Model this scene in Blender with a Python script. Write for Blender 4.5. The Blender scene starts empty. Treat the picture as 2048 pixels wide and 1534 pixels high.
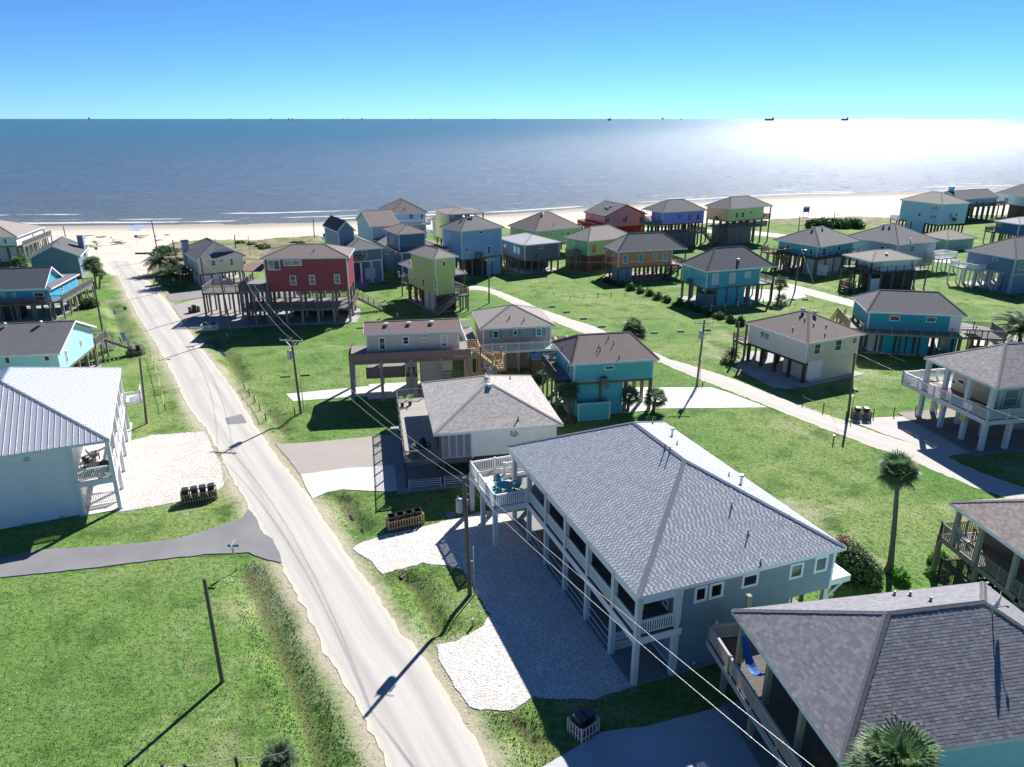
import bpy, bmesh, math, random
import numpy as np
from mathutils import Vector, Matrix
random.seed(7); rng = np.random.default_rng(7)
SC = bpy.context.scene; COL = SC.collection
R_ = math.radians
# ------------------------------------------------------------------ camera
FPX = 1470.0; CAMH = 30.0; TH = math.atan(530/FPX)
cam = bpy.data.cameras.new('camera'); co = bpy.data.objects.new('camera', cam); COL.objects.link(co)
cam.sensor_width = 36; cam.lens = 36*FPX/2048; cam.clip_start = .5; cam.clip_end = 90000
co.location = (0, 0, CAMH); co.rotation_euler = (math.pi/2-TH, 0, 0); SC.camera = co
# ------------------------------------------------------------------ light
SUN_AZ, SUN_EL = R_(24.3), R_(36.8)
W = bpy.data.worlds.new('World'); SC.world = W; W.use_nodes = True
wn = W.node_tree; bg = wn.nodes['Background']; sk = wn.nodes.new('ShaderNodeTexSky')
sk.sky_type = 'NISHITA'; sk.sun_disc = False; sk.sun_elevation = SUN_EL; sk.sun_rotation = SUN_AZ
sk.air_density = .6; sk.dust_density = 0.0; sk.ozone_density = 4.0; sk.altitude = 30
gm = wn.nodes.new('ShaderNodeGamma'); gm.inputs['Gamma'].default_value = 1.06          # deeper blue, the whole sky alike
s10 = wn.nodes.new('ShaderNodeVectorMath'); s10.operation = 'SCALE'; s10.inputs['Scale'].default_value = .1
u10 = wn.nodes.new('ShaderNodeVectorMath'); u10.operation = 'SCALE'; u10.inputs['Scale'].default_value = 10
wn.links.new(sk.outputs[0], s10.inputs[0]); wn.links.new(s10.outputs[0], gm.inputs[0]); wn.links.new(gm.outputs[0], u10.inputs[0]); tn = wn.nodes.new('ShaderNodeVectorMath'); tn.operation = 'MULTIPLY'; tn.inputs[1].default_value = (.41, .68, .90)
wn.links.new(u10.outputs[0], tn.inputs[0]); wn.links.new(tn.outputs[0], bg.inputs[0]); bg.inputs[1].default_value = .05
sl = bpy.data.lights.new('sun', 'SUN'); sl.energy = 3.15; sl.angle = R_(.53); sl.color = (1, .96, .9)
so = bpy.data.objects.new('sun', sl); COL.objects.link(so)
sd = Vector((math.sin(SUN_AZ)*math.cos(SUN_EL), math.cos(SUN_AZ)*math.cos(SUN_EL), math.sin(SUN_EL)))
so.rotation_euler = sd.to_track_quat('Z', 'Y').to_euler(); so.location = (0, 0, 60)
VS = SC.view_settings; VS.view_transform = 'Standard'; VS.look = 'None'; VS.gamma = 1; VS.exposure = 1.56
SC.display_settings.display_device = 'sRGB'
SC.render.resolution_x = 1024; SC.render.resolution_y = 767
# ------------------------------------------------------------------ measuring: pixel of the photograph -> point of the place
def ray(px, py):
    a = (px-1024)/FPX; b = (767-py)/FPX
    return Vector((a, math.cos(TH)+b*math.sin(TH), -math.sin(TH)+b*math.cos(TH)))
def G(px, py, z=0.0):
    d = ray(px, py); t = (z-CAMH)/d.z
    return Vector((d.x*t, d.y*t, z))
def zcol(x, y, py):
    b = (767-py)/FPX
    return CAMH+(-math.sin(TH)+b*math.cos(TH))*y/(math.cos(TH)+b*math.sin(TH))
def crop(x0, y0, s=4.0): return lambda x, y: (x0+x/s, y0+y/s)
cA = crop(0, 400); cB = crop(340, 380); cC = crop(700, 380); cD = crop(1130, 380); cE = crop(1536, 360)
cF = crop(0, 680); cG = crop(680, 600); cH = crop(1060, 600); cI = crop(1536, 640); cJ = crop(560, 880); cK = crop(1000, 1050)
cL = crop(400, 620, 4.096); cM = crop(0, 1034, 2.926); cN = crop(640, 1034, 2.926); cQ = crop(1348, 1034, 2.926); cR = crop(1400, 850, 3.156)
# ------------------------------------------------------------------ materials
MATS = {}
def newmat(name):
    m = bpy.data.materials.new(name); m.use_nodes = True; n = m.node_tree
    return m, n, n.nodes, n.links, n.nodes['Principled BSDF']
def node(n, t, **k):
    x = n.nodes.new(t)
    for a, v in k.items(): setattr(x, a, v)
    return x
def noise(n, co_, scale, detail=3, rough=.55):
    x = node(n, 'ShaderNodeTexNoise'); x.inputs['Scale'].default_value = scale; x.inputs['Detail'].default_value = detail
    x.inputs['Roughness'].default_value = rough
    if co_ is not None: n.links.new(co_, x.inputs['Vector'])
    return x.outputs['Fac']
def ramp(n, f, stops, interp='LINEAR'):
    x = node(n, 'ShaderNodeValToRGB'); cr = x.color_ramp; cr.interpolation = interp
    while len(cr.elements) < len(stops): cr.elements.new(.5)
    for e, (p, c) in zip(cr.elements, stops):
        e.position = p; e.color = (*c, 1) if len(c) == 3 else c
    n.links.new(f, x.inputs[0]); return x.outputs[0]
def mix(n, f, a, b, mode='MIX'):
    x = node(n, 'ShaderNodeMix', data_type='RGBA', blend_type=mode)
    for s, v in ((0, f), (6, a), (7, b)):
        if hasattr(v, 'links') or hasattr(v, 'is_linked'): n.links.new(v, x.inputs[s])
        else: x.inputs[s].default_value = v if s == 0 else ((*v, 1) if len(v) == 3 else v)
    return x.outputs[2]
def mth(n, op, a, b=0.0, c=None):
    x = node(n, 'ShaderNodeMath', operation=op)
    for i, v in enumerate((a, b) if c is None else (a, b, c)):
        if hasattr(v, 'is_linked'): n.links.new(v, x.inputs[i])
        else: x.inputs[i].default_value = v
    return x.outputs[0]
def bump(n, h, strength=.3, dist=.02, prev=None):
    x = node(n, 'ShaderNodeBump'); x.inputs['Strength'].default_value = strength; x.inputs['Distance'].default_value = dist
    n.links.new(h, x.inputs['Height'])
    if prev is not None: n.links.new(prev, x.inputs['Normal'])
    return x.outputs[0]
def coords(n, kind='Object'):
    return node(n, 'ShaderNodeTexCoord').outputs[kind]
def c3(c): return tuple(c)
def sc(c, k): return tuple(min(1, v*k) for v in c)
def paint(key, c, lap=0.0, rough=.55, dirt=.12):
    k = ('paint', key)
    if k in MATS: return MATS[k]
    m, n, N_, L_, b = newmat(key); oc = coords(n)
    f = noise(n, oc, 1.3, 4); f2 = noise(n, oc, 9, 3)
    col = mix(n, f, sc(c, 1-dirt), sc(c, 1+dirt*.8)); col = mix(n, mth(n, 'MULTIPLY', f2, .25), col, sc(c, .75))
    if lap:
        s = node(n, 'ShaderNodeSeparateXYZ'); L_.new(oc, s.inputs[0])
        fr = mth(n, 'FRACT', mth(n, 'MULTIPLY', s.outputs[2], 1/lap))
        L_.new(bump(n, fr, .9, .02), b.inputs['Normal'])
    else: L_.new(bump(n, f2, .15, .01), b.inputs['Normal'])
    L_.new(col, b.inputs['Base Color']); b.inputs['Roughness'].default_value = rough
    MATS[k] = m; return m
def siding(key, c): return paint(key, c, lap=.19)
def board_batten(key, c):
    k = ('bb', key)
    if k in MATS: return MATS[k]
    m, n, N_, L_, b = newmat(key); oc = coords(n); s = node(n, 'ShaderNodeSeparateXYZ'); L_.new(oc, s.inputs[0])
    a = mth(n, 'ADD', s.outputs[0], s.outputs[1]); q = mth(n, 'MULTIPLY', a, 5.5); fr = mth(n, 'FRACT', q); fl = mth(n, 'FLOOR', q)
    w = node(n, 'ShaderNodeTexWhiteNoise', noise_dimensions='1D'); L_.new(fl, w.inputs['W'])
    f = noise(n, oc, 3, 4)
    col = mix(n, w.outputs[0], sc(c, .7), sc(c, 1.3)); col = mix(n, f, col, sc(c, .8))
    col = mix(n, mth(n, 'LESS_THAN', fr, .08), col, sc(c, .25))
    L_.new(col, b.inputs['Base Color']); b.inputs['Roughness'].default_value = .8
    L_.new(bump(n, mth(n, 'GREATER_THAN', fr, .08), .8, .02), b.inputs['Normal']); MATS[k] = m; return m
def wood(key, c, var=.35):
    k = ('wood', key)
    if k in MATS: return MATS[k]
    m, n, N_, L_, b = newmat(key); oc = coords(n)
    oi = node(n, 'ShaderNodeObjectInfo')
    mp = node(n, 'ShaderNodeMapping'); L_.new(oc, mp.inputs[0]); mp.inputs['Scale'].default_value = (9, 9, 1.2)
    f = noise(n, mp.outputs[0], 1.5, 5, .65); f2 = noise(n, oc, .9, 2)
    col = mix(n, f, sc(c, 1-var), sc(c, 1+var)); col = mix(n, mth(n, 'MULTIPLY', f2, .5), col, sc(c, .7))
    col = mix(n, mth(n, 'MULTIPLY', oi.outputs['Random'], .35), col, sc(c, 1.35))
    L_.new(col, b.inputs['Base Color']); b.inputs['Roughness'].default_value = .85
    L_.new(bump(n, f, .3, .01), b.inputs['Normal']); MATS[k] = m; return m
def shingle(key, c, c2, mort=.35):
    k = ('sh', key)
    if k in MATS: return MATS[k]
    m, n, N_, L_, b = newmat(key); uv = coords(n, 'UV')
    br = node(n, 'ShaderNodeTexBrick', offset=.5); L_.new(uv, br.inputs['Vector']); br.inputs['Scale'].default_value = 1
    br.inputs['Brick Width'].default_value = .32; br.inputs['Row Height'].default_value = .15; br.inputs['Mortar Size'].default_value = .012
    br.inputs['Color1'].default_value = (*c, 1); br.inputs['Color2'].default_value = (*c2, 1); br.inputs['Mortar'].default_value = (*sc(c, mort), 1); br.inputs['Bias'].default_value = 0
    f = noise(n, uv, .35, 4); f2 = noise(n, uv, 14, 2)
    mpv = node(n, 'ShaderNodeMapping'); L_.new(uv, mpv.inputs[0]); mpv.inputs['Scale'].default_value = (1.6, .25, 1)
    st = noise(n, mpv.outputs[0], 1.2, 4)
    col = mix(n, mth(n, 'MULTIPLY', f, .5), br.outputs['Color'], sc(c, .7)); col = mix(n, mth(n, 'MULTIPLY', f2, .3), col, sc(c2, 1.25))
    col = mix(n, ramp(n, st, [(.5, (0, 0, 0)), (.75, (.35, .35, .35))]), col, sc(c, .62))
    L_.new(col, b.inputs['Base Color']); b.inputs['Roughness'].default_value = .9
    L_.new(bump(n, br.outputs['Fac'], -.6, .01, bump(n, f2, .3, .006)), b.inputs['Normal']); MATS[k] = m; return m
def tabs_mat(key, stops):
    m, n, N_, L_, b = newmat(key); at = node(n, 'ShaderNodeAttribute', attribute_name='tint')
    oc = coords(n); f = noise(n, oc, 20, 2); f3 = noise(n, oc, .5, 3)
    col = ramp(n, at.outputs['Fac'], stops); col = mix(n, mth(n, 'MULTIPLY', f, .4), col, sc(stops[0][1], .8)); col = mix(n, mth(n, 'MULTIPLY', f3, .4), col, stops[1][1])
    L_.new(col, b.inputs['Base Color']); b.inputs['Roughness'].default_value = .88; L_.new(bump(n, f, .3, .006), b.inputs['Normal']); return m
def simple(key, c, rough=.5, metal=0.0, spec=.5):
    k = ('s', key)
    if k in MATS: return MATS[k]
    m, n, N_, L_, b = newmat(key); f = noise(n, coords(n), 6, 3)
    L_.new(mix(n, f, sc(c, .82), sc(c, 1.15)), b.inputs['Base Color']); b.inputs['Roughness'].default_value = rough; b.inputs['Metallic'].default_value = metal
    b.inputs['Specular IOR Level'].default_value = spec; MATS[k] = m; return m
def glassmat():
    m, n, N_, L_, b = newmat('window_glass'); oi = node(n, 'ShaderNodeObjectInfo')
    L_.new(ramp(n, oi.outputs['Random'], [(0, (.012, .02, .03)), (.6, (.03, .045, .06)), (.8, (.16, .18, .2)), (1, (.3, .32, .33))]), b.inputs['Base Color'])
    b.inputs['Roughness'].default_value = .06; b.inputs['Specular IOR Level'].default_value = .8; return m
GLASS = glassmat()
WHITE = paint('white_trim', (.78, .79, .8)); GREYT = paint('grey_trim', (.45, .48, .52)); DARK = simple('dark_void', (.02, .02, .022), .9)
CONC = None
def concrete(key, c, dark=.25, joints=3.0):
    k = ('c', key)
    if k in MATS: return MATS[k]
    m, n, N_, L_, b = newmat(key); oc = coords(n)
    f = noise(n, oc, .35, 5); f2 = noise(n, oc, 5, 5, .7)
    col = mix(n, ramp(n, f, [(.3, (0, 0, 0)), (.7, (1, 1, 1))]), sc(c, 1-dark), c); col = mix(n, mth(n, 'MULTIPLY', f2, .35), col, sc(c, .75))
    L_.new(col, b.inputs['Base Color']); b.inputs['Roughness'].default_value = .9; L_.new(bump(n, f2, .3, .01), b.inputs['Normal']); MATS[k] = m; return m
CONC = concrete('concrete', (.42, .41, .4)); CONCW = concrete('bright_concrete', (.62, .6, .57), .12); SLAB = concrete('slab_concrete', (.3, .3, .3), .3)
PILE = wood('weathered_piling', (.17, .145, .12)); DECKW = wood('grey_deck_wood', (.2, .19, .18)); BROWNW = wood('brown_deck_wood', (.17, .1, .075)); TANW = wood('new_tan_wood', (.42, .29, .17)); POLEW = wood('pole_wood', (.13, .1, .08)); DARKW = wood('dark_timber', (.055, .05, .045))
METAL = simple('galvanised_metal', (.5, .52, .54), .35, .8); BLACK = simple('black_plastic', (.015, .015, .017), .4); ACM = simple('ac_casing', (.25, .26, .26), .5)
# ------------------------------------------------------------------ mesh building
class MB:
    def __init__(s): s.v = []; s.f = []; s.uv = None; s.mi = []
    def poly(s, pts, m=0):
        k = len(s.v); s.v += [tuple(p) for p in pts]; s.f.append(tuple(range(k, k+len(pts)))); s.mi.append(m); return s
    def hexa(s, p, m=0):
        k = len(s.v); s.v += [tuple(q) for q in p]
        for f in ((0, 3, 2, 1), (4, 5, 6, 7), (0, 1, 5, 4), (1, 2, 6, 5), (2, 3, 7, 6), (3, 0, 4, 7)): s.f.append(tuple(k+i for i in f)); s.mi.append(m)
        return s
    def box(s, x0, y0, z0, x1, y1, z1, m=0):
        if x0 > x1: x0, x1 = x1, x0
        if y0 > y1: y0, y1 = y1, y0
        if z0 > z1: z0, z1 = z1, z0
        return s.hexa([(x0, y0, z0), (x1, y0, z0), (x1, y1, z0), (x0, y1, z0), (x0, y0, z1), (x1, y0, z1), (x1, y1, z1), (x0, y1, z1)], m)
    def beam(s, p, q, w, h, m=0):
        p = Vector(p); q = Vector(q); d = (q-p).normalized(); up = Vector((0, 0, 1)) if abs(d.z) < .95 else Vector((0, 1, 0))
        a = d.cross(up).normalized()*w/2; b = a.cross(d).normalized()*h/2
        return s.hexa([p-a-b, q-a-b, q+a-b, p+a-b, p-a+b, q-a+b, q+a+b, p+a+b], m)
    def tube(s, p, q, r0, r1=None, n=8, m=0, cap=True):
        r1 = r0 if r1 is None else r1; p = Vector(p); q = Vector(q); d = (q-p).normalized()
        a = d.orthogonal().normalized(); b = d.cross(a); k = len(s.v)
        for c, r in ((p, r0), (q, r1)):
            for i in range(n):
                t = 2*math.pi*i/n; s.v.append(tuple(c+a*math.cos(t)*r+b*math.sin(t)*r))
        for i in range(n): s.f.append((k+i, k+(i+1) % n, k+n+(i+1) % n, k+n+i)); s.mi.append(m)
        if cap: s.f.append(tuple(k+n+i for i in range(n))); s.mi.append(m); s.f.append(tuple(k+n-1-i for i in range(n))); s.mi.append(m)
        return s
    def path(s, pts, rs, n=7):
        pts = [Vector(p) for p in pts]
        if not hasattr(rs, '__len__'): rs = [rs]*len(pts)
        k = len(s.v)
        for j, p in enumerate(pts):
            d = (pts[min(j+1, len(pts)-1)]-pts[max(j-1, 0)]).normalized(); ref = Vector((1, 0, 0)) if abs(d.x) < .8 else Vector((0, 1, 0))
            a = d.cross(ref).normalized(); b = d.cross(a)
            for i in range(n):
                t = 2*math.pi*i/n; s.v.append(tuple(p+(a*math.cos(t)+b*math.sin(t))*rs[j]))
        for j in range(len(pts)-1):
            for i in range(n): s.f.append((k+j*n+i, k+j*n+(i+1) % n, k+(j+1)*n+(i+1) % n, k+(j+1)*n+i)); s.mi.append(0)
        s.f.append(tuple(k+(len(pts)-1)*n+i for i in range(n))); s.mi.append(0); return s
    def mesh(s, name, mats, smooth=False):
        me = bpy.data.meshes.new(name); me.from_pydata(s.v, [], s.f)
        for m in (mats if isinstance(mats, (list, tuple)) else [mats]): me.materials.append(m)
        if any(s.mi): me.polygons.foreach_set('material_index', s.mi)
        if smooth: me.polygons.foreach_set('use_smooth', [True]*len(s.f))
        me.update(); return me
    def build(s, name, mats, parent=None, loc=(0, 0, 0), rz=0.0, smooth=False):
        return link(name, s.mesh(name, mats, smooth), parent, loc, rz)
def link(name, me, parent=None, loc=(0, 0, 0), rz=0.0):
    o = bpy.data.objects.new(name, me); COL.objects.link(o); o.location = loc; o.rotation_euler[2] = rz
    if parent is not None: o.parent = parent
    return o
def tag(o, label=None, cat=None, group=None, kind=None):
    if label: o['label'] = label
    if cat: o['category'] = cat
    if group: o['group'] = group
    if kind: o['kind'] = kind
    return o
def thing(name, label, cat, loc, rz=0.0, group=None):
    o = bpy.data.objects.new(name, None); COL.objects.link(o); o.location = loc; o.rotation_euler[2] = rz; o.empty_display_size = .3
    return tag(o, label, cat, group)
def dup(root, loc, rz, label):
    r = root.copy(); COL.objects.link(r); r.location = loc; r.rotation_euler[2] = rz; r['label'] = label
    for ch in root.children:
        c = ch.copy(); COL.objects.link(c); c.parent = r
        for g in ch.children:
            d = g.copy(); COL.objects.link(d); d.parent = c
    return r
CACHE = {}
def cached(key, fn):
    if key not in CACHE: CACHE[key] = fn()
    return CACHE[key]
def np_mesh(name, v, f, mat, attr=None):
    me = bpy.data.meshes.new(name); v = np.asarray(v, np.float32); f = np.asarray(f, np.int32)
    me.vertices.add(len(v)); me.vertices.foreach_set('co', v.ravel()); k = f.shape[1]
    me.loops.add(f.size); me.loops.foreach_set('vertex_index', f.ravel()); me.polygons.add(len(f))
    me.polygons.foreach_set('loop_start', np.arange(0, f.size, k, dtype=np.int32)); me.polygons.foreach_set('loop_total', np.full(len(f), k, np.int32))
    me.update(); me.validate()
    if attr is not None:
        for nm, a in attr.items():
            if a.ndim == 1:
                t = me.attributes.new(nm, 'FLOAT', 'POINT'); t.data.foreach_set('value', a.astype(np.float32))
            else:
                t = me.color_attributes.new(nm, 'FLOAT_COLOR', 'POINT'); t.data.foreach_set('color', a.astype(np.float32).ravel())
    me.materials.append(mat); return me
# ------------------------------------------------------------------ ground, beach, sea
def pw(pts): return [G(*p) for p in pts]
SHORE_PX = [(0, 446), (550, 440), (700, 435), (1024, 421), (1250, 405), (1560, 388), (1824, 381), (2048, 376)]
SH = pw(SHORE_PX); shx = np.array([p.x for p in SH]); shy = np.array([p.y for p in SH])
def yshore(x):
    x = np.asarray(x, float); y = np.interp(x, shx, shy)
    y = np.where(x < shx[0], shy[0]+(x-shx[0])*.12, y); return np.where(x > shx[-1], shy[-1]+(x-shx[-1])*.22, y)
def poly_dist(P, line):
    d = np.full(len(P), 1e9)
    for a, b in zip(line[:-1], line[1:]):
        a = np.array(a[:2]); b = np.array(b[:2]); ab = b-a; t = np.clip(((P-a)@ab)/(ab@ab), 0, 1)
        d = np.minimum(d, np.hypot(*(P-a-t[:, None]*ab).T))
    return d
def in_poly(P, poly):
    x, y = P.T; r = np.zeros(len(P), bool); n = len(poly)
    for i in range(n):
        x1, y1 = poly[i][:2]; x2, y2 = poly[(i+1) % n][:2]
        if y1 == y2: continue
        c = ((y1 > y) != (y2 > y)) & (x < (x2-x1)*(y-y1)/(y2-y1)+x1); r ^= c
    return r
def sstep(x, a, b):
    t = np.clip((x-a)/(b-a), 0, 1); return t*t*(3-2*t)
def vnoise(P, s, seed=0):
    q = P/s; i = np.floor(q).astype(int); f = q-i; f = f*f*(3-2*f)
    def h(a, b): return (np.sin(a*127.1+b*311.7+seed*74.7)*43758.5453) % 1.0
    a = h(i[:, 0], i[:, 1]); b = h(i[:, 0]+1, i[:, 1]); c = h(i[:, 0], i[:, 1]+1); d = h(i[:, 0]+1, i[:, 1]+1)
    return (a*(1-f[:, 0])+b*f[:, 0])*(1-f[:, 1])+(c*(1-f[:, 0])+d*f[:, 0])*f[:, 1]
DITCH = [([cM(1440, 330), cM(1500, 430), cM(1560, 580), cM(1640, 780), cM(1720, 960), cM(1800, 1180), cM(1870, 1400), (670, 1600)], .5, .9),
         ([cB(360, 1180), cL(160, 300), cL(250, 400), cL(340, 560)], .55, .9), ([cL(560, 830), cL(620, 880), cL(700, 1000)], .4, .8),
         ([cJ(470, 440), cJ(560, 590), cJ(660, 700)], .5, .8), ([cN(480, 330), cN(580, 420), cN(640, 560), cN(700, 660)], .55, .8),
         ([cN(1110, 1150), cN(1250, 1300), cN(1350, 1420)], .45, .8), ([cA(870, 820), cA(920, 880), cA(940, 960), cA(980, 1050), cA(1000, 1110)], .45, .9)]
DITCHW = [([G(*p) for p in l], d, w) for l, d, w in DITCH]
ROAD_L = pw([(215, 522), (230, 540), (253, 590), (275, 630), (300, 673), (333, 725), (376, 813), (415, 862), (440, 908), (463, 955), (497, 1015), (535, 1080), (575, 1155), (612, 1225), (649, 1307), (674, 1342), (719, 1420), (775, 1534), (850, 1700)])
ROAD_R = pw([(262, 522), (270, 537), (290, 555), (310, 577), (335, 604), (363, 642), (401, 695), (436, 738), (470, 785), (512, 854), (556, 915), (622, 1000), (684, 1092), (742, 1171), (804, 1266), (859, 1328), (913, 1420), (980, 1534), (1080, 1700)])
SAND = pw([(-900, 470), (-300, 478), (60, 478), (125, 492), (150, 505), (185, 522), (205, 545), (228, 548), (268, 545), (300, 548), (306, 520), (318, 498), (350, 484), (420, 478), (520, 480), (640, 468), (860, 458), (1000, 456), (1180, 452), (1400, 447), (1540, 441), (1600, 437), (1700, 440), (1810, 437), (1890, 432), (2100, 425), (2900, 400), (4200, 300), (4200, 262), (-1500, 262)])
DUNE = pw([(300, 545), (306, 500), (350, 484), (480, 484), (640, 470), (645, 500), (600, 520), (480, 540), (380, 560), (330, 560)])
DUNE2 = pw([(1540, 438), (1700, 434), (1830, 436), (1900, 440), (1830, 452), (1700, 452), (1560, 450)])
DRY = [pw([(1500, 1010), (1640, 1000), (1760, 1090), (1760, 1150), (1640, 1130)]), pw([(1700, 745), (1800, 735), (1810, 760), (1720, 770)]), pw([(1420, 640), (1500, 700), (1480, 760), (1400, 700)]), pw([(200, 600), (300, 600), (330, 690), (230, 700)])]
def terrain(P):
    z = (vnoise(P, 7, 1)-.5)*.12+(vnoise(P, 2.3, 2)-.5)*.03
    for l, dep, w in DITCHW: z -= dep*np.exp(-(poly_dist(P, l)/w)**2)
    fl = np.zeros(len(P))
    for poly in SHEETS:
        q = np.array([p[:2] for p in poly]); lo, hi = q.min(0)-1.6, q.max(0)+1.6; m = np.where(((P > lo) & (P < hi)).all(1))[0]
        if not len(m): continue
        S_ = P[m]; d = poly_dist(S_, list(q)+[q[0]]); d[in_poly(S_, q)] = 0; fl[m] = np.maximum(fl[m], 1-sstep(d, .25, 1.5))
    z = z*(1-fl)-.012*fl
    ds = yshore(P[:, 0])-P[:, 1]
    z += np.where(ds < 60, (vnoise(P, 6, 5)-.5)*.25*sstep(ds, 12, 45), 0)
    d2 = in_poly(P, DUNE) | in_poly(P, DUNE2); z += np.where(d2, .35*vnoise(P, 3, 8), 0)
    z -= .55*sstep(-ds, -22, 2)+1.5*sstep(-ds, 0, 60); return z
def make_ground():
    xs = np.concatenate([-np.geomspace(9000, 92, 22), np.arange(-90, 60, .42), np.arange(60, 150, .9), np.geomspace(151, 9000, 26)])
    ys = np.concatenate([[-400, -60, 0, 12], np.arange(18, 75, .36), np.arange(75, 140, .6), np.arange(140, 360, 1.3), [380, 450, 700]])
    X, Y = np.meshgrid(xs, ys); P = np.stack([X.ravel(), Y.ravel()], 1); Z = terrain(P)
    nx, ny = len(xs), len(ys); i = np.arange(nx*ny).reshape(ny, nx)
    F = np.stack([i[:-1, :-1].ravel(), i[:-1, 1:].ravel(), i[1:, 1:].ravel(), i[1:, :-1].ravel()], 1)
    J = P+np.stack([vnoise(P, 2.5, 11)-.5, vnoise(P, 2.5, 12)-.5], 1)*2.2
    ds = yshore(P[:, 0])-P[:, 1]
    sand = in_poly(J, SAND).astype(float)
    for lim in (7.0,): sand = np.maximum(sand, (ds < 40) & (J[:, 1] > 140))
    road = np.concatenate([np.array([p[:2] for p in ROAD_L]), np.array([p[:2] for p in ROAD_R])[::-1]])
    dr = np.minimum(poly_dist(P, ROAD_L), poly_dist(P, ROAD_R)); dr[in_poly(P, road)] = 0
    verge = np.clip(1.15-dr/(0.5+1.1*vnoise(P, 4, 21)), 0, 1)
    verge = np.maximum(verge, .55*np.clip(1-dr/(1.2+2.5*vnoise(P, 6, 22)), 0, 1))
    for p in DRY: verge = np.maximum(verge, in_poly(J, p)*.45*vnoise(P, 3, 4))
    dit = np.zeros(len(P))
    for l, dep, w in DITCHW: dit = np.maximum(dit, np.exp(-(poly_dist(P, l)/(w*.55))**2))
    dune = (in_poly(J, DUNE) | in_poly(J, DUNE2)).astype(float)
    wet = sstep(-ds, -26, -8)*sand
    me = np_mesh('ground', np.stack([P[:, 0], P[:, 1], Z], 1), F, M_GROUND, {'mask': np.stack([sand, verge, dit, np.ones(len(P))], 1), 'mask2': np.stack([dune, wet, np.zeros(len(P)), np.ones(len(P))], 1)})
    me.polygons.foreach_set('use_smooth', [True]*len(F)); tag(link('ground', me), kind='structure')
def ground_mat():
    m, n, N_, L_, b = newmat('grass_and_sand'); g = node(n, 'ShaderNodeNewGeometry').outputs['Position']
    a1 = node(n, 'ShaderNodeAttribute', attribute_name='mask'); a2 = node(n, 'ShaderNodeAttribute', attribute_name='mask2')
    s1 = node(n, 'ShaderNodeSeparateColor'); L_.new(a1.outputs['Color'], s1.inputs[0]); s2 = node(n, 'ShaderNodeSeparateColor'); L_.new(a2.outputs['Color'], s2.inputs[0])
    big = noise(n, g, .045, 4, .6); mid = noise(n, g, .33, 5, .65); fine = noise(n, g, 2.6, 5, .75); tiny = noise(n, g, 9, 4, .8)
    fib = node(n, 'ShaderNodeMapping'); L_.new(g, fib.inputs[0]); fib.inputs['Rotation'].default_value = (0, 0, .5); fib.inputs['Scale'].default_value = (1, 3.2, 1); fb = noise(n, fib.outputs[0], 2.2, 5, .75)
    gr = ramp(n, big, [(.3, (.10, .22, .045)), (.45, (.16, .29, .065)), (.6, (.24, .33, .10)), (.74, (.32, .34, .16))])
    gr = mix(n, ramp(n, mid, [(.36, (1, 1, 1)), (.5, (0, 0, 0))]), gr, (.075, .16, .03))
    gr = mix(n, ramp(n, mid, [(.56, (0, 0, 0)), (.74, (.8, .8, .8))]), gr, (.26, .33, .18))
    gr = mix(n, ramp(n, fine, [(.38, (.75, .75, .75)), (.55, (0, 0, 0))]), gr, (.05, .105, .02))
    gr = mix(n, ramp(n, fb, [(.5, (0, 0, 0)), (.68, (.7, .7, .7))]), gr, (.23, .29, .13))
    gr = mix(n, ramp(n, tiny, [(.35, (.6, .6, .6)), (.5, (0, 0, 0))]), gr, (.035, .075, .015))
    edge = mth(n, 'ADD', mid, mth(n, 'MULTIPLY', fine, .6))
    patch = noise(n, g, .09, 5, .7); gr = mix(n, ramp(n, patch, [(.56, (0, 0, 0)), (.68, (.65, .65, .65))]), gr, mix(n, fine, (.28, .30, .14), (.38, .39, .22)))
    lush = noise(n, g, .06, 4, .6); gr = mix(n, ramp(n, lush, [(.3, (.7, .7, .7)), (.42, (0, 0, 0))]), gr, mix(n, fine, (.05, .15, .02), (.09, .22, .035)))
    def msk(src, lo, hi, k=.7):
        return ramp(n, mth(n, 'ADD', src, mth(n, 'MULTIPLY', mth(n, 'SUBTRACT', edge, .8), k)), [(lo, (0, 0, 0)), (hi, (1, 1, 1))])
    dirt = mix(n, fine, (.36, .33, .24), (.52, .47, .36))
    col = mix(n, msk(s1.outputs[1], .12, .9, 1.0), gr, dirt)
    dcol = mix(n, fine, (.07, .08, .03), (.2, .18, .09)); col = mix(n, mth(n, 'MULTIPLY', msk(s1.outputs[2], .3, .9, 1.2), .75), col, dcol)
    sv = node(n, 'ShaderNodeMapping'); L_.new(g, sv.inputs[0]); sv.inputs['Rotation'].default_value = (0, 0, -.3); sv.inputs['Scale'].default_value = (.25, 1.6, 1)
    str_ = noise(n, sv.outputs[0], .3, 5, .7)
    sand = mix(n, mid, (.56, .51, .43), (.70, .65, .57)); sand = mix(n, ramp(n, str_, [(.45, (0, 0, 0)), (.7, (.6, .6, .6))]), sand, (.48, .43, .35))
    sand = mix(n, ramp(n, fine, [(.3, (.5, .5, .5)), (.42, (0, 0, 0))]), sand, (.25, .2, .13))
    sand = mix(n, s2.outputs[1], sand, (.36, .32, .27))
    col = mix(n, msk(s1.outputs[0], .45, .55, .5), col, sand)
    du = mix(n, ramp(n, mid, [(.4, (0, 0, 0)), (.6, (1, 1, 1))]), mix(n, fine, (.06, .09, .03), (.2, .2, .09)), mix(n, fine, (.22, .18, .11), (.42, .36, .26))); col = mix(n, mth(n, 'MULTIPLY', msk(s2.outputs[0], .45, .6, 1.4), .9), col, du)
    L_.new(col, b.inputs['Base Color']); b.inputs['Roughness'].default_value = .95; b.inputs['Specular IOR Level'].default_value = .15
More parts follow.
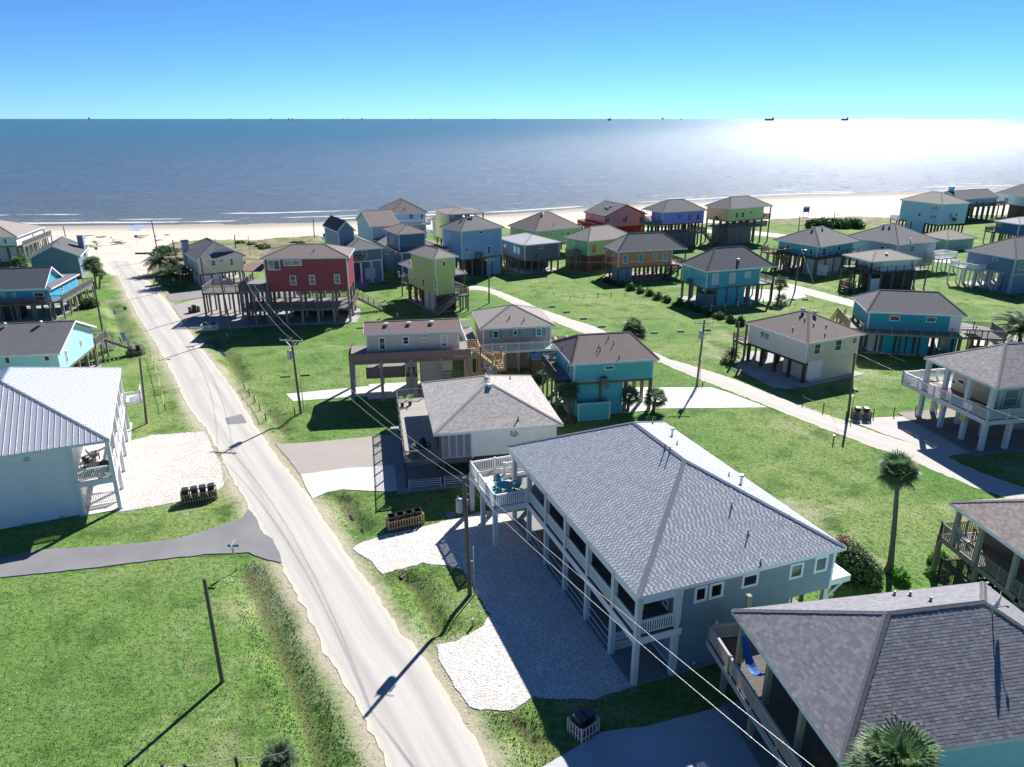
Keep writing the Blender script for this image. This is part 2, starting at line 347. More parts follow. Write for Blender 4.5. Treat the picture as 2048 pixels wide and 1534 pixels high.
    h = mth(n, 'ADD', mth(n, 'MULTIPLY', fine, 1.0), mth(n, 'MULTIPLY', tiny, .6)); L_.new(bump(n, h, .7, .12), b.inputs['Normal']); return m
M_GROUND = ground_mat(); SHEETS = []
def sheet(name, px, z, mat, jit=.0, kind='structure', step=.5, world=None):
    P = world or pw(px); out = []; SHEETS.append(P)
    for i in range(len(P)):
        a, b = P[i], P[(i+1) % len(P)]; k = max(1, int((b-a).length/step))
        for j in range(k):
            q = a.lerp(b, j/k); out.append((q.x+(random.uniform(-jit, jit)), q.y+random.uniform(-jit, jit), z))
    bm = bmesh.new(); f = bm.faces.new([bm.verts.new(p) for p in out])
    if f.normal.z < 0 or sum((out[i][0]*out[(i+1) % len(out)][1]-out[(i+1) % len(out)][0]*out[i][1]) for i in range(len(out))) < 0: f.normal_flip()
    nv = len(bm.verts); bm.verts.ensure_lookup_table(); lo_ = [bm.verts.new((v.co.x, v.co.y, v.co.z-.45)) for v in list(bm.verts)[:nv]]; bm.verts.ensure_lookup_table(); rev = f.normal.z > 0
    for i in range(nv):
        a, b = bm.verts[i], bm.verts[(i+1) % nv]; c, d = lo_[(i+1) % nv], lo_[i]; bm.faces.new((d, c, b, a))
    bm.normal_update(); bmesh.ops.triangulate(bm, faces=[f]); me = bpy.data.meshes.new(name); bm.to_mesh(me); bm.free(); me.materials.append(mat)
    o = link(name, me)
    if kind: o['kind'] = kind
    return o
def strip(name, La, Ra, z, mat, jit=.12):
    n = 260
    def res(P):
        d = [0]
        for a, b in zip(P[:-1], P[1:]): d.append(d[-1]+(b-a).length)
        t = np.linspace(0, d[-1], n); return np.stack([np.interp(t, d, [p.x for p in P]), np.interp(t, d, [p.y for p in P])], 1), d[-1]
    A, la = res(La); B, lb = res(Ra); m = 9; v = []; uv = []; f = []
    for i in range(n):
        for j in range(m):
            t = j/(m-1); p = A[i]*(1-t)+B[i]*t
            if j in (0, m-1): p = p+(rng.random(2)-.5)*2*jit
            v.append((p[0], p[1], z+.03*math.sin(t*math.pi))); uv.append((t, i/n*la/5.))
    SHEETS.append([(p[0], p[1]) for p in A[::6]]+[(p[0], p[1]) for p in B[::-6]])
    for i in range(n-1):
        for j in range(m-1): f.append((i*m+j, i*m+j+1, (i+1)*m+j+1, (i+1)*m+j))
    for j in (0, m-1):
        k = len(v); v += [(v[i*m+j][0], v[i*m+j][1], z-.4) for i in range(n)]; uv += [uv[i*m+j] for i in range(n)]
        for i in range(n-1): f.append((i*m+j, (i+1)*m+j, k+i+1, k+i))
    me = bpy.data.meshes.new(name); me.from_pydata(v, [], f); l = me.uv_layers.new(name='UVMap')
    for k, lo in enumerate(me.loops): l.data[k].uv = uv[lo.vertex_index]
    me.materials.append(mat); me.update()
    if me.polygons[0].normal.z < 0: me.flip_normals()
    return tag(link(name, me), kind='structure')
def road_mat(key, c, track=.75):
    m, n, N_, L_, b = newmat(key); uv = coords(n, 'UV'); g = node(n, 'ShaderNodeNewGeometry').outputs['Position']
    mp = node(n, 'ShaderNodeMapping'); L_.new(uv, mp.inputs[0]); mp.inputs['Scale'].default_value = (9, .35, 1); s = noise(n, mp.outputs[0], 1, 4, .6)
    big = noise(n, g, .15, 4); fine = noise(n, g, 7, 5, .8)
    sx = node(n, 'ShaderNodeSeparateXYZ'); L_.new(uv, sx.inputs[0]); e = mth(n, 'ABSOLUTE', mth(n, 'SUBTRACT', sx.outputs[0], .5))
    tr = ramp(n, mth(n, 'ADD', mth(n, 'ABSOLUTE', mth(n, 'SUBTRACT', e, .22)), mth(n, 'MULTIPLY', s, .1)), [(.06, (1, 1, 1)), (.17, (0, 0, 0))])
    col = mix(n, ramp(n, s, [(.35, (0, 0, 0)), (.7, (1, 1, 1))]), sc(c, .88), sc(c, 1.06)); col = mix(n, mth(n, 'MULTIPLY', tr, .45), col, sc(c, track))
    col = mix(n, ramp(n, big, [(.55, (0, 0, 0)), (.7, (.6, .6, .6))]), col, sc(c, .83)); col = mix(n, ramp(n, fine, [(.25, (.8, .8, .8)), (.42, (0, 0, 0))]), col, sc(c, .6))
    col = mix(n, ramp(n, mth(n, 'ADD', e, mth(n, 'MULTIPLY', s, .08)), [(.46, (0, 0, 0)), (.53, (.8, .8, .8))]), col, (.6, .55, .43))
    L_.new(col, b.inputs['Base Color']); b.inputs['Roughness'].default_value = .9; L_.new(bump(n, fine, .3, .015), b.inputs['Normal']); return m
M_ROAD = road_mat('worn_pale_road', (.50, .48, .445), .62); M_ROAD2 = road_mat('concrete_lane', (.5, .48, .44), .85); M_ASPH = concrete('patched_asphalt', (.23, .23, .24), .25)
def gravelmat(key, c):
    m, n, N_, L_, b = newmat(key); g = node(n, 'ShaderNodeNewGeometry').outputs['Position']
    v = node(n, 'ShaderNodeTexVoronoi'); L_.new(g, v.inputs['Vector']); v.inputs['Scale'].default_value = 13; f = noise(n, g, .5, 4); ff = noise(n, g, 22, 3, .8)
    col = mix(n, ramp(n, v.outputs['Color'], [(.2, (0, 0, 0)), (.8, (1, 1, 1))]), sc(c, .62), sc(c, 1.25)); col = mix(n, ramp(n, f, [(.42, (0, 0, 0)), (.66, (.5, .5, .5))]), col, sc((c[0]*.98, c[1]*.94, c[2]*.86), .8)); col = mix(n, ramp(n, ff, [(.3, (.7, .7, .7)), (.45, (0, 0, 0))]), col, sc(c, .4))
    L_.new(col, b.inputs['Base Color']); b.inputs['Roughness'].default_value = .9; L_.new(bump(n, v.outputs['Distance'], .8, .05), b.inputs['Normal']); return m
M_GRAV = gravelmat('shell_gravel', (.68, .66, .63)); M_GRAV2 = gravelmat('bright_shell_gravel', (.62, .59, .55))
strip('road', ROAD_L, ROAD_R, .012, M_ROAD)
sheet('side_road', [(-260, 1140), (0, 1118), (72, 1101), (239, 1091), (342, 1080), (410, 1063), (465, 1043), (485, 1036), (497, 1018), (516, 1040), (520, 1062), (545, 1080), (560, 1105), (566, 1127), (533, 1119), (496, 1106), (427, 1108), (342, 1117), (171, 1138), (0, 1156), (-260, 1182)], .05, M_ASPH, .05)
sheet('road_patch', [(450, 837), (466, 833), (483, 829), (490, 838), (494, 846), (475, 848), (455, 850)], .052, M_ASPH, .04)
RR_U = pw([(938, 570), (952, 571), (975, 575), (1000, 583), (1030, 595), (1085, 619), (1150, 641), (1185, 652), (1285, 695), (1335, 717), (1435, 747), (1485, 765), (1536, 787), (1611, 815), (1691, 843), (1761, 868), (1831, 890), (1895, 915), (1960, 945), (2040, 973), (2200, 1040)])
RR_L = pw([(938, 580), (952, 580), (970, 582), (995, 593), (1022, 606), (1065, 625), (1105, 642), (1148, 660), (1220, 685), (1313, 722), (1398, 758), (1460, 782), (1530, 810), (1636, 853), (1690, 873), (1756, 898), (1841, 930), (1890, 950), (1936, 970), (2015, 997), (2180, 1066)])
strip('curving_lane', RR_U, RR_L, .014, M_ROAD2)
strip('back_lane', pw([(1420, 530), (1500, 550), (1594, 571), (1706, 601), (1860, 632), (1974, 655), (2048, 676), (2250, 730)]), pw([(1420, 537), (1495, 558), (1577, 580), (1696, 612), (1850, 645), (1962, 668), (2048, 697), (2250, 755)]), .016, M_ROAD2)
strip('beach_lane', pw([(1200, 452), (1505, 462), (1555, 467), (1600, 473), (1720, 480)]), pw([(1200, 456), (1490, 469), (1545, 474), (1580, 480), (1700, 488)]), .016, M_GRAV2, .05)
sheet('grey_driveway', [(551, 889), (620, 885), (800, 868), (900, 852), (905, 893), (800, 930), (693, 937), (600, 949), (575, 915)], .03, concrete('aggregate_drive', (.37, .34, .31), .12), .03)
sheet('concrete_driveway', [(600, 949), (693, 937), (800, 930), (815, 979), (770, 983), (715, 981), (685, 979), (653, 985), (625, 998), (612, 975)], .034, CONCW, .03)
sheet('gravel_driveway', [(706, 1099), (718, 1087), (768, 1071), (848, 1053), (920, 1036), (975, 1022), (1075, 1040), (1272, 1368), (1262, 1374), (1187, 1397), (1118, 1398), (1064, 1393), (1026, 1421), (982, 1421), (941, 1414), (920, 1389), (900, 1359), (878, 1318), (876, 1290), (913, 1284), (965, 1254), (978, 1228), (944, 1167), (925, 1140), (907, 1133), (845, 1126), (804, 1137), (763, 1149), (745, 1123), (728, 1115)], .03, M_GRAV, .09)
sheet('gravel_yard', [(240, 1024), (250, 940), (262, 882), (303, 871), (368, 866), (411, 864), (441, 930), (449, 970), (428, 988), (361, 1003)], .03, M_GRAV2, .08)
sheet('lawn_slab', [(572, 788), (730, 773), (860, 764), (862, 792), (712, 793), (586, 803)], .03, CONCW, .02)
sheet('red_house_apron', [(345, 612), (372, 604), (398, 598), (480, 583), (560, 575), (700, 612), (725, 625), (712, 646), (540, 652), (403, 661), (375, 655), (358, 632)], .03, concrete('grey_apron', (.36, .34, .32), .12), .05)
sheet('corner_driveway', [(332, 592), (345, 586), (430, 578), (600, 552), (735, 553), (735, 575), (600, 580), (430, 590), (350, 604), (340, 603)], .028, concrete('dark_apron', (.26, .25, .25), .12), .05)
sheet('white_driveway', [(1262, 775), (1423, 775), (1455, 785), (1534, 815), (1330, 817), (1273, 820)], .03, concrete('white_concrete', (.74, .73, .71), .06), .02)
sheet('right_driveway', [(1691, 838), (1760, 835), (1835, 832), (1905, 826), (2120, 850), (2120, 885), (1905, 910), (1895, 915), (1831, 890), (1761, 866)], .03, concrete('pale_drive', (.5, .49, .47), .12), .03)
sheet('dark_driveway', [(1090, 1532), (1130, 1508), (1180, 1478), (1204, 1464), (1290, 1453), (1340, 1440), (1500, 1400), (1700, 1400), (1700, 1700), (1000, 1700), (1060, 1545)], .03, concrete('stained_concrete', (.55, .57, .6), .3), .02)
sheet('carport_drive', [(1500, 703), (1560, 700), (1625, 762), (1580, 778), (1545, 775), (1470, 735)], .03, CONC, .03)
sheet('blue_house_drive', [(1490, 578), (1600, 581), (1613, 594), (1560, 604), (1480, 602)], .03, CONCW, .03)
sheet('far_driveway', [(1864, 513), (1896, 514), (1905, 527), (1870, 524)], .03, CONCW, .03)
sheet('blue_deck_house_drive', [(1945, 670), (2010, 668), (2030, 690), (1950, 700)], .032, CONCW, .03)
for pts in ([cB(355, 1225), cB(400, 1225), cB(445, 1300), cB(400, 1310)], [cA(955, 1040), cA(985, 1040), cA(1015, 1100), cA(985, 1112)], [cA(880, 835), cA(905, 840), cA(930, 890), cA(905, 900)], [cJ(545, 555), cJ(570, 560), cJ(590, 600), cJ(570, 605)], [cJ(640, 665), cJ(660, 672), cJ(675, 715), cJ(655, 710)]):
    sheet('ditch_water', pts, -.2, simple('puddle', (.02, .035, .05), .03, 0, .9), .03); SHEETS.pop(); PUD = bpy.data.objects[-1] if False else [o for o in bpy.data.objects if o.name.startswith('ditch_water')][-1]; PV = PUD.data.vertices; tz = terrain(np.array([[v.co.x, v.co.y] for v in PV])).min()
    for v_ in PV: v_.co.z = tz+(.07 if v_.co.z > -.3 else -.3)
tp = sheet('tidal_pool', [cA(1030, 215), cA(1090, 180), cA(1300, 170), cA(1180, 200), cA(1100, 245), cA(1035, 245)], .0, simple('pale_pool', (.35, .40, .46), .35), .4); SHEETS.pop()
for v_ in tp.data.vertices: v_.co.z = terrain(np.array([[v_.co.x, v_.co.y]]))[0]+(.03 if v_.co.z > -.1 else -.3)
def sea_mat():
    m, n, N_, L_, b = newmat('sea_water'); b.inputs['Specular IOR Level'].default_value = .17; uv = coords(n, 'UV'); g = node(n, 'ShaderNodeNewGeometry').outputs['Position']
    sx = node(n, 'ShaderNodeSeparateXYZ'); L_.new(uv, sx.inputs[0]); d = sx.outputs[1]; s = sx.outputs[0]
    col = ramp(n, mth(n, 'MULTIPLY', d, 1/1200), [(0, (.15, .16, .16)), (.02, (.10, .125, .155)), (.12, (.075, .12, .18)), (1, (.045, .13, .17))])
    cv = node(n, 'ShaderNodeCombineXYZ'); L_.new(mth(n, 'MULTIPLY', s, .02), cv.inputs[0]); L_.new(mth(n, 'MULTIPLY', d, .11), cv.inputs[1]); fz = noise(n, cv.outputs[0], 1.3, 5, .6)
    br = noise(n, g, .5, 4, .7)
    foam = 0
    for i, (dd, w, lo) in enumerate(((2, 2.2, .40), (9, 1.6, .47), (22, 2.0, .52), (36, 1.6, .6))):
        wob = mth(n, 'ADD', mth(n, 'MULTIPLY', noise(n, mth3(n, s, i), 1.2, 3), 9.0), dd-4.5)
        k = mth(n, 'SUBTRACT', 1.0, mth(n, 'DIVIDE', mth(n, 'ABSOLUTE', mth(n, 'SUBTRACT', d, wob)), w))
        gate = ramp(n, noise(n, mth3(n, s, i+9), 2.0, 4), [(lo, (0, 0, 0)), (lo+.14, (1, 1, 1))])
        k = mth(n, 'MULTIPLY', mth(n, 'MAXIMUM', k, 0), gate); foam = k if i == 0 else mth(n, 'MAXIMUM', foam, k)
    foam = ramp(n, mth(n, 'MULTIPLY', foam, mth(n, 'ADD', .35, br)), [(.12, (0, 0, 0)), (.4, (1, 1, 1))])
    L_.new(mix(n, foam, col, (.75, .77, .78)), b.inputs['Base Color'])
    rp = node(n, 'ShaderNodeMapping'); L_.new(g, rp.inputs[0]); rp.inputs['Rotation'].default_value = (0, 0, -.25); rp.inputs['Scale'].default_value = (.16, .5, 1); rn = ramp(n, noise(n, rp.outputs[0], .9, 6, .8), [(.38, (.20, .20, .20)), (.6, (.42, .42, .42))])
    L_.new(mth(n, 'ADD', mth(n, 'MULTIPLY', foam, .5), rn), b.inputs['Roughness']); b.inputs['IOR'].default_value = 1.333
    w1 = node(n, 'ShaderNodeMapping'); L_.new(g, w1.inputs[0]); w1.inputs['Rotation'].default_value = (0, 0, -.25); w1.inputs['Scale'].default_value = (.45, 1, 1)
    a = noise(n, w1.outputs[0], .28, 9, .82); c = noise(n, w1.outputs[0], .03, 4, .6)
    L_.new(bump(n, mth(n, 'ADD', mth(n, 'MULTIPLY', a, 1.0), mth(n, 'MULTIPLY', c, 3)), 1.0, 1.25), b.inputs['Normal']); return m
def mth3(n, s, k):
    cv = node(n, 'ShaderNodeCombineXYZ'); n.links.new(mth(n, 'MULTIPLY', s, .012), cv.inputs[0]); cv.inputs[1].default_value = k*3.7; return cv.outputs[0]
def make_sea():
    ds = np.concatenate([[-12], np.linspace(0, 60, 13), np.geomspace(70, 60000, 60)]); xs = np.linspace(-420, 640, 240)
    v = []; uv = []
    for d in ds:
        k = 1+max(d, 0)/260.
        y = yshore(xs)+d
        for i in range(len(xs)): v.append((40+(xs[i]-40)*k, y[i] if d < 3000 else d+300, -.42)); uv.append((xs[i]*k, d))
    n = len(xs); f = [(j*n+i, j*n+i+1, (j+1)*n+i+1, (j+1)*n+i) for j in range(len(ds)-1) for i in range(n-1)]
    me = bpy.data.meshes.new('sea'); me.from_pydata(v, [], f); l = me.uv_layers.new(name='UVMap'); U = np.array(uv)[np.array([lo.vertex_index for lo in me.loops])]; l.data.foreach_set('uv', U.ravel())
    me.materials.append(sea_mat()); me.update(); tag(link('sea', me), kind='structure')
make_sea()
make_ground()
# ------------------------------------------------------------------ houses on stilts
def uvmesh(name, faces, mats):
    """faces: list of (pts, origin, udir, vdir, matindex)"""
    mb = MB(); uvs = []
    for pts, o, u, v, mi in faces:
        mb.poly(pts, mi)
        for p in pts: q = Vector(p)-Vector(o); uvs.append((q.dot(u), q.dot(v)))
    me = mb.mesh(name, mats); l = me.uv_layers.new(name='UVMap'); l.data.foreach_set('uv', np.array(uvs, np.float32).ravel()); return me
def roof_planes(x0, y0, x1, y1, z, rise, kind, hr=1.0):
    """list of sloped polygons (ccw from above), eave edge first"""
    lx, ly = x1-x0, y1-y0; zr = z+rise; cx, cy = (x0+x1)/2, (y0+y1)/2
    A, B, C, D = (x0, y0, z), (x1, y0, z), (x1, y1, z), (x0, y1, z)
    if kind == 'hip':
        if lx >= ly: p, q = (x0+ly/2*hr, cy, zr), (x1-ly/2*hr, cy, zr); return [[A, B, q, p], [C, D, p, q], [B, C, q], [D, A, p]], [(p, q), (A, p), (D, p), (B, q), (C, q)]
        p, q = (cx, y0+lx/2, zr), (cx, y1-lx/2, zr); return [[B, C, q, p], [D, A, p, q], [A, B, p], [C, D, q]], [(p, q), (A, p), (B, p), (D, q), (C, q)]
    if kind == 'gable_x': p, q = (x0, cy, zr), (x1, cy, zr); return [[A, B, q, p], [C, D, p, q]], [(p, q)]
    if kind == 'gable_y': p, q = (cx, y0, zr), (cx, y1, zr); return [[B, C, q, p], [D, A, p, q]], [(p, q)]
    if kind == 'shed_y': return [[A, B, (x1, y1, zr), (x0, y1, zr)]], []
    if kind == 'shed_x': return [[D, A, (x1, y0, zr), (x1, y1, zr)]], []
def tri_off(pl, dz): return [(p[0], p[1], p[2]+dz) for p in pl]
def dims(v, l): return v if v > 0 else l+v
def frame_mesh(w, h, t, style, mat):
    mb = MB(); d = .07; mb.box(-w/2-t, 0, -h/2-t, -w/2, d, h/2+t).box(w/2, 0, -h/2-t, w/2+t, d, h/2+t).box(-w/2, 0, -h/2-t, w/2, d, -h/2).box(-w/2, 0, h/2, w/2, d, h/2+t)
    if style == 'double' and h > .7: mb.box(-w/2, .0, -.025, w/2, .05, .025)
    if style == 'pair': mb.box(-.05, 0, -h/2, .05, d, h/2)
    if w > 1.3 and style != 'pair' and w > h*1.2: mb.box(-.03, 0, -h/2, .03, .05, h/2)
    return mb.mesh('window', mat)
class House:
    def __init__(s, label, N, L, R, z, lx=None, ly=None, ov=.45, floor=3.0, wall=None, wx=None, roof=None, kind='hip', hr=1.0, rise=None, peak=None, h=None, body=None, fpy=None,
                 trim=None, capm=None, parent=None, name='beach_house', cat='house', pt=None, short=None, roofthick=.16, metal=False, caps=True, soff=None, nowall=False, twall=.13):
        s.z = z; n = G(*N, z); a = []
        if R: r = G(*R, z)-n; a.append(math.atan2(r.y, r.x))
        if L: l = G(*L, z)-n; a.append(math.atan2(l.y, l.x)-math.pi/2)
        a = [(q+math.pi) % (2*math.pi)-math.pi for q in a]
        s.h = R_(h) if h is not None else sum(a)/len(a); c, si = math.cos(s.h), math.sin(s.h)
        s.LX = lx or (r.x*c+r.y*si); s.LY = ly or (-l.x*si+l.y*c); s.n = Vector((n.x, n.y, 0)); s.ov = ov
        s.short = short or label; s.trim = trim or WHITE; s.capm = capm; s.hr = hr; s.wall = wall; s.roofm = roof; s.twall = twall
        if parent is None: s.root = thing(name, label, cat, s.n, s.h); s.off = (0, 0, 0); s.rz = 0
        else:
            s.root = parent.root; d = s.n-parent.rn; ch, sh = math.cos(parent.rh), math.sin(parent.rh)
            s.off = (d.x*ch+d.y*sh, -d.x*sh+d.y*ch, 0); s.rz = s.h-parent.rh
        s.rn = s.n if parent is None else parent.rn; s.rh = s.h if parent is None else parent.rh
        s.b = body or (ov, ov, s.LX-ov, s.LY-ov); s.b = (s.b[0], s.b[1], s.b[2] if s.b[2] > 0 else s.LX+s.b[2], s.b[3] if s.b[3] > 0 else s.LY+s.b[3])
        p0 = s.world(s.b[0], s.b[1]); s.fz = zcol(p0.x, p0.y, fpy) if fpy else floor
        if peak:
            m = min(s.LX, s.LY)/2; best = None
            for k in range(5, 60):
                rz_ = m*k/60.; q = s.loc(*peak, z+rz_)
                if kind == 'hip': e = abs((q[1] if s.LX >= s.LY else q[0])-m)
                elif kind == 'gable_x': e = abs(q[1]-s.LY/2)
                else: e = abs(q[0]-s.LX/2)
                if best is None or e < best[0]: best = (e, rz_)
            rise = best[1]
        s.rise = rise or min(s.LX, s.LY)/2*.42; s.kind = kind
        b = s.b
        if not nowall:
            mb = MB(); mb.box(b[0], b[1], s.fz, b[2], b[3], z-.02)
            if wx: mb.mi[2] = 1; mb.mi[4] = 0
            s.part('wall', mb, [wall, wx] if wx else wall)
            s.part('corner_trim', MB().box(b[0]-.03, b[1]-.03, s.fz-.02, b[0]+.12, b[1]+.12, z-.03), s.trim)
            s.part('corner_trim', MB().box(b[2]-.12, b[1]-.03, s.fz-.02, b[2]+.03, b[1]+.12, z-.03), s.trim)
            s.part('corner_trim', MB().box(b[0]-.03, b[3]-.12, s.fz-.02, b[0]+.12, b[3]+.03, z-.03), s.trim)
        s.make_roof(roofthick, metal, caps, soff)
        print('%-28s LX %.1f LY %.1f h %.0f floor %.2f rise %.2f n %.0f,%.0f' % (s.short[:28], s.LX, s.LY, math.degrees(s.h), s.fz, s.rise, n.x, n.y))
    # ---- frames
    def world(s, x, y, z=0): c, si = math.cos(s.h), math.sin(s.h); return Vector((s.n.x+x*c-y*si, s.n.y+x*si+y*c, z))
    def loc(s, px, py, z):
        g = G(px, py, z); dx, dy = g.x-s.n.x, g.y-s.n.y; c, si = math.cos(s.h), math.sin(s.h); return dx*c+dy*si, -dx*si+dy*c
    def lray(s, px, py):
        d = ray(px, py); c, si = math.cos(s.h), math.sin(s.h); o = Vector((-s.n.x, -s.n.y, CAMH))
        return Vector((o.x*c+o.y*si, -o.x*si+o.y*c, CAMH)), Vector((d.x*c+d.y*si, -d.x*si+d.y*c, d.z))
    def on(s, face, px, py, at=None):
        o, d = s.lray(px, py)
        if face == 'x': y = s.b[1] if at is None else at; t = (y-o.y)/d.y; return o.x+d.x*t, o.z+d.z*t
        x = s.b[0] if at is None else at; t = (x-o.x)/d.x; return o.y+d.y*t, o.z+d.z*t
    def part(s, name, mb, mat, loc=None, rz=0, smooth=False):
        me = mb.mesh(name, mat, smooth) if isinstance(mb, MB) else mb; return s.put(name, me, loc or (0, 0, 0), rz)
    def put(s, name, me, loc=(0, 0, 0), rz=0.0, parent=None):
        c, si = math.cos(s.rz), math.sin(s.rz); l = (s.off[0]+loc[0]*c-loc[1]*si, s.off[1]+loc[0]*si+loc[1]*c, loc[2])
        return link(name, me, s.root, l, s.rz+rz)
    # ---- roof
    def make_roof(s, th, metal, caps, soff):
        z = s.z; pls, ridges = roof_planes(0, 0, s.LX, s.LY, z+th, s.rise, s.kind, s.hr); F = []
        s.planes = pls; up = Vector((0, 0, 1))
        if not metal:
            for pl in pls:
                e = (Vector(pl[1])-Vector(pl[0])).normalized(); nrm = e.cross(Vector(pl[2])-Vector(pl[0])).normalized(); v = nrm.cross(e)
                F.append((pl, pl[0], e, v, 0))
            s.put('roof', uvmesh('roof', F, [s.roofm]))
        else: s.metal_roof(pls, metal)
        # underside and gable ends
        u = MB(); tm = s.trim; W_ = s.wall
        if s.kind == 'hip' or s.kind.startswith('shed'): u.poly([(0, 0, z), (0, s.LY, z), (s.LX, s.LY, z), (s.LX, 0, z)])
        else:
            for pl in pls: u.poly([(p[0], p[1], p[2]-th) for p in pl][::-1])
        s.part('soffit', u, soff or tm)
        if s.kind == 'gable_y':
            for y in (s.b[1], s.b[3]): g = MB(); g.hexa([(s.b[0], y-.02, z-.03), (s.b[2], y-.02, z-.03), (s.b[2], y+.02, z-.03), (s.b[0], y+.02, z-.03), (s.LX/2-.05, y-.02, z+s.rise-.1), (s.LX/2+.05, y-.02, z+s.rise-.1), (s.LX/2+.05, y+.02, z+s.rise-.1), (s.LX/2-.05, y+.02, z+s.rise-.1)]); s.part('gable_wall', g, W_)
        if s.kind == 'gable_x':
            for x in (s.b[0], s.b[2]): g = MB(); g.hexa([(x-.02, s.b[1], z-.03), (x+.02, s.b[1], z-.03), (x+.02, s.b[3], z-.03), (x-.02, s.b[3], z-.03), (x-.02, s.LY/2-.05, z+s.rise-.1), (x+.02, s.LY/2-.05, z+s.rise-.1), (x+.02, s.LY/2+.05, z+s.rise-.1), (x-.02, s.LY/2+.05, z+s.rise-.1)]); s.part('gable_wall', g, W_)
        f = MB(); t = .03; X, Y = s.LX, s.LY; zt = z+th-.012
        if s.kind in ('hip', 'gable_x'): f.box(-t, -t, z-.06, X+t, 0, zt).box(-t, Y, z-.06, X+t, Y+t, zt)
        if s.kind in ('hip', 'gable_y'): f.box(-t, 0.001, z-.06, 0, Y-.001, zt).box(X, 0.001, z-.06, X+t, Y-.001, zt)
        if s.kind == 'gable_x':
            for x in (-t/2, X+t/2): f.beam((x, 0, z+.05), (x, Y/2, z+s.rise+.05), t, .22); f.beam((x, Y, z+.05), (x, Y/2, z+s.rise+.05), t, .22)
        if s.kind == 'gable_y':
            for y in (-t/2, Y+t/2): f.beam((0, y, z+.05), (X/2, y, z+s.rise+.05), t, .22); f.beam((X, y, z+.05), (X/2, y, z+s.rise+.05), t, .22)
        if s.kind == 'shed_y': f.box(-t, -t, z-.06, X+t, 0, zt); f.hexa([(-t, 0, z-.06), (0, 0, z-.06), (0, Y, z-.06), (-t, Y, z-.06), (-t, 0, zt), (0, 0, zt), (0, Y, zt+s.rise), (-t, Y, zt+s.rise)]); f.hexa([(X, 0, z-.06), (X+t, 0, z-.06), (X+t, Y, z-.06), (X, Y, z-.06), (X, 0, zt), (X+t, 0, zt), (X+t, Y, zt+s.rise), (X, Y, zt+s.rise)])
        s.part('fascia', f, s.trim)
        if caps and ridges:
            for a, b in ridges:
                a = Vector(a); b = Vector(b)
                if (b-a).length < .4: continue
                mb = MB(); d = (b-a).normalized()
                for pl in pls:
                    V = [Vector(p) for p in pl]
                    if min((v-a).length for v in V) > .01 or min((v-b).length for v in V) > .01: continue
                    e = (V[1]-V[0]).normalized(); nr = e.cross(V[2]-V[0]).normalized(); c = sum(V, Vector())/len(V); w = nr.cross(d); w = w if (c-a).dot(w) > 0 else -w
                    n_ = max(1, int((b-a).length/.3)) if not metal else 1; w_ = .16
                    for i in range(n_):
                        p = a.lerp(b, i/n_)+nr*.035; q_ = a.lerp(b, (i+1)/n_)+nr*(.05 if not metal else .035); tt = w_*random.uniform(.9, 1.05)
                        pts = [p, q_, q_+w*tt, p+w*tt]
                        if (q_-p).cross(w).dot(nr) < 0: pts.reverse()
                        mb.poly(pts); mb.poly([p+w*tt, q_+w*tt, q_+w*tt-nr*.05, p+w*tt-nr*.04])
                if mb.f: s.part('ridge_cap', mb, s.capm if getattr(s, 'capm', None) else (METAL if metal else s.roofm))
    def metal_roof(s, pls, mat, w=.42):
        for pl in pls:
            o = Vector(pl[0]); e = Vector(pl[1])-o; L = e.length; e.normalize(); nrm = e.cross(Vector(pl[2])-o).normalized(); v = nrm.cross(e)
            q = [((Vector(p)-o).dot(e), (Vector(p)-o).dot(v)) for p in pl]
            def vtop(u):
                pts = q[1:]+[q[0]]; r = 0
                for (u0, v0), (u1, v1) in zip(pts[:-1], pts[1:]):
                    if abs(u1-u0) > 1e-6 and min(u0, u1)-1e-6 <= u <= max(u0, u1)+1e-6: r = max(r, v0+(v1-v0)*(u-u0)/(u1-u0))
                return r
            k = int(L/w); ww = L/k
            brk = sorted(set(round(p[0], 4) for p in q))
            for i in range(k):
                us = [i*ww]+[b for b in brk if i*ww+.01 < b < (i+1)*ww-.01]+[(i+1)*ww]; mb = MB()
                P = lambda u, vv, hh=0: o+e*u+v*vv+nrm*hh
                mb.poly([P(us[0], 0), P(us[-1], 0)]+[P(u, vtop(u)) for u in us[::-1]])
                t = vtop(us[0]+.02)
                if t > .15: mb.hexa([P(us[0], 0), P(us[0]+.05, 0), P(us[0]+.05, t), P(us[0], t), P(us[0]+.005, 0, .032), P(us[0]+.045, 0, .032), P(us[0]+.045, t, .032), P(us[0]+.005, t, .032)])
                s.part('roof_panel', mb, mat)
    def roof_hit(s, px, py):
        o, d = s.lray(px, py); best = None
        for pl in s.planes:
            a, b, c = (Vector(q) for q in pl[:3]); nr = (b-a).cross(c-a).normalized(); t = (a-o).dot(nr)/d.dot(nr); p = o+d*t
            ok = all((Vector(pl[(i+1) % len(pl)])-Vector(pl[i])).cross(p-Vector(pl[i])).dot(nr) > -.3 for i in range(len(pl)))
            if ok and t > 0 and nr.dot(d) < 0 and (best is None or t < best[0]): best = (t, p)
        return best[1] if best else None
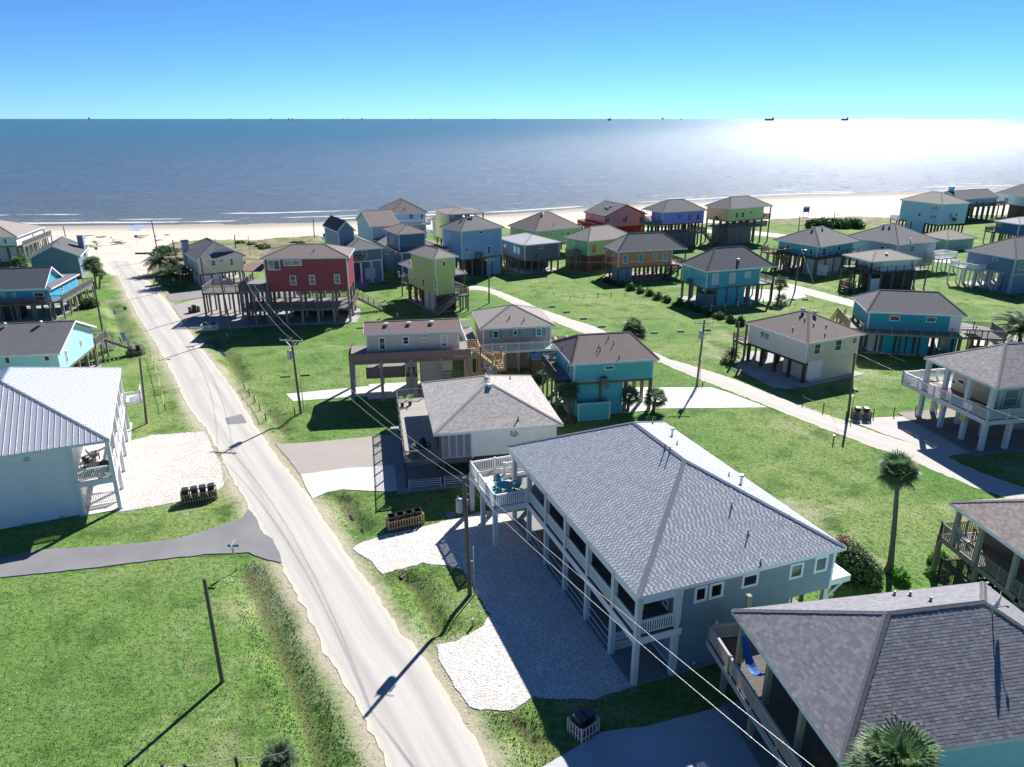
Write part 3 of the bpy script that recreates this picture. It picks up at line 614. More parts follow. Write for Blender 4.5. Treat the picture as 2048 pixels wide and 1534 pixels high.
    def vents(s, pts, kind='pipe', h=.45, r=.06):
        for q in pts:
            p = s.roof_hit(*q)
            if p is None: continue
            if kind == 'pipe': me = cached(('vp', h, r), lambda: MB().tube((0, 0, -.1), (0, 0, h), r, r, 8).tube((0, 0, -.02), (0, 0, .09), r*2.2, r*1.1, 8).mesh('vent_pipe', simple('vent_grey', (.16, .16, .17), .5)))
            elif kind == 'cap': me = cached(('vc', h), lambda: MB().tube((0, 0, -.1), (0, 0, h), .08, .08, 8).tube((0, 0, h), (0, 0, h+.14), .17, .12, 10).mesh('vent_cap', METAL))
            elif kind == 'turbine': me = cached('vt', lambda: MB().tube((0, 0, -.1), (0, 0, .25), .14, .14, 12).tube((0, 0, .25), (0, 0, .42), .24, .26, 12).tube((0, 0, .42), (0, 0, .55), .26, .08, 12).mesh('turbine_vent', METAL))
            else: me = cached('vb', lambda: MB().box(-.18, -.18, -.15, .18, .18, .2).box(-.22, -.22, .2, .22, .22, .25).mesh('box_vent', simple('vent_white', (.6, .6, .6), .5)))
            s.put({'pipe': 'vent_pipe', 'cap': 'vent_cap', 'turbine': 'turbine_vent'}.get(kind, 'box_vent'), me, tuple(p))
    # ---- windows given by their corners in the photograph
    def win(s, face, a, b, style='double', at=None, t=.1, mat=None, name='window', shut=None, pane=None):
        (u0, z0), (u1, z1) = s.on(face, *a, at), s.on(face, *b, at); w = abs(u1-u0); hh = abs(z1-z0); u = (u0+u1)/2; zz = (z0+z1)/2
        w = max(.3, round(w/.05)*.05-2*t); hh = max(.25, round(hh/.05)*.05-2*t); m = mat or WHITE
        zz = min(zz, s.z-hh/2-t-.05) if at is None else zz
        me = cached(('win', round(w, 2), round(hh, 2), t, style, m.name), lambda: frame_mesh(w, hh, t, style, m))
        d = (s.b[1] if face == 'x' else s.b[0]) if at is None else at
        if face == 'x': o = s.put(name, me, (u, d-.045, zz), 0)
        else: o = s.put(name, me, (d-.045, u, zz), -math.pi/2)
        pm = cached(('pane', round(w, 2), round(hh, 2), pane.name if pane else ''), lambda: MB().box(-w/2, .03, -hh/2, w/2, .04, hh/2).mesh('pane', pane or GLASS)); link('pane', pm, o)
        if shut:
            for sg in (-1, 1): link('shutter', cached(('shut', round(hh, 2)), lambda: MB().box(-.2, 0, -hh/2-t, .2, .04, hh/2+t).mesh('shutter', shut)), o, (sg*(w/2+t+.22), .0, 0))
        return o
    def wins(s, face, cr, L, **k):
        for x0, y0, x1, y1 in L: s.win(face, cr(x0, y0), cr(x1, y1), **k)
    # ---- pieces below
    def piles(s, nx=4, ny=4, r=.14, mat=None, box=None, z1=None, pts=None, z0=-.3, square=True):
        b = box or s.b; z1 = z1 or s.fz; m = mat or PILE; hh = z1-z0
        me = cached(('pile', round(hh, 2), r, m.name, square), lambda: (MB().box(-r, -r, 0, r, r, hh) if square else MB().tube((0, 0, 0), (0, 0, hh), r, r, 8)).mesh('piling', m))
        P = pts or [(b[0]+.15+(b[2]-b[0]-.3)*i/(nx-1), b[1]+.15+(b[3]-b[1]-.3)*j/(ny-1)) for i in range(nx) for j in range(ny)]
        for x, y in P: s.put('piling', me, (x, y, z0))
        if pts is None:
            bm_ = MB()
            for i in range(nx): x = b[0]+.15+(b[2]-b[0]-.3)*i/(nx-1); bm_.box(x-.07, b[1]+.05, z1-.3, x+.07, b[3]-.05, z1-.005)
            for y in (b[1]+.02, b[3]-.16): bm_.box(b[0]+.02, y, z1-.28, b[2]-.02, y+.14, z1-.006)
            s.part('floor_beam', bm_, m)
    def slab(s, m=.3, mat=None, box=None, z=.07):
        b = box or s.b; s.part('slab', MB().box(b[0]-m, b[1]-m, -.3, b[2]+m, b[3]+m, z), mat or SLAB)
    def box(s, name, x0, y0, z0, x1, y1, z1, mat): return s.part(name, MB().box(x0, y0, z0, x1, y1, z1), mat)
    def encl(s, fx0, fy0, fx1, fy1, mat, z1=None, z0=-.2, name='lower_wall', inset=.04):
        b = s.b; X = lambda f: b[0]+(b[2]-b[0])*f; Y = lambda f: b[1]+(b[3]-b[1])*f
        return s.box(name, X(fx0)+inset, Y(fy0)+inset, z0, X(fx1)-inset, Y(fy1)-inset, (z1 or s.fz)-.01, mat)
    def rail(s, p, q, z, mat=None, h=1.0, sp=.13, bal=.022, post=1.8, pm=None, style='bal', top=.09, pr=.05):
        mat = mat or DECKW; p = Vector((p[0], p[1], 0)); q = Vector((q[0], q[1], 0)); L = (q-p).length
        if L < .3: return
        d = (q-p)/L; mb = MB(); up = Vector((0, 0, 1)); k = max(1, int(round(L/post)))
        mb.beam(p+up*(z+h), q+up*(z+h), top, .045)
        if style == 'bal':
            mb.beam(p+up*(z+.12), q+up*(z+.12), .045, .06); mb.beam(p+up*(z+h-.1), q+up*(z+h-.1), .045, .06)
            n = int(L/sp)
            for i in range(1, n): c = p+d*(L*i/n); mb.beam(c+up*(z+.13), c+up*(z+h-.09), bal*2, bal*2)
        elif style == 'cable':
            for i in range(1, 6): mb.beam(p+up*(z+h*i/6), q+up*(z+h*i/6), .02, .02)
        elif style == 'rails':
            for i in range(1, 4): mb.beam(p+up*(z+h*i/4), q+up*(z+h*i/4), .04, .09)
        elif style == 'solid': mb.beam(p+up*(z+h*.5), q+up*(z+h*.5), .03, h*.95)
        s.part('railing', mb, mat)
        me = cached(('rp', round(h, 2), (pm or mat).name, pr), lambda: MB().box(-pr, -pr, -.25, pr, pr, h+.08).mesh('railing_post', pm or mat))
        for i in range(k+1): c = p+d*(L*i/k); s.put('railing_post', me, (c.x, c.y, z))
    def deck(s, x0, y0, x1, y1, z=None, rails='', mat=None, boards=False, rm=None, piles=True, beam=.26, fine=False, pm=None, pst=.1, pz0=-.3, ps=2.6, **k):
        z = z or s.fz; mat = mat or DECKW; rm = rm or mat
        if boards:
            w = .15; n = int((y1-y0 if boards == 'x' else x1-x0)/w); ms = MB(); tm = BROWNW
            for i in range(n):
                if boards == 'x': a = y0+(y1-y0)*i/n; ms.box(x0, a, z-.04, x1, a+w-.012, z+random.uniform(-.004, .004))
                else: a = x0+(x1-x0)*i/n; ms.box(a, y0, z-.04, a+w-.012, y1, z+random.uniform(-.004, .004))
            tag(s.part('deck_boards', ms, mat), kind='stuff')
        else: s.part('deck_floor', MB().box(x0, y0, z-.05, x1, y1, z), mat)
        f = MB(); zb = z-.052; f.box(x0-.03, y0-.03, zb-beam, x1+.03, y0+.02, zb+.04).box(x0-.03, y1-.02, zb-beam, x1+.03, y1+.03, zb+.04).box(x0-.03, y0+.021, zb-beam, x0+.02, y1-.021, zb+.04).box(x1-.02, y0+.021, zb-beam, x1+.03, y1-.021, zb+.04)
        nj = max(2, int((x1-x0)/1.2))
        for i in range(1, nj): xx = x0+(x1-x0)*i/nj; f.box(xx-.03, y0+.03, zb-.18, xx+.03, y1-.03, zb-.005)
        s.part('deck_frame', f, rm)
        e = .0
        if 'a' in rails: s.rail((x0, y0+e), (x1, y0+e), z, rm, **k)     # near side
        if 'b' in rails: s.rail((x1-e, y0), (x1-e, y1), z, rm, **k)
        if 'c' in rails: s.rail((x0, y1-e), (x1, y1-e), z, rm, **k)
        if 'd' in rails: s.rail((x0+e, y0), (x0+e, y1), z, rm, **k)
        if piles:
            nx = max(2, int(round((x1-x0)/ps))+1); ny = max(2, int(round((y1-y0)/ps))+1)
            P = [(x0+.1+(x1-x0-.2)*i/(nx-1), y0+.1+(y1-y0-.2)*j/(ny-1)) for i in range(nx) for j in range(ny)]
            b = s.b; P = [p for p in P if not (b[0]+.1 < p[0] < b[2]-.1 and b[1]+.1 < p[1] < b[3]-.1)]
            s.piles(pts=P, z1=z-.06, r=pst, mat=pm or mat, z0=pz0)
    def stairs(s, p, q, z0, z1, w=1.0, mat=None, rail=True):
        mat = mat or DECKW; p = Vector((p[0], p[1], 0)); q = Vector((q[0], q[1], 0)); L = (q-p).length; d = (q-p)/L; a = Vector((-d.y, d.x, 0)); n = max(3, int(abs(z1-z0)/.19)); up = Vector((0, 0, 1)); mb = MB(); r = MB()
        for i in range(n): c = p+d*(L*(i+.5)/n)+up*(z0+(z1-z0)*(i+1)/n-.03); mb.beam(c-a*w/2, c+a*w/2, .28, .05)
        for sg in (-1, 1):
            o = a*sg*(w/2+.03); mb.beam(p+o+up*(z0-.1), q+o+up*(z1-.16), .05, .26)
            r.beam(p+o+up*(z0+.9), q+o+up*(z1+.9), .07, .06)
            for i in range(0, 6): t = i/5; c = p+d*(L*t)+o+up*(z0+(z1-z0)*t); r.beam(c, c+up*.9, .06, .06)
            m = int(L/.25)
            for i in range(1, m): t = i/m; c = p+d*(L*t)+o+up*(z0+(z1-z0)*t); r.beam(c, c+up*.88, .03, .03)
        s.part('stairs', mb, mat)
        if rail: s.part('handrail', r, mat)
    def posts(s, pts, z0, z1, r=.09, mat=None, name='post'):
        m = mat or WHITE; me = cached(('po', round(z1-z0, 2), r, m.name), lambda: MB().box(-r, -r, 0, r, r, z1-z0).mesh(name, m))
        for x, y in pts: s.put(name, me, (x, y, z0))
    def door(s, face, a, b, at=None, mat=None, name='door'):
        (u0, z0), (u1, z1) = s.on(face, *a, at), s.on(face, *b, at); d = (s.b[1] if face == 'x' else s.b[0]) if at is None else at
        z0, z1 = min(z0, z1), max(z0, z1); u0, u1 = min(u0, u1), max(u0, u1); z1 = min(z1, s.z-.1)
        if face == 'x': return s.part(name, MB().box(u0, d-.05, z0, u1, d-.004, z1), mat or WHITE)
        return s.part(name, MB().box(d-.05, u0, z0, d-.004, u1, z1), mat or WHITE)
    def ac(s, face, px, what, at=None, two=False, bracket=True):
        """air conditioner on a bracket on a wall; px = bottom centre in the photograph"""
        d = (s.b[1] if face == 'x' else s.b[0]) if at is None else at
        u, z = s.on(face, *px, d-.5)
        x, y = (u, d-.5) if face == 'x' else (d-.5, u)
        if bracket:
            mb = MB().box(-.85 if two else -.5, -.45, -.08, .85 if two else .5, .45, 0)
            for sx in (-.4, .4): mb.beam((sx, .42, -.75), (sx, -.4, -.06), .06, .06)
            s.put('bracket', mb.mesh('bracket', DECKW), (x, y, z), 0 if face == 'x' else -math.pi/2)
        w = s.world(x, y, z); make_ac(w, s.h+(0 if face == 'x' else -math.pi/2), what, 2 if two else 1)
    def dormer(s, face, u0, u1, zb, rise, d0, depth, mat=None):
        """small gable sitting on the roof, its triangle facing out"""
        uc = (u0+u1)/2; g = MB(); r1 = MB(); z = zb
        if face == 'x': P = lambda u, d, zz: (u, d, zz)
        else: P = lambda u, d, zz: (d, u, zz)
        g.poly([P(u0, d0, z), P(u1, d0, z), P(uc, d0, z+rise)]); s.part('gable_wall', g, mat or s.wall)
        F = []
        for a, b_ in ((u0-.3, uc), (u1+.3, uc)):
            k = rise/((u1-u0)/2); pl = [P(a, d0-.3, z+rise-k*abs(uc-a)), P(uc, d0-.3, z+rise), P(uc, d0+depth, z+rise), P(a, d0+depth, z+rise-k*abs(uc-a))]
            pl = [(p[0], p[1], p[2]+.08) for p in pl]; e = (Vector(pl[3])-Vector(pl[0])).normalized(); nn = e.cross(Vector(pl[1])-Vector(pl[0])).normalized(); v = nn.cross(e); F.append((pl, pl[0], e, v, 0))
            r1.beam(P(a, d0-.28, z+rise-k*abs(uc-a)), P(uc, d0-.28, z+rise), .04, .18)
        s.put('dormer_roof', uvmesh('dormer_roof', F, [s.roofm])); s.part('fascia', r1, s.trim)
def make_ac(w, rz, what, k=1):
    for i in range(k):
        off = (i-(k-1)/2)*.9; p = (w.x+math.cos(rz)*off, w.y+math.sin(rz)*off, w.z)
        lab = 'grey air conditioning unit '+what if k == 1 else ('left' if i == 0 else 'right')+' air conditioner '+what
        t = thing('air_conditioner', lab, 'air conditioner', p, rz, 'air conditioning units')
        def cas():
            mb = MB().box(-.38, -.38, 0, .38, .38, .08).box(-.36, -.36, .08, .36, .36, .12).box(-.38, -.38, .68, .38, .38, .76)
            for a in (-.36, .31):
                for b in (-.36, .31): mb.box(a, b, .1, a+.05, b+.05, .7)
            for j in range(9): mb.box(-.36, -.36, .13+j*.06, .36, .36, .16+j*.06)
            return mb.mesh('casing', ACM)
        link('casing', cached('accas', cas), t); link('coil', cached('accoil', lambda: MB().box(-.33, -.33, .12, .33, .33, .68).mesh('coil', DARK)), t)
        link('fan_grille', cached('acfan', lambda: MB().tube((0, 0, .761), (0, 0, .8), .3, .27, 14).mesh('fan_grille', BLACK)), t)
def shingle_tabs(h, key, mat, row=.15, w=.3, planes=None, lift=.005, wob=.35, alt=False):
    """real overlapping shingle tabs on a hip roof, joined into one part (too small to pick apart)"""
    V = []; T = []; k = 0
    for pi, pl in enumerate(h.planes):
        o = np.array(pl[0], float); e = np.array(pl[1], float)-o; L = np.linalg.norm(e); e /= L; c = np.array(pl[2], float)-o; nrm = np.cross(e, c); nrm /= np.linalg.norm(nrm); v = np.cross(nrm, e)
        q = [((np.array(p)-o)@e, (np.array(p)-o)@v) for p in pl]; H = max(b for a, b in q); n = int(H/row)
        for r in range(n+1):
            v0 = r*row-.03; v1 = min(v0+row*1.25, H); t = min(max(v0+row*.5, 0)/H, 1)
            if len(pl) == 4: u0 = q[3][0]*t; u1 = q[1][0]+(q[2][0]-q[1][0])*t
            else: u0 = q[2][0]*t; u1 = q[1][0]+(q[2][0]-q[1][0])*t
            off = (r % 2)*w*.5+rng.random()*.06; a = np.arange(u0-off, u1, w); a0 = np.clip(a, u0, u1); a1 = np.clip(a+w*(1-.03), u0, u1); ok = (a1-a0) > .03; a0, a1 = a0[ok], a1[ok]
            m = len(a0)
            if not m: continue
            j = rng.random(m)*row*wob*.3; lf = lift*(0.7+.6*rng.random(m)); B = lambda uu, vv, hh: o+np.outer(uu, e)+np.outer(vv, v)+np.outer(hh, nrm)
            z_ = np.zeros(m)
            V.append(np.stack([B(a0, v0+j, z_), B(a1, v0+j, z_), B(a0, v0+j, lf+.002), B(a1, v0+j, lf+.002), B(a1, z_+v1, z_+.003), B(a0, z_+v1, z_+.003)], 1)); T.append(np.repeat(rng.random(m) if not alt else np.clip(.12+.55*((np.arange(m)+int(rng.integers(0, 2))) % 2)+.33*rng.random(m)-.15*(rng.random(m) > .8), 0, 1), 6))
    V = np.concatenate(V); m = len(V); i = np.arange(m)[:, None]*6
    F = np.concatenate([i+np.array([[0, 1, 3, 2]]), i+np.array([[2, 3, 4, 5]])]); me = np_mesh('shingles', V.reshape(-1, 3), F, mat, {'tint': np.concatenate(T)}); me.polygons.foreach_set('use_smooth', [False]*len(F))
    return tag(h.put('shingles', me), kind='stuff')
METAL_ROOF = simple('white_metal_roof', (.62, .64, .68), .38, .35)
def porch_chair(w, rz, colour, label, group='porch chairs'):
    m = {'black': simple('black_chair', (.02, .02, .025), .5), 'teal': simple('teal_plastic', (.01, .30, .38), .45), 'wood': BROWNW, 'white': WHITE}[colour]
    t = thing('porch_chair', label, 'chair', w, rz, group)
    link('seat', cached(('cs', m.name), lambda: MB().hexa([(-.28, -.3, .3), (.28, -.3, .3), (.28, .25, .22), (-.28, .25, .22), (-.28, -.3, .36), (.28, -.3, .36), (.28, .25, .28), (-.28, .25, .28)]).mesh('seat', m)), t)
    def back():
        mb = MB()
        for i in range(5): x = -.24+i*.12; hh = 1.0-.05*abs(i-2)**1.5; mb.hexa([(x-.05, .2, .25), (x+.05, .2, .25), (x+.05, .23, .25), (x-.05, .23, .25), (x-.055, .45, hh), (x+.055, .45, hh), (x+.055, .48, hh), (x-.055, .48, hh)])
        return mb.mesh('backrest', m)
    link('backrest', cached(('cb', m.name), back), t)
    for sx in (-1, 1):
        link('armrest', cached(('ca', m.name), lambda: MB().box(-.07, -.4, .52, .07, .35, .55).mesh('armrest', m)), t, (sx*.33, 0, 0))
        link('leg', cached(('cl', m.name), lambda: MB().box(-.03, -.36, 0, .03, -.28, .52).mesh('leg', m)), t, (sx*.33, 0, 0)); link('leg', cached(('cl2', m.name), lambda: MB().beam((0, -.1, .28), (0, .45, .0), .06, .08).mesh('leg', m)), t, (sx*.28, 0, 0))
    return t
def ROUND_TABLE(w, label, m=None, r=.55, h=.72):
    m = m or simple('black_chair', (.02, .02, .025), .5); t = thing('round_table', label, 'table', w)
    link('table_top', MB().tube((0, 0, h-.04), (0, 0, h), r, r, 20).mesh('table_top', m), t)
    for a in range(4): x, y = math.cos(a*1.57+.78)*r*.6, math.sin(a*1.57+.78)*r*.6; link('leg', MB().box(x-.03, y-.03, 0, x+.03, y+.03, h-.04).mesh('leg', m), t)
# ------------------------------------------------------------------ colours
def S(k, c): return siding('siding_'+k, c)
SH_BROWN = shingle('brown_shingle', (0.247, 0.202, 0.189), (0.176, 0.143, 0.137)); SH_GREY = shingle('grey_shingle', (0.195, 0.195, 0.208), (0.130, 0.130, 0.143)); SH_DARK = shingle('charcoal_shingle', (0.111, 0.114, 0.130), (0.078, 0.081, 0.091))
SH_TAN = shingle('tan_shingle', (0.351, 0.319, 0.293), (0.260, 0.234, 0.215)); SH_RED = shingle('red_brown_shingle', (0.247, 0.163, 0.156), (0.182, 0.124, 0.117)); SH_LIGHT = shingle('silver_shingle', (0.468, 0.481, 0.507), (0.390, 0.403, 0.429)); SH_SLATE = shingle('slate_shingle', (0.169, 0.176, 0.195), (0.111, 0.117, 0.130))
AQUA = S('aqua', (0.125, 0.525, 0.650)); TURQ = S('turquoise', (0.019, 0.375, 0.475)); SKYB = S('sky_blue', (0.250, 0.450, 0.700)); SLATE = S('slate_blue', (0.150, 0.250, 0.350)); LIME = S('lime', (0.525, 0.587, 0.250)); PALEY = S('pale_yellow', (0.725, 0.750, 0.500))
BEIGE = S('beige', (0.625, 0.575, 0.475)); TAUPE = S('taupe', (0.413, 0.362, 0.338)); WH = S('white', (0.850, 0.850, 0.850)); GB = S('grey_blue', (0.250, 0.312, 0.388)); NAVY = S('navy', (0.037, 0.112, 0.300)); DBLUE = S('dark_blue', (0.075, 0.188, 0.300))
# ---------------- houses of the left side
h = House('white walled stilt house with a tan hip roof at the far left edge', (34, 475), None, (90, 454), 6.0, ly=13, wall=WH, roof=SH_TAN, fpy=491, short='tan roofed white house', peak=(15, 437))
h.piles(4, 4); h.wins('x', cA, [(255, 270, 275, 320)]); h.deck(-.6, -1.0, h.LX, h.b[1], rails='a', rm=DECKW); h.deck(h.b[2], 1, h.LX+1.8, 6, rails='abc', rm=BROWNW); h.encl(.35, .1, 1, .9, WH); h.wins('y', cA, [(25, 310, 60, 350)])
h = House('slate blue gabled house with two toned dark roof and a boxy blue chimney', (54, 520), None, (156, 520), 4.4, ly=13, kind='gable_y', wall=SLATE, roof=SH_DARK, rise=2.3, floor=.3, short='slate blue gabled house', h=22)
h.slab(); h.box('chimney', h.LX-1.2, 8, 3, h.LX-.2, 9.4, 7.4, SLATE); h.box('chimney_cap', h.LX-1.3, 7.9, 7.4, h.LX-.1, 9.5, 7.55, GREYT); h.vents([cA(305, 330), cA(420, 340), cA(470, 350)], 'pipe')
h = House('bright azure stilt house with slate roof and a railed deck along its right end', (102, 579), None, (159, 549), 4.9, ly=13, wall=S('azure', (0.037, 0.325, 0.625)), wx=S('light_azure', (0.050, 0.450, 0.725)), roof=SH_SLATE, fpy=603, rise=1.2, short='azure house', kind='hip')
h.piles(4, 5); h.win('x', cA(482, 690), cA(510, 728)); h.win('x', cA(540, 655), cA(560, 720)); h.wins('y', cA, [(262, 738, 365, 805), (95, 743, 135, 790), (5, 745, 48, 793)])
h.deck(h.b[0], -1.1, h.LX+2, h.b[1], rails='abd', rm=DECKW); h.deck(h.b[0]-1.0, h.b[1], h.b[0], h.LY+2, rails='d', rm=BROWNW); h.encl(0, .45, .35, 1, DARKW); h.slab(.2, CONC)
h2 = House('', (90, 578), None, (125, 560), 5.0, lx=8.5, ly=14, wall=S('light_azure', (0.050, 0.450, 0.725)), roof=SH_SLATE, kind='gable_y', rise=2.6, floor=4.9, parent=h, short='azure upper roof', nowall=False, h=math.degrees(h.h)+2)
h = House('light aqua gabled house with a charcoal roof and wooden stairs on its right side', (120, 709), None, (193, 655), 5.0, ly=15, kind='gable_y', wall=S('light_aqua', (0.450, 0.775, 0.825)), roof=SH_GREY, fpy=745, short='light aqua house', rise=2.3)
h.piles(5, 4); h.wins('x', cA, [(635, 1120, 658, 1170), (515, 1205, 548, 1295)]); h.wins('y', cA, [(345, 1245, 405, 1290), (30, 1255, 90, 1310)]); h.slab(.3, CONC); h.vents([cA(40, 1015), cA(328, 1000)], 'turbine')
h.deck(h.b[2], .4, h.LX+3.6, 5, rails='abd', rm=DECKW); h.stairs((h.LX+4.8, -3.6), (h.LX+3.0, .4), 0, h.fz, 1.1); h.stairs((h.LX+7.2, 1.5), (h.LX+3.6, 1.5), 0, h.fz, 1.1)
L4H = h
# big white house with a metal roof
h = House('large white two storey house with a ribbed metal hip roof and long white balcony', (219, 883), None, (242, 738), 6.0, ly=15.6, ov=.3, wall=S('cool_white', (0.84, 0.86, 0.88)), wx=WH, rise=3.5, metal=METAL_ROOF, floor=0.0, body=(.3, 2.9, -.3, -.3), short='metal roofed white house', roof=SH_GREY, soff=WH)
L5H = h; h.slab(.1, CONCW, (0, 0, h.LX, 3)); DZ = 2.95
h.deck(0, .1, h.LX-1, 2.88, DZ, '', mat=CONCW, rm=WHITE, boards='y', piles=False, beam=.42); h.rail((.12, .15), (.12, 2.8), DZ, WHITE, pr=.06); h.rail((.12, .15), (h.LX-1.2, .15), DZ, WHITE, pr=.06)
h.posts([(.15+i*(h.LX-1.5)/5, .2) for i in range(6)], -.1, 5.98, .15, WHITE, 'porch_column'); h.posts([(.15, 2.75)], 0, 5.98, .1, WHITE, 'porch_column')
h.rail((1.5, .25), (1.5, 2.8), .08, WHITE); h.door('x', cF(640, 1150), cF(690, 1280)); h.box('landing', h.LX-1.6, -1.4, DZ-.3, h.LX+.4, 0, DZ, WHITE)
h.rail((h.LX-1.6, -1.4), (h.LX+.4, -1.4), DZ, WHITE); h.rail((h.LX-1.6, -1.4), (h.LX-1.6, 0), DZ, WHITE)
for q in (cF(215, 955), cF(495, 1420), cF(205, 1475)):
    u, z = h.on('y', *q); h.box('wall_vent', h.b[0]-.05, u-.2, z-.15, h.b[0]-.003, u+.2, z+.15, GREYT)
h.box('floor_band', h.b[0]-.02, h.b[1], 2.9, h.b[0]-.003, h.b[3], 3.05, WH)
for k, (x, y, r) in enumerate(((1.0, 2.0, .3), (1.9, 1.1, 2.), (.9, .9, 4.), (3.1, 2.1, 1.), (4.4, 1.9, .4))): porch_chair(h.world(x, y, DZ), h.h+r, 'black', 'black porch chair on the white balcony, ' + ('corner one', 'one in front of the balcony table', 'one nearest the railing', 'one by the balcony wall', 'furthest from the corner column')[k])
ROUND_TABLE(h.world(1.5, 1.6, DZ), 'round dark table on the corner of the white balcony')
# ---------------- beach-side rows
h = House('pale yellow stilt house with a chimney box and dark gabled slate roof', (391, 522), (361, 500), (491, 512), 4.9, wall=PALEY, roof=SH_SLATE, fpy=549, peak=(412, 476), short='pale yellow house')
h.piles(5, 5); h.wins('x', cB, [(325, 565, 370, 605), (475, 550, 510, 605), (392, 560, 430, 572)]); h.encl(0, 0, .5, .55, WH, inset=.12); h.slab(.4, CONC); h.box('chimney', -.1, h.LY-4.6, 3.2, 1.1, h.LY-3.4, 7.2, GREYT); h.box('chimney_cap', -.2, h.LY-4.7, 7.2, 1.2, h.LY-3.3, 7.35, BLACK)
h.wins('y', cB, [(130, 560, 150, 590), (160, 575, 185, 600)]); h.dormer('x', h.LX*.3, h.LX*.86, 5.6, 1.3, 1.5, 3.2); h.deck(-1.8, 5, 0, h.LY+2, rails='cd', mat=DARKW); h.vents([cB(365, 410), cB(425, 445)], 'pipe')
h = House('deep red stilt house with two levels of timber decks underneath and beside it', (698, 516), (520, 519), None, 10.1, lx=8.5, ov=.4, wall=S('barn_red', (0.32, 0.05, 0.075)), roof=SH_BROWN, fpy=580, peak=(573, 490), short='red house')
h.wins('y', cB, [(775, 560, 885, 640)], style='pair'); h.wins('y', cB, [(905, 560, 1055, 605), (955, 685, 1015, 760), (1110, 680, 1165, 757), (1310, 675, 1365, 750)])
MZ = zcol(h.world(.4, 0).x, h.world(.4, 0).y, 614); h.slab(.6, CONC)
for x_ in (.55, 4.2, 7.9): h.piles(pts=[(x_, .55+i*(h.LY-1.1)/5) for i in range(6)], z1=h.fz, r=.17, mat=wood('pale_piling', (.3, .27, .24)))
h.deck(0, 0, h.LX, h.LY+3.4, MZ, 'abd', rm=DECKW, piles=False); h.deck(0, h.LY-.4, h.LX, h.LY+3.6, h.fz+.3, 'acd', rm=DECKW, pst=.15); h.deck(h.LX-4, h.LY+3.6, h.LX+2, h.LY+10.5, h.fz-.9, 'abcd', rm=DECKW, pst=.13)
h.stairs((h.LX-1.2, -4.3), (h.LX-1.2, 0), 0, MZ, 1.1); h.box('boarded_lower_wall', 5.5, 1.5, 0, 7.8, h.LY-3, MZ-.35, DARKW); h.vents([(628, 503)], 'pipe'); h.box('sunshade', .3, h.LY+.2, h.fz+3.1, h.LX-.4, h.LY+3.4, h.fz+3.2, BROWNW); h.posts([(.5, h.LY+3.3), (h.LX-.6, h.LY+3.3)], h.fz, h.fz+3.1, .08, DECKW)
h.box('counter', 1, h.LY+.6, MZ, 1.8, h.LY+2.6, MZ+.9, DARKW)
REDH = h
h = House('slate blue house with a garage below and a gabled upper room above its dark roof', (694, 503), (620, 480), (754, 490), 6.4, wall=SLATE, roof=SH_SLATE, fpy=524, rise=1.5, short='slate house with upper gable', h=29)
h.win('x', cB(1535, 455), cB(1577, 520)); h.encl(.55, 0, 1, .6, SLATE); h.door('x', cB(1560, 625), cB(1645, 705), mat=GREYT, name='garage_door'); h.piles(4, 4, mat=WHITE); h.slab(.5, CONC); h.encl(0, .4, 1, 1, GB); h.ac('x', cB(1510, 558), 'on the slate house with the upper gable', two=True)
House('', (674, 465), (641, 452.5), (712, 462.5), 9.4, kind='gable_y', wall=SLATE, roof=SH_DARK, floor=6.4, rise=1.9, parent=h, short='upper gable', ov=.3).wins('x', cB, [(1225, 305, 1235, 330)])
h = House('large pale blue two storey beach house with a brown hip roof and balconies', (780, 429), (750, 419), (858, 426), 9.6, h=24, wall=S('pale_blue', (0.450, 0.625, 0.750)), roof=SH_BROWN, floor=.2, peak=(806, 400), short='large pale blue house')
h.wins('x', cC, [(470, 195, 510, 235), (560, 195, 590, 240), (340, 205, 355, 225), (560, 300, 590, 325), (500, 305, 530, 325)]); h.deck(0, -1.8, h.LX, h.b[1], zcol(h.world(3, 0).x, h.world(3, 0).y, 447.5), 'ab', rm=WHITE, piles=False); h.vents([cC(430, 160), cC(440, 150)], 'pipe')
House('', (741, 455), (704, 441), (790, 447), 8.2, h=26, kind='gable_x', wall=S('pale_blue', (0.450, 0.625, 0.750)), roof=SH_BROWN, floor=.2, parent=h, short='pale blue wing', rise=2.6).wins('x', cC, [(225, 325, 240, 340), (275, 315, 290, 335)])
h = House('dark blue two part house with brown roofs and white stairs down its left side', (800, 507), (752, 480), (892, 496), 5.4, h=26, wall=DBLUE, roof=SH_BROWN, floor=.2, rise=2.0, short='dark blue house')
h.wins('y', cC, [(272, 460, 290, 520), (293, 468, 312, 522), (322, 468, 333, 485), (357, 488, 375, 520), (395, 502, 415, 530)]); h.wins('x', cC, [(655, 475, 675, 488), (690, 475, 712, 492), (760, 475, 780, 495)]); h.stairs((-2.2, h.LY-8), (-1.2, h.LY-2), .1, 3.2, 1.1, WHITE); h.deck(-1.8, h.LY-2, 0, h.LY+1, 3.2, 'cd', rm=WHITE, mat=WHITE)
House('', (794, 470), (772, 465), (856, 466), 8.8, h=26, wall=DBLUE, roof=SH_BROWN, floor=5.2, parent=h, short='dark blue upper', ly=9, peak=(806, 447)).wins('y', cC, [(320, 365, 332, 430), (336, 370, 352, 430)])
h = House('narrow tan and grey three storey house with a brown hip roof beside the beach', (894, 430), (870, 419), (967, 426), 9.6, wall=S('mustard', (0.688, 0.587, 0.275)), wx=S('umber_grey', (0.200, 0.175, 0.175)), roof=SH_BROWN, floor=3.4, peak=(892, 409), short='tan three storey house', body=(.5, .5, -1.8, -.5))
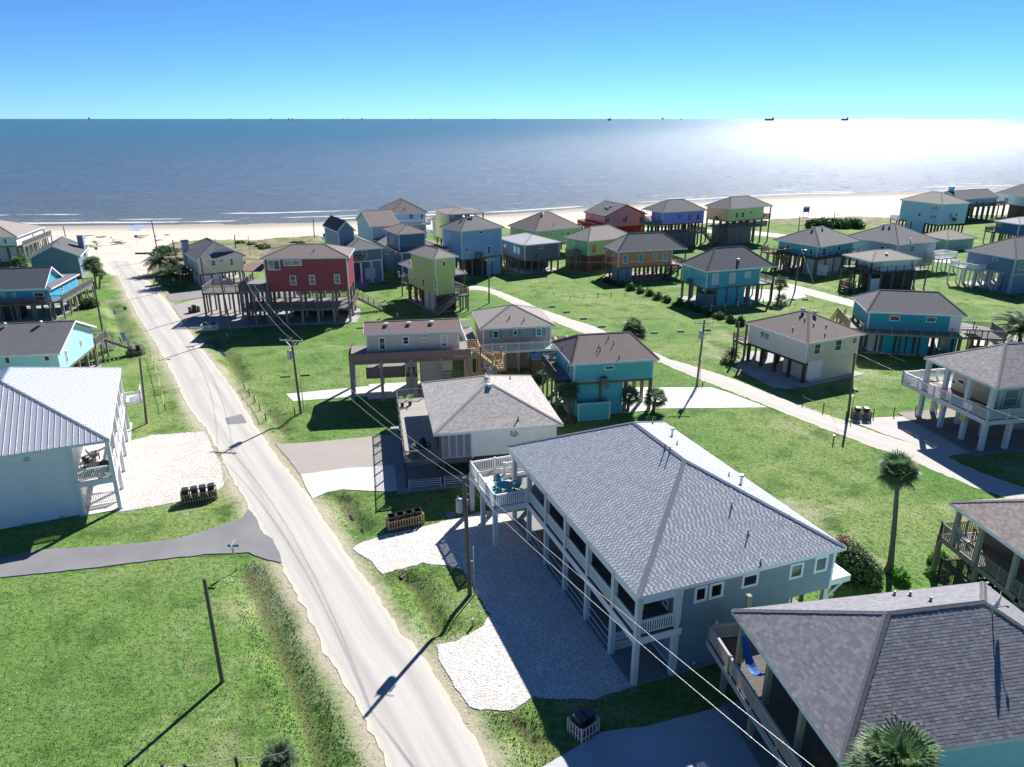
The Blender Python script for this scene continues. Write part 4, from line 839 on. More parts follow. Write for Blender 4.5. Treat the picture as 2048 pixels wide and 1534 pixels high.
h.wins('x', cC, [(805, 207, 835, 222), (980, 198, 1005, 212)]); h.piles(4, 4, z1=3.4); h.posts([(h.LX-.2, .2), (h.LX-.2, h.LY-.4)], 0, 9.6, .12, BROWNW); h.deck(h.b[2], .3, h.LX+1, h.LY-.4, 6.3, 'abc', rm=DECKW, piles=False)
House('', (886, 446), (860, 439), None, 6.2, lx=3.2, wall=S('mustard', (0.688, 0.587, 0.275)), roof=SH_RED, floor=1.2, parent=h, short='tan wing', rise=.7, kind='hip').rail((-.4, .2), (-.4, 9), 2.8, WHITE)
h = House('tall sky blue stilt house with a charcoal hip roof and two air conditioners', (921, 464), (884, 454), (995, 452.5), 9.3, h=35, wall=SKYB, roof=SH_GREY, fpy=519, peak=(926, 435), short='tall sky blue house')
h.wins('x', cC, [(1030, 328, 1065, 348), (1113, 325, 1140, 342), (920, 463, 945, 497), (1098, 450, 1123, 505)]); h.wins('y', cC, [(793, 345, 806, 385), (846, 348, 861, 400), (800, 450, 813, 500)]); h.piles(5, 4, r=.16); h.encl(.62, 0, 1, .6, SKYB); h.encl(.35, .05, .62, .5, DARKW); h.ac('x', cC(1035, 535), 'on the tall sky blue house', two=True); h.vents([cC(905, 228), cC(960, 222), cC(980, 222)], 'turbine'); h.slab(.2, CONC)
h = House('lime green stilt house with stacked roofs, a corner porch and front stairs', (870, 555), (775, 530), (946, 551), 5.95, h=33, wall=LIME, roof=SH_TAN, fpy=591, rise=1.6, short='lime green house', body=(.5, .5, -2.3, -3.0))
h.wins('y', cC, [(386, 650, 396, 700), (430, 660, 440, 715), (510, 698, 526, 726), (578, 708, 600, 780)]); h.wins('x', cC, [(668, 720, 696, 795)]); h.ac('y', cC(475, 790), 'under the eave of the lime green house'); h.piles(4, 5, mat=BROWNW)
h.encl(0, .1, .8, .45, S('cream', (0.625, 0.600, 0.525))); h.box('garage_door', h.b[0]+.0, h.b[1]+.0, .1, h.b[0]+3.2, h.b[1]+.05, 2.5, DARKW); h.deck(h.b[2], .3, h.LX, h.LY-3, rails='abc', rm=DECKW, pm=BROWNW, ps=2); h.deck(.4, h.b[3], h.LX-2, h.LY, rails='cd', rm=DECKW); h.posts([(h.LX-.3, .4), (h.LX-.3, h.LY-3.2)], h.fz, 5.95, .1, BROWNW)
h.stairs((h.b[2]-4.5, -1.1), (h.b[2]+.2, -1.1), .1, h.fz, 1.0); h.deck(h.b[2], -1.6, h.b[2]+1.6, .3, rails='a', rm=DECKW); h.slab(.5, CONC)
u = House('', (867.5, 520), (806, 506), (909, 515), 9.2, h=36, lx=4.6, wall=LIME, roof=SH_TAN, floor=6.2, parent=h, short='lime upper', rise=1.2); u.wins('x', cC, [(736, 570, 764, 612)]); u.wins('y', cC, [(538, 555, 556, 610), (470, 562, 482, 600)])
h = House('pale green house with a wide brown flared hip roof facing the beach', (1070, 464), (1016, 452), (1165, 455), 6.0, wall=S('pale_green', (0.525, 0.688, 0.400)), roof=SH_BROWN, fpy=492, peak=(1083, 425), short='pale green house')
h.wins('x', cC, [(1605, 340, 1620, 372), (1690, 340, 1705, 365), (1735, 335, 1755, 360)]); h.piles(5, 4); h.posts([(h.LX-.2, .3)], 0, 6, .1, BROWNW); h.deck(-2.5, 1, 0, h.LY, rails='abd', rm=BROWNW); h.vents([cC(1540, 200)], 'turbine'); h.vents([cC(1632, 275)], 'pipe')
h = House('dark grey stilt house with a pale silver hip roof and rough timber skirting', (1048, 492), (995, 476), (1124, 485), 5.8, wall=S('dark_grey', (0.175, 0.194, 0.237)), roof=SH_LIGHT, fpy=520, peak=(1045, 465), short='dark grey house', rise=1.9)
h.wins('y', cC, [(1231, 430, 1248, 460), (1310, 447, 1328, 505), (1340, 457, 1358, 515)], pane=simple('closed_shutter', (.7, .72, .74), .6)); h.wins('x', cC, [(1515, 453, 1545, 470)]); h.ac('x', cC(1505, 548), 'on the dark grey house with the silver roof'); h.piles(6, 5); h.encl(.2, .35, .98, .95, board_batten('old_boards', (.1, .09, .08))); h.slab(.3, CONC); h.stairs((-2.6, h.LY-8), (-.6, h.LY-2.5), .1, h.fz, 1.0, TANW); h.deck(-1.6, h.LY-2.5, 0, h.LY, rails='cd', rm=TANW)
h = House('leaf green house with a grey hip roof and vertical board fencing under it', (1176, 484), (1127, 474), (1264, 466), 6.1, h=34, lx=13, wall=S('leaf_green', (0.250, 0.550, 0.250)), roof=SH_TAN, fpy=512, peak=(1176, 455), short='leaf green house')
h.wins('y', cC, [(1716, 405, 1740, 420), (1785, 417, 1800, 437), (1835, 430, 1850, 450), (1856, 430, 1871, 450)]); h.wins('x', cD, [(220, 440, 247, 500)], mat=TANW); h.piles(4, 4); h.encl(0, 0, .1, 1, board_batten('brown_boards', (.16, .115, .085)), inset=.0); h.encl(.1, .3, .9, .9, board_batten('brown_boards', (.16, .115, .085))); h.deck(-1.3, h.LY-6, 0, h.LY-2.5, rails='ad', rm=DECKW); h.ac('y', cD(85, 500), 'on a shelf at the left wall of the leaf green house', bracket=False)
h = House('pink gabled beach house with red timber decks and skylights', (1210, 434), (1188, 427), (1290, 428), 6.8, h=24, kind='gable_y', wall=S('pink', (0.85, 0.33, 0.38)), roof=SH_DARK, fpy=455, rise=2.6, short='pink house', trim=simple('red_trim', (.4, .05, .06)), ly=11)
RW = wood('red_timber', (.42, .06, .05)); h.wins('x', cD, [(330, 228, 352, 255), (465, 228, 495, 252), (487, 138, 502, 156)], mat=RW); h.deck(-2.2, .3, 0, h.LY-1, rails='abcd', mat=RW, pm=RW); h.piles(5, 4, mat=RW); h.encl(.5, .1, 1, .9, RW)
for q in ((348, 148), (372, 128), (335, 138)):
    p = h.roof_hit(*cD(*q)); h.box('skylight', p.x-.4, p.y-.5, p.z+.02, p.x+.4, p.y+.5, p.z+.14, simple('skylight', (.5, .55, .6), .1))
h = House('violet stilt house with a porch at its left end and grey lower enclosure', (1325, 426), (1276, 419), (1416, 421), 8.6, h=24, wall=S('violet', (0.325, 0.288, 0.825)), roof=SH_SLATE, fpy=449, rise=2.4, short='violet house', body=(.5, .5, -.5, -3.4))
h.wins('x', cD, [(905, 197, 925, 225), (988, 200, 1008, 240), (1055, 197, 1072, 235)], mat=DARKW); h.wins('y', cD, [(738, 195, 760, 240)], mat=WHITE); h.deck(-.3, h.b[3], h.LX, h.LY+.5, rails='cd', rm=BROWNW, pm=BROWNW); h.deck(-2.2, .5, h.b[0], h.b[3], rails='ad', rm=DECKW, pm=BROWNW); h.piles(7, 4, mat=BROWNW, r=.15); h.deck(0, -.3, h.LX, h.LY-2, 3.4, 'ab', rm=DECKW, piles=False); h.encl(.15, 0, .85, .7, paint('grey_boards', (.16, .17, .18), 0), z1=3.1); h.posts([(-1.9, h.b[3]), (-.1, h.LY+.2), (-1.9, .7)], h.fz, 8.6, .09, BROWNW); h.stairs((h.LX+3.5, 1), (h.LX, 1), .1, 3.4, 1.0)
h = House('yellow green stilt house with one orange side and a grey lower enclosure', (1460, 419), (1410, 412), (1544, 412), 9.0, wall=S('apricot', (0.850, 0.587, 0.250)), wx=S('yellow_green', (0.625, 0.700, 0.312)), roof=SH_SLATE, fpy=442.5, peak=(1458, 395), short='yellow green house', body=(.5, .5, -2.6, -.5))
h.wins('x', cD, [(1368, 182, 1382, 222), (1415, 178, 1430, 218), (1482, 170, 1497, 188)], mat=GREYT); h.piles(6, 4, r=.15); h.posts([(h.LX-.2, .4), (h.LX-.2, h.LY-.4)], 0, 9, .12, BROWNW); h.deck(h.b[2], .4, h.LX, h.LY-.5, rails='abc', rm=BROWNW, piles=False); h.deck(0, 0, h.LX-1.5, h.LY-1, 4.4, 'ab', rm=DECKW, piles=False); h.encl(0, 0, .7, .7, paint('grey_boards', (.16, .17, .18), 0), z1=4.0); h.ac('y', cD(1205, 235), 'on the orange side of the yellow green house'); h.stairs((-4, 2), (0, 2), .1, 4.4, 1.0)
h = House('terracotta stilt house with a grey hip roof, lattice shed and right hand stairs', (1235, 505), (1207.5, 492.5), (1373, 497.5), 5.7, wall=S('terracotta', (0.70, 0.27, 0.15)), roof=SH_TAN, fpy=535, peak=(1265, 467), short='terracotta house', body=(.45, .45, -3.0, -.45))
h.wins('x', cD, [(465, 520, 502, 588), (588, 512, 626, 583), (705, 508, 742, 545), (780, 503, 820, 572)], pane=simple('teal_glass', (.1, .3, .33), .15)); h.wins('y', cD, [(312, 455, 325, 482), (330, 462, 345, 488), (378, 500, 392, 528), (396, 505, 410, 532)]); h.ac('y', cD(342, 572), 'on a stand at the left wall of the terracotta house'); h.piles(7, 4); h.encl(0, 0, .27, .45, paint('lattice', (.22, .28, .36), .25)); h.slab(.5, concrete('pink_slab', (.36, .31, .30))); h.posts([(h.LX-.2, .3), (h.LX-.2, h.LY-.3)], 0, 5.7, .1, BROWNW); h.deck(h.b[2], .4, h.LX-.1, h.LY-.4, rails='b', rm=DECKW); h.stairs((h.b[2]-2.4, -1), (h.b[2]+1.2, -1), .1, h.fz, 1.1, DARKW); h.deck(h.b[2]+1.2, -1.6, h.b[2]+2.8, .4, rails='ab', rm=DARKW)
h = House('medium blue stilt house with a charcoal hip roof behind the hedge', (1413, 545), (1359, 527.5), (1553, 534), 6.0, wall=S('lake_blue', (0.088, 0.425, 0.575)), roof=SH_GREY, fpy=577, peak=(1430, 497), short='medium blue house', body=(.45, .45, -2.9, -.45))
h.wins('x', cD, [(1180, 672, 1225, 755), (1318, 664, 1360, 745), (1440, 655, 1482, 700)], pane=simple('blinds', (.55, .58, .6), .4)); h.wins('y', cD, [(935, 605, 953, 632), (974, 618, 993, 645), (1059, 650, 1079, 678), (1102, 663, 1121, 690)]); h.ac('y', cD(990, 745), 'on the left side of the medium blue house'); h.piles(6, 4, r=.16); h.encl(.22, 0, .74, .5, S('lake_blue', (0.088, 0.425, 0.575))); h.encl(0, .02, .2, .35, board_batten('louvre_boards', (.2, .24, .3)), z1=2.1); h.slab(.4, CONC)
h.posts([(h.LX-.2, .2), (h.LX-.2, h.LY-.3)], -.2, 6, .12, DARKW); h.deck(h.b[2], .4, h.LX-.1, h.LY-.4, rails='bc', rm=DECKW); h.posts([(1+i*2.6, -.9) for i in range(5)], -.1, .75, .07, WHITE, 'short_post'); h.vents([cD(1387, 560)], 'box')
h = House('light blue stilt house ringed by a dark railed deck, garage door at its corner', (1640, 495), (1547, 480), (1720, 482.5), 5.9, wall=AQUA, roof=SH_GREY, fpy=514, peak=(1631, 455), short='light blue house', body=(1.3, 1.3, -.6, -.6))
h.deck(0, 0, h.LX-.5, h.LY-.5, rails='ad', rm=DARKW, style='cable'); h.wins('y', cE, [(145, 518, 173, 566), (332, 545, 358, 598)]); h.wins('x', cE, [(437, 547, 460, 604), (559, 532, 577, 562)]); h.piles(5, 4, r=.22); h.encl(0, 0, .9, .3, S('pale_mint', (0.525, 0.650, 0.625))); h.door('y', cE(395, 670), cE(468, 768), at=h.b[0]+.04, mat=WHITE, name='garage_door'); h.slab(1.2, CONC); h.vents([cE(355, 393), cE(435, 393)], 'turbine')
h.deck(-2.2, h.LY-3, 0, h.LY+1, rails='acd', rm=BROWNW); h.stairs((-3, h.LY-8), (-1.2, h.LY-3), .1, h.fz, 1.0, BROWNW)
h = House('grey blue pyramid roofed house with a white deck on its right', (1797, 491), (1697, 472.5), (1870, 481), 6.0, wall=S('fog_blue', (0.375, 0.463, 0.525)), roof=SH_GREY, floor=1.0, peak=(1781, 447), short='grey blue pyramid house')
h.wins('y', cE, [(900, 527, 930, 558), (950, 530, 980, 558)]); h.wins('x', cE, [(1141, 530, 1165, 575)]); h.deck(h.LX-3, -2.6, h.LX+2.6, .4, 3.0, 'abcd', rm=WHITE, mat=CONCW, pm=GREYT); h.vents([cE(922, 372), cE(970, 372)], 'turbine'); h.vents([cE(1140, 490)], 'cap')
h = House('low white walled stilt house with a tan roof and blackened timber skirting', (1744, 525), (1684, 510), (1844, 519), 5.6, wall=S('ice_white', (0.725, 0.800, 0.850)), roof=SH_TAN, fpy=543, peak=(1752, 501), short='timber skirted house', body=(3.2, .8, -.4, -.5), rise=1.3)
h.deck(0, 0, h.LX+1.8, h.LY-.4, rails='abd', rm=DARKW, style='cable'); h.wins('x', cE, [(1140, 648, 1166, 695)]); h.wins('y', cE, [(700, 640, 725, 690), (730, 645, 760, 700), (765, 650, 800, 705)]); h.encl(.0, .0, 1, .7, board_batten('black_boards', (.07, .06, .055))); h.door('x', cE(825, 790), cE(890, 880), at=.7, mat=WHITE); h.posts([(.2, .2), (.2, h.LY-.4), (.2, h.LY/2)], -.1, 5.6, .12, DARKW); h.stairs((-2.8, 1.6), (.2, 4.8), 1.2, h.fz, 1.1, BROWNW); h.deck(-4.2, .4, -2.4, 2.2, 1.2, 'acd', rm=BROWNW); h.slab(.4, CONC); h.vents([cE(948, 595)], 'box')
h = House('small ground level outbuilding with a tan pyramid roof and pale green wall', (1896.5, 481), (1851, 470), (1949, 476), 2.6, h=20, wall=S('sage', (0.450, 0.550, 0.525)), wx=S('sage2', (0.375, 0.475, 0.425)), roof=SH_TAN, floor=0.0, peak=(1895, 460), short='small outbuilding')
h.slab(.2, CONC)
h = House('tall light blue stilt house with tan roof at the right end of the beach row', (1885, 410), (1822.6, 401), (1926.5, 405), 8.6, h=22, wall=S('powder_blue', (0.413, 0.650, 0.825)), roof=SH_TAN, fpy=450, peak=(1858, 383), short='tall light blue house', ly=13.5)
h.wins('y', cE, [(1200, 265, 1222, 292)]); h.wins('y', cE, [(1310, 203, 1362, 242), (1296, 277, 1346, 312)], style='pair'); h.wins('x', cE, [(1450, 268, 1470, 305), (1498, 262, 1515, 290)]); h.piles(8, 4, mat=DARKW); h.encl(0, .35, .1, .8, S('powder_blue', (0.413, 0.650, 0.825))); h.ac('x', cE(1490, 325), 'on the tall light blue house near the beach'); h.deck(0, h.LY-.4, 5, h.LY+2, rails='acd', rm=WHITE)
h = House('long light blue stilt house with a charcoal gable roof close to the sea', (1919, 400), None, (2000, 395), 6.6, ly=9, kind='gable_x', wall=S('powder_blue', (0.413, 0.650, 0.825)), roof=SH_DARK, rise=2.2, fpy=413, short='long light blue house')
h.wins('x', cE, [(1600, 178, 1613, 205), (1616, 178, 1629, 205), (1660, 172, 1675, 200), (1716, 170, 1731, 196), (1805, 160, 1820, 190)]); h.deck(0, -1.2, h.LX+1, h.b[1], rails='ab', rm=DECKW); h.piles(8, 3); h.encl(0, .4, .6, 1, DARKW); h.box('chimney', 1.2, 4, 7, 2.4, 5.2, 10.2, S('powder_blue', (0.413, 0.650, 0.825)))
h = House('white and blue house with a steep charcoal roof at the far right edge', (2075, 399), (1988, 387), None, 7.0, lx=12, wall=S('blue_white', (0.625, 0.775, 0.850)), roof=SH_DARK, fpy=416, rise=3.8, short='far right white and blue house')
h.wins('y', cE, [(1895, 140, 1920, 190)]); h.piles(4, 5); h.encl(.1, .2, 1, .7, BROWNW)
h = House('navy blue stilt house with a pale grey roof beyond the slate blue house', (2040, 450), (1978, 443), None, 5.6, lx=10, wall=NAVY, roof=SH_LIGHT, fpy=470, rise=1.2, short='navy house', h=18)
h.wins('y', cE, [(1833, 342, 1866, 373)], style='pair'); h.piles(4, 5); h.slab(.6, CONCW); h.deck(-.2, h.LY-.6, 6, h.LY+1.6, rails='cd', rm=DARKW)
h = House('slate blue stilt house with a grey hip roof and white stairs beneath', (2033, 520), (1929, 501), None, 6.2, lx=13, wall=S('steel_blue', (0.138, 0.263, 0.375)), roof=SH_GREY, fpy=549, rise=2.9, short='right slate blue house')
h.wins('y', cE, [(1798, 622, 1836, 645)]); h.wins('x', cE, [(2012, 658, 2048, 718)]); h.piles(4, 5, mat=GREYT, r=.2); h.encl(0, 0, .6, .16, S('steel_blue', (0.138, 0.263, 0.375))); h.slab(.4, CONC); h.stairs((1, h.LY-7), (1, h.LY-2), .1, h.fz, 1.1, WHITE); h.deck(-2.4, h.LY-5, 0, h.LY+.5, rails='acd', rm=WHITE, mat=CONCW, pm=WHITE)
# ---------------- middle rows
h = House('bright turquoise stilt house with a grey roof, wraparound deck and turquoise garage doors', (1734, 625), (1704, 595), (1934, 633), 5.6, wall=TURQ, roof=SH_GREY, fpy=657, rise=2.1, hr=.55, short='bright turquoise house')
h.wins('x', cE, [(978, 1082, 1050, 1130), (1268, 1094, 1342, 1140)]); h.deck(-.6, -1.6, h.LX+1.5, h.b[1], rails='abd', rm=DECKW, style='cable', pm=DARKW); h.deck(h.LX, -1.6, h.LX+4.4, 3, rails='abc', rm=DECKW, pm=TANW); h.deck(-1.8, .4, -.2, h.LY-1, rails='d', rm=TANW, style='solid'); h.stairs((-1.2, h.LY+3.5), (-1.2, h.LY-1), .1, h.fz, 1.1, TANW)
h.piles(5, 4, mat=DARKW); h.encl(0.02, .0, .2, .5, S('pale_mint', (0.525, 0.650, 0.625)), inset=.3); h.encl(.2, 0, .445, .4, TURQ, inset=-.02); h.encl(.465, 0, .7, .4, TURQ, inset=-.02); h.encl(.93, 0, 1, .4, TURQ, inset=-.02); h.box('timber_fence', h.LX+.6, -.8, 0, h.LX+4, -.7, 2, board_batten('tan_boards', (.3, .2, .11))); h.slab(.5, CONC); h.box('white_side_panel', h.b[2]-1.4, h.b[1]-.04, h.fz+.1, h.b[2], h.b[1]-.003, 5.5, WH)
GLM = h
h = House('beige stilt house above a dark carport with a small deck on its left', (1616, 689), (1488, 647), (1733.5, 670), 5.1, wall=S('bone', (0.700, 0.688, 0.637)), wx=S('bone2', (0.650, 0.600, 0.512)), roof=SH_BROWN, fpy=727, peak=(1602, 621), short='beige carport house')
h.wins('x', cE, [(374, 1312, 413, 1392), (542, 1281, 582, 1362), (678, 1259, 705, 1310)]); h.wins('y', cD, [(1565, 1122, 1633, 1212)], style='pair'); h.encl(.13, .0, 1, .45, S('bone2', (0.650, 0.600, 0.512)), inset=-.03); h.door('x', cI(322, 335), cI(415, 455), at=h.b[1]-.03, mat=WHITE, name='garage_door'); h.piles(4, 5, mat=DARKW, r=.16); h.slab(.9, CONC); h.deck(-.2, h.LY-.6, 4, h.LY+1.6, rails='bcd', rm=BROWNW, style='rails'); h.posts([(.2, h.LY-.2), (.2, h.LY+1.3)], 0, 5, .1, BROWNW); h.vents([cE(275, 1055), cE(375, 1080)], 'turbine'); h.vents([cE(200, 1195), cE(258, 1097), cE(295, 1120), cE(465, 1172), cE(455, 1240), cE(365, 1160)], 'pipe', .28)
h = House('narrow beige house on tall posts with a brown board deck and shallow red brown roof', (922.7, 662.5), (727.5, 671), None, 7.5, lx=4.8, ov=.25, kind='gable_y', wall=S('sand_beige', (0.62, 0.54, 0.42)), roof=SH_RED, fpy=706, rise=.75, short='narrow beige house')
h.wins('y', cG, [(305, 300, 370, 398), (495, 290, 557, 357), (803, 280, 863, 375)], t=.14); h.wins('y', cG, [(640, 272, 697, 303)], style='pair', t=.12); RB = wood('red_brown_boards', (.26, .165, .14))
h.deck(-1.0, -.9, h.LX, h.LY+1.7, rails='', rm=RB, beam=.36, pst=.16, ps=3.3, pm=wood('pale_piling', (.3, .27, .24)))
for p, q in (((-1, -.9), (-1, h.LY+1.7)), ((-1, h.LY+1.7), (h.LX, h.LY+1.7))): h.rail(p, q, h.fz, RB, h=.8, style='solid', post=1.1)
h.box('lower_room', .2, 1.1, -.1, 4.4, 4.7, h.fz-.35, S('sand_beige', (0.62, 0.54, 0.42))); h.box('storage_closet', .2, 5.1, -.1, 3.6, 6.4, h.fz-.35, S('sand_beige', (0.62, 0.54, 0.42))); h.box('utility_shelf', -.6, 5.1, 2.6, .2, 6.4, 2.75, DECKW); h.deck(.4, 6.5, 4.4, h.LY, 2.6, 'd', rm=RB, style='solid', piles=False); h.slab(.3, CONCW); h.vents([cG(372, 200), cG(553, 192), cG(733, 185)], 'box')
h.win('y', cG(805, 568), cG(900, 630), at=.2, t=.1, mat=BROWNW)
for i, (a, b, c, d, e, f) in enumerate(((-.4, -3.9, -.4, -1.2, 3.2, 5.5), (-.4, -1.2, -.4, -3.9, 1.1, 3.2), (1.2, -3.9, 1.2, -1.1, -.4+.4, 1.1))): h.stairs((a, b), (c, d), e if e < f else f, f, 1.0, TANW)
h.deck(-1.0, -4.9, 2, -3.7, 3.2, 'abd', mat=TANW, rm=TANW, style='rails'); h.deck(-1.0, -2.0, 2, -.9, h.fz-.02, 'abd', mat=TANW, rm=TANW, style='rails'); h.posts([(-.9, -4.8), (1.9, -4.8), (-.9, -2), (1.9, -2), (-.9, -3.4)], -.2, h.fz, .1, TANW, 'stair_post')
make_ac(h.world(-.2, 5.7, 2.75), h.h-math.pi/2, 'on the shelf under the narrow beige house')
h = House('taupe house with turquoise shutters and a white railed deck behind the wooden stairs', (960, 660), (939, 624), (1112, 654), 5.2, wall=TAUPE, roof=SH_TAN, fpy=695, peak=(1030, 611), short='taupe shutter house')
h.wins('x', cG, [(1222, 247, 1270, 303), (1385, 240, 1420, 282), (1568, 230, 1615, 287)], shut=paint('teal_shutter', (.03, .36, .42)), t=.1); h.deck(-.3, -1.4, h.LX, h.b[1], rails='abd', rm=WHITE, mat=CONCW, pm=paint('warm_post', (.5, .42, .36))); h.encl(0, 0, .3, .6, TAUPE); h.encl(.32, 0, .64, .6, TAUPE); h.piles(5, 4, mat=WHITE); h.slab(.5, CONC); h.vents([cG(1355, 145), cG(1472, 162)], 'pipe', .4); h.deck(-1.6, .4, 0, h.LY+1.5, rails='cd', rm=WHITE); h.stairs((h.LX+1, h.LY+1), (h.LX+1, .5), .1, h.fz, 1.0, TANW); h.deck(h.LX, -1.4, h.LX+1.6, .5, rails='ab', rm=WHITE)
TAU = h
h = House('light turquoise house with weathered stains, a brown hip roof and fan palms in front', (1142.6, 731), (1101, 685), (1320, 721), 5.85, wall=S('stained_turquoise', (0.125, 0.550, 0.625)), roof=SH_BROWN, fpy=766, rise=1.9, hr=.45, short='light turquoise house')
h.win('x', cH(595, 530), cH(672, 553)); h.wins('y', cH, [(257, 460, 273, 505), (303, 512, 320, 600)]); h.encl(0, 0, .63, .5, S('stained_turquoise', (0.125, 0.550, 0.625))); h.piles(4, 4, mat=wood('brown_piling', (.24, .16, .12)), r=.16); h.ac('x', cH(590, 675), 'on the front of the light turquoise house'); h.slab(.3, CONCW); h.deck(-1.2, 1.5, h.b[0], h.LY-.5, rails='cd', rm=DARKW)
h.box('planter_wall', h.b[0]+.1, h.b[1]-1.6, -.1, h.b[0]+3.6, h.b[1]-1.5, 1.9, S('stained_turquoise', (0.125, 0.550, 0.625))); h.box('planter_side', h.b[0]+.1, h.b[1]-1.5, -.1, h.b[0]+.2, h.b[1], 1.9, S('stained_turquoise', (0.125, 0.550, 0.625))); h.box('planter_side', h.b[0]+3.5, h.b[1]-1.5, -.1, h.b[0]+3.6, h.b[1], 1.9, S('stained_turquoise', (0.125, 0.550, 0.625)))
f = MB(); f.box(h.b[0]+.1, h.b[1]-1.65, 1.9, h.b[0]+3.6, h.b[1]-1.5, 1.97).box(h.b[0]+3.5, h.b[1]-1.66, -.1, h.b[0]+3.62, h.b[1]-1.6, 1.9).box(h.b[0]+.08, h.b[1]-1.66, -.1, h.b[0]+.2, h.b[1]-1.6, 1.9); h.part('planter_trim', f, WHITE)
h.vents([cH(550, 378), cH(562, 402), cH(628, 305), cH(668, 352), cH(714, 462)], 'pipe', .42, .045); h.vents([cH(258, 385)], 'pipe', .3)
# ------------------------------------------------------------------ the four near houses
def deckboards(h, x0, y0, x1, y1, z, mat, run='x', w=.145, mx=300):
    """boards one by one; run = direction they run"""
    n = int(((y1-y0) if run == 'x' else (x1-x0))/w); L = (x1-x0) if run == 'x' else (y1-y0)
    me = [MB().box(0, 0, -.04, L if run == 'x' else w-.014, w-.014 if run == 'x' else L, q).mesh('deck_board', mat) for q in (0, .003, -.003)]
    for i in range(min(n, mx)): h.put('deck_board', me[i % 3], (x0, y0+i*w, z) if run == 'x' else (x0+i*w, y0, z))
WG = wood('whitewash_wood', (.62, .61, .60), .12)
# --- white walled house with louvred porch
TB31 = tabs_mat('tan_tabs', [(0, (.30, .28, .265)), (.5, (.41, .385, .365)), (1, (.56, .53, .51))])
h = House('white walled stilt house with a tan hip roof, louvred porch shutters and cable railed deck', (867.7, 871.6), (845, 767.7), (1125.6, 850.4), 4.9, wall=WH, roof=SH_TAN, rise=2.3, fpy=None, floor=2.45, body=(.45, .45, -.45, -.45), short='louvred porch house', nowall=True, capm=TB31)
shingle_tabs(h, 'a', TB31, row=.13, w=.24); u0, _ = h.on('x', *cG(1055, 1150)); DG = paint('charcoal_trim', (.10, .105, .115)); FZ = 2.45
h.box('wall', u0, .45, FZ, h.LX-.45, h.LY-.45, 4.88, WH); h.box('wall', 3.2, 3.6, FZ, u0-.003, h.LY-.45, 4.88, WH); h.box('corner_trim', u0-.04, .42, FZ-.1, u0+.1, .56, 4.87, WHITE)
h.box('porch_beam', .5, .42, FZ-.45, u0, .6, FZ+.05, DG); h.box('porch_post', .5, .42, FZ+.05, .68, .6, 4.88, DG)
LOU = paint('louvre', (.30, .30, .33)); me = MB()
sw = (u0-.75)/4
me.box(0, 0, 0, sw-.02, .05, .08).box(0, 0, 2.3, sw-.02, .05, 2.38).box(0, 0, .08, .06, .05, 2.3).box(sw-.08, 0, .08, sw-.02, .05, 2.3); fr = me.mesh('louvre_frame', paint('light_grey_trim', (.52, .52, .54)))
sm = MB().hexa([(.06, .0, 0), (sw-.08, .0, 0), (sw-.08, .045, .06), (.06, .045, .06), (.06, .0, .012), (sw-.08, .0, .012), (sw-.08, .045, .072), (.06, .045, .072)]).mesh('slat', LOU)
for i in range(4):
    o = h.put('louvre_shutter', fr, (.7+i*sw, .43, FZ+.03))
    for k in range(26): link('slat', sm, o, (0, 0, .1+k*.085))
h.box('porch_floor', .5, .6, FZ-.05, 3.2, h.LY-.5, FZ, DECKW)
h.deck(-2.5, .45, .5, 15.7, FZ, '', mat=CONC, rm=DG, beam=.3, piles=False); deckboards(h, -2.48, .47, .48, 15.68, FZ+.045, wood('composite_deck', (.36, .34, .31), .12), 'x')
h.rail((-2.45, .5), (.45, .5), FZ+.04, DG, h=.95, sp=.12); h.rail((-2.45, .5), (-2.45, 15.6), FZ+.04, DG, h=1.0, style='cable', post=2.3, pr=.06); h.rail((-2.45, 15.6), (.45, 15.6), FZ+.04, DG, h=1.0, style='cable')
h.posts([(-2.42, .52+i*3.75) for i in range(5)]+[(.5+.1, .52), (u0-.2, .52), (h.LX-.6, .52), (3.0, .52)], -.1, FZ-.06, .1, DARKW, 'piling'); h.piles(4, 5, mat=DARKW); h.box('slab', -3.3, -.4, -.2, h.LX-.2, h.LY+1, .07, concrete('blue_slab', (.34, .35, .37), .2))  # slab concrete carries the blue of the sky light in its colour
h.rail((-2.3, .0), (.45, .0), .08, GREYT, h=.85, style='rails', post=3); h.rail((.75, .0), (u0-.3, .0), .08, GREYT, h=.85, style='rails', post=3); h.stairs((u0-.2, 2.4), (1.4, 2.4), .1, 2.2, .9, DARKW); h.box('screen_wall', 1.2, 3.4, 0, u0+2, 3.5, 2.2, board_batten('black_boards', (.07, .06, .055)))
p = h.on('x', *cG(1395, 1064)); em = MB(); q = []
for i in range(9): a = R_(205+25*i) if False else R_(-235+31*i); q.append((p[0]+.33*math.cos(a), .43, p[1]+.3*math.sin(a)))
ew = simple('black_iron', (.02, .02, .025), .5); em = MB()
for a, b in zip(q[:-1], q[1:]): em.beam(a, b, .03, .07)
EM = h.part('wall_emblem', em, ew)
e2 = MB(); X, Z_ = p
for a, b in (((X-.17, Z_+.12), (X-.07, Z_-.13)), ((X+.01, Z_+.0), (X+.01, Z_-.16)), ((X-.02, Z_+.17), (X+.05, Z_+.17)), ((X+.17, Z_+.13), (X+.09, Z_-.1)), ((X+.1, Z_+.13), (X+.19, Z_+.03))): e2.beam((a[0], .43, a[1]), (b[0], .43, b[1]), .03, .055)
h.part('emblem_letter', e2, ew); tag(h.root.children[-1], kind='stuff')
h.vents([cG(1197, 690)], 'box'); h.vents([cG(1425, 960), cG(1360, 632)], 'pipe', .35)
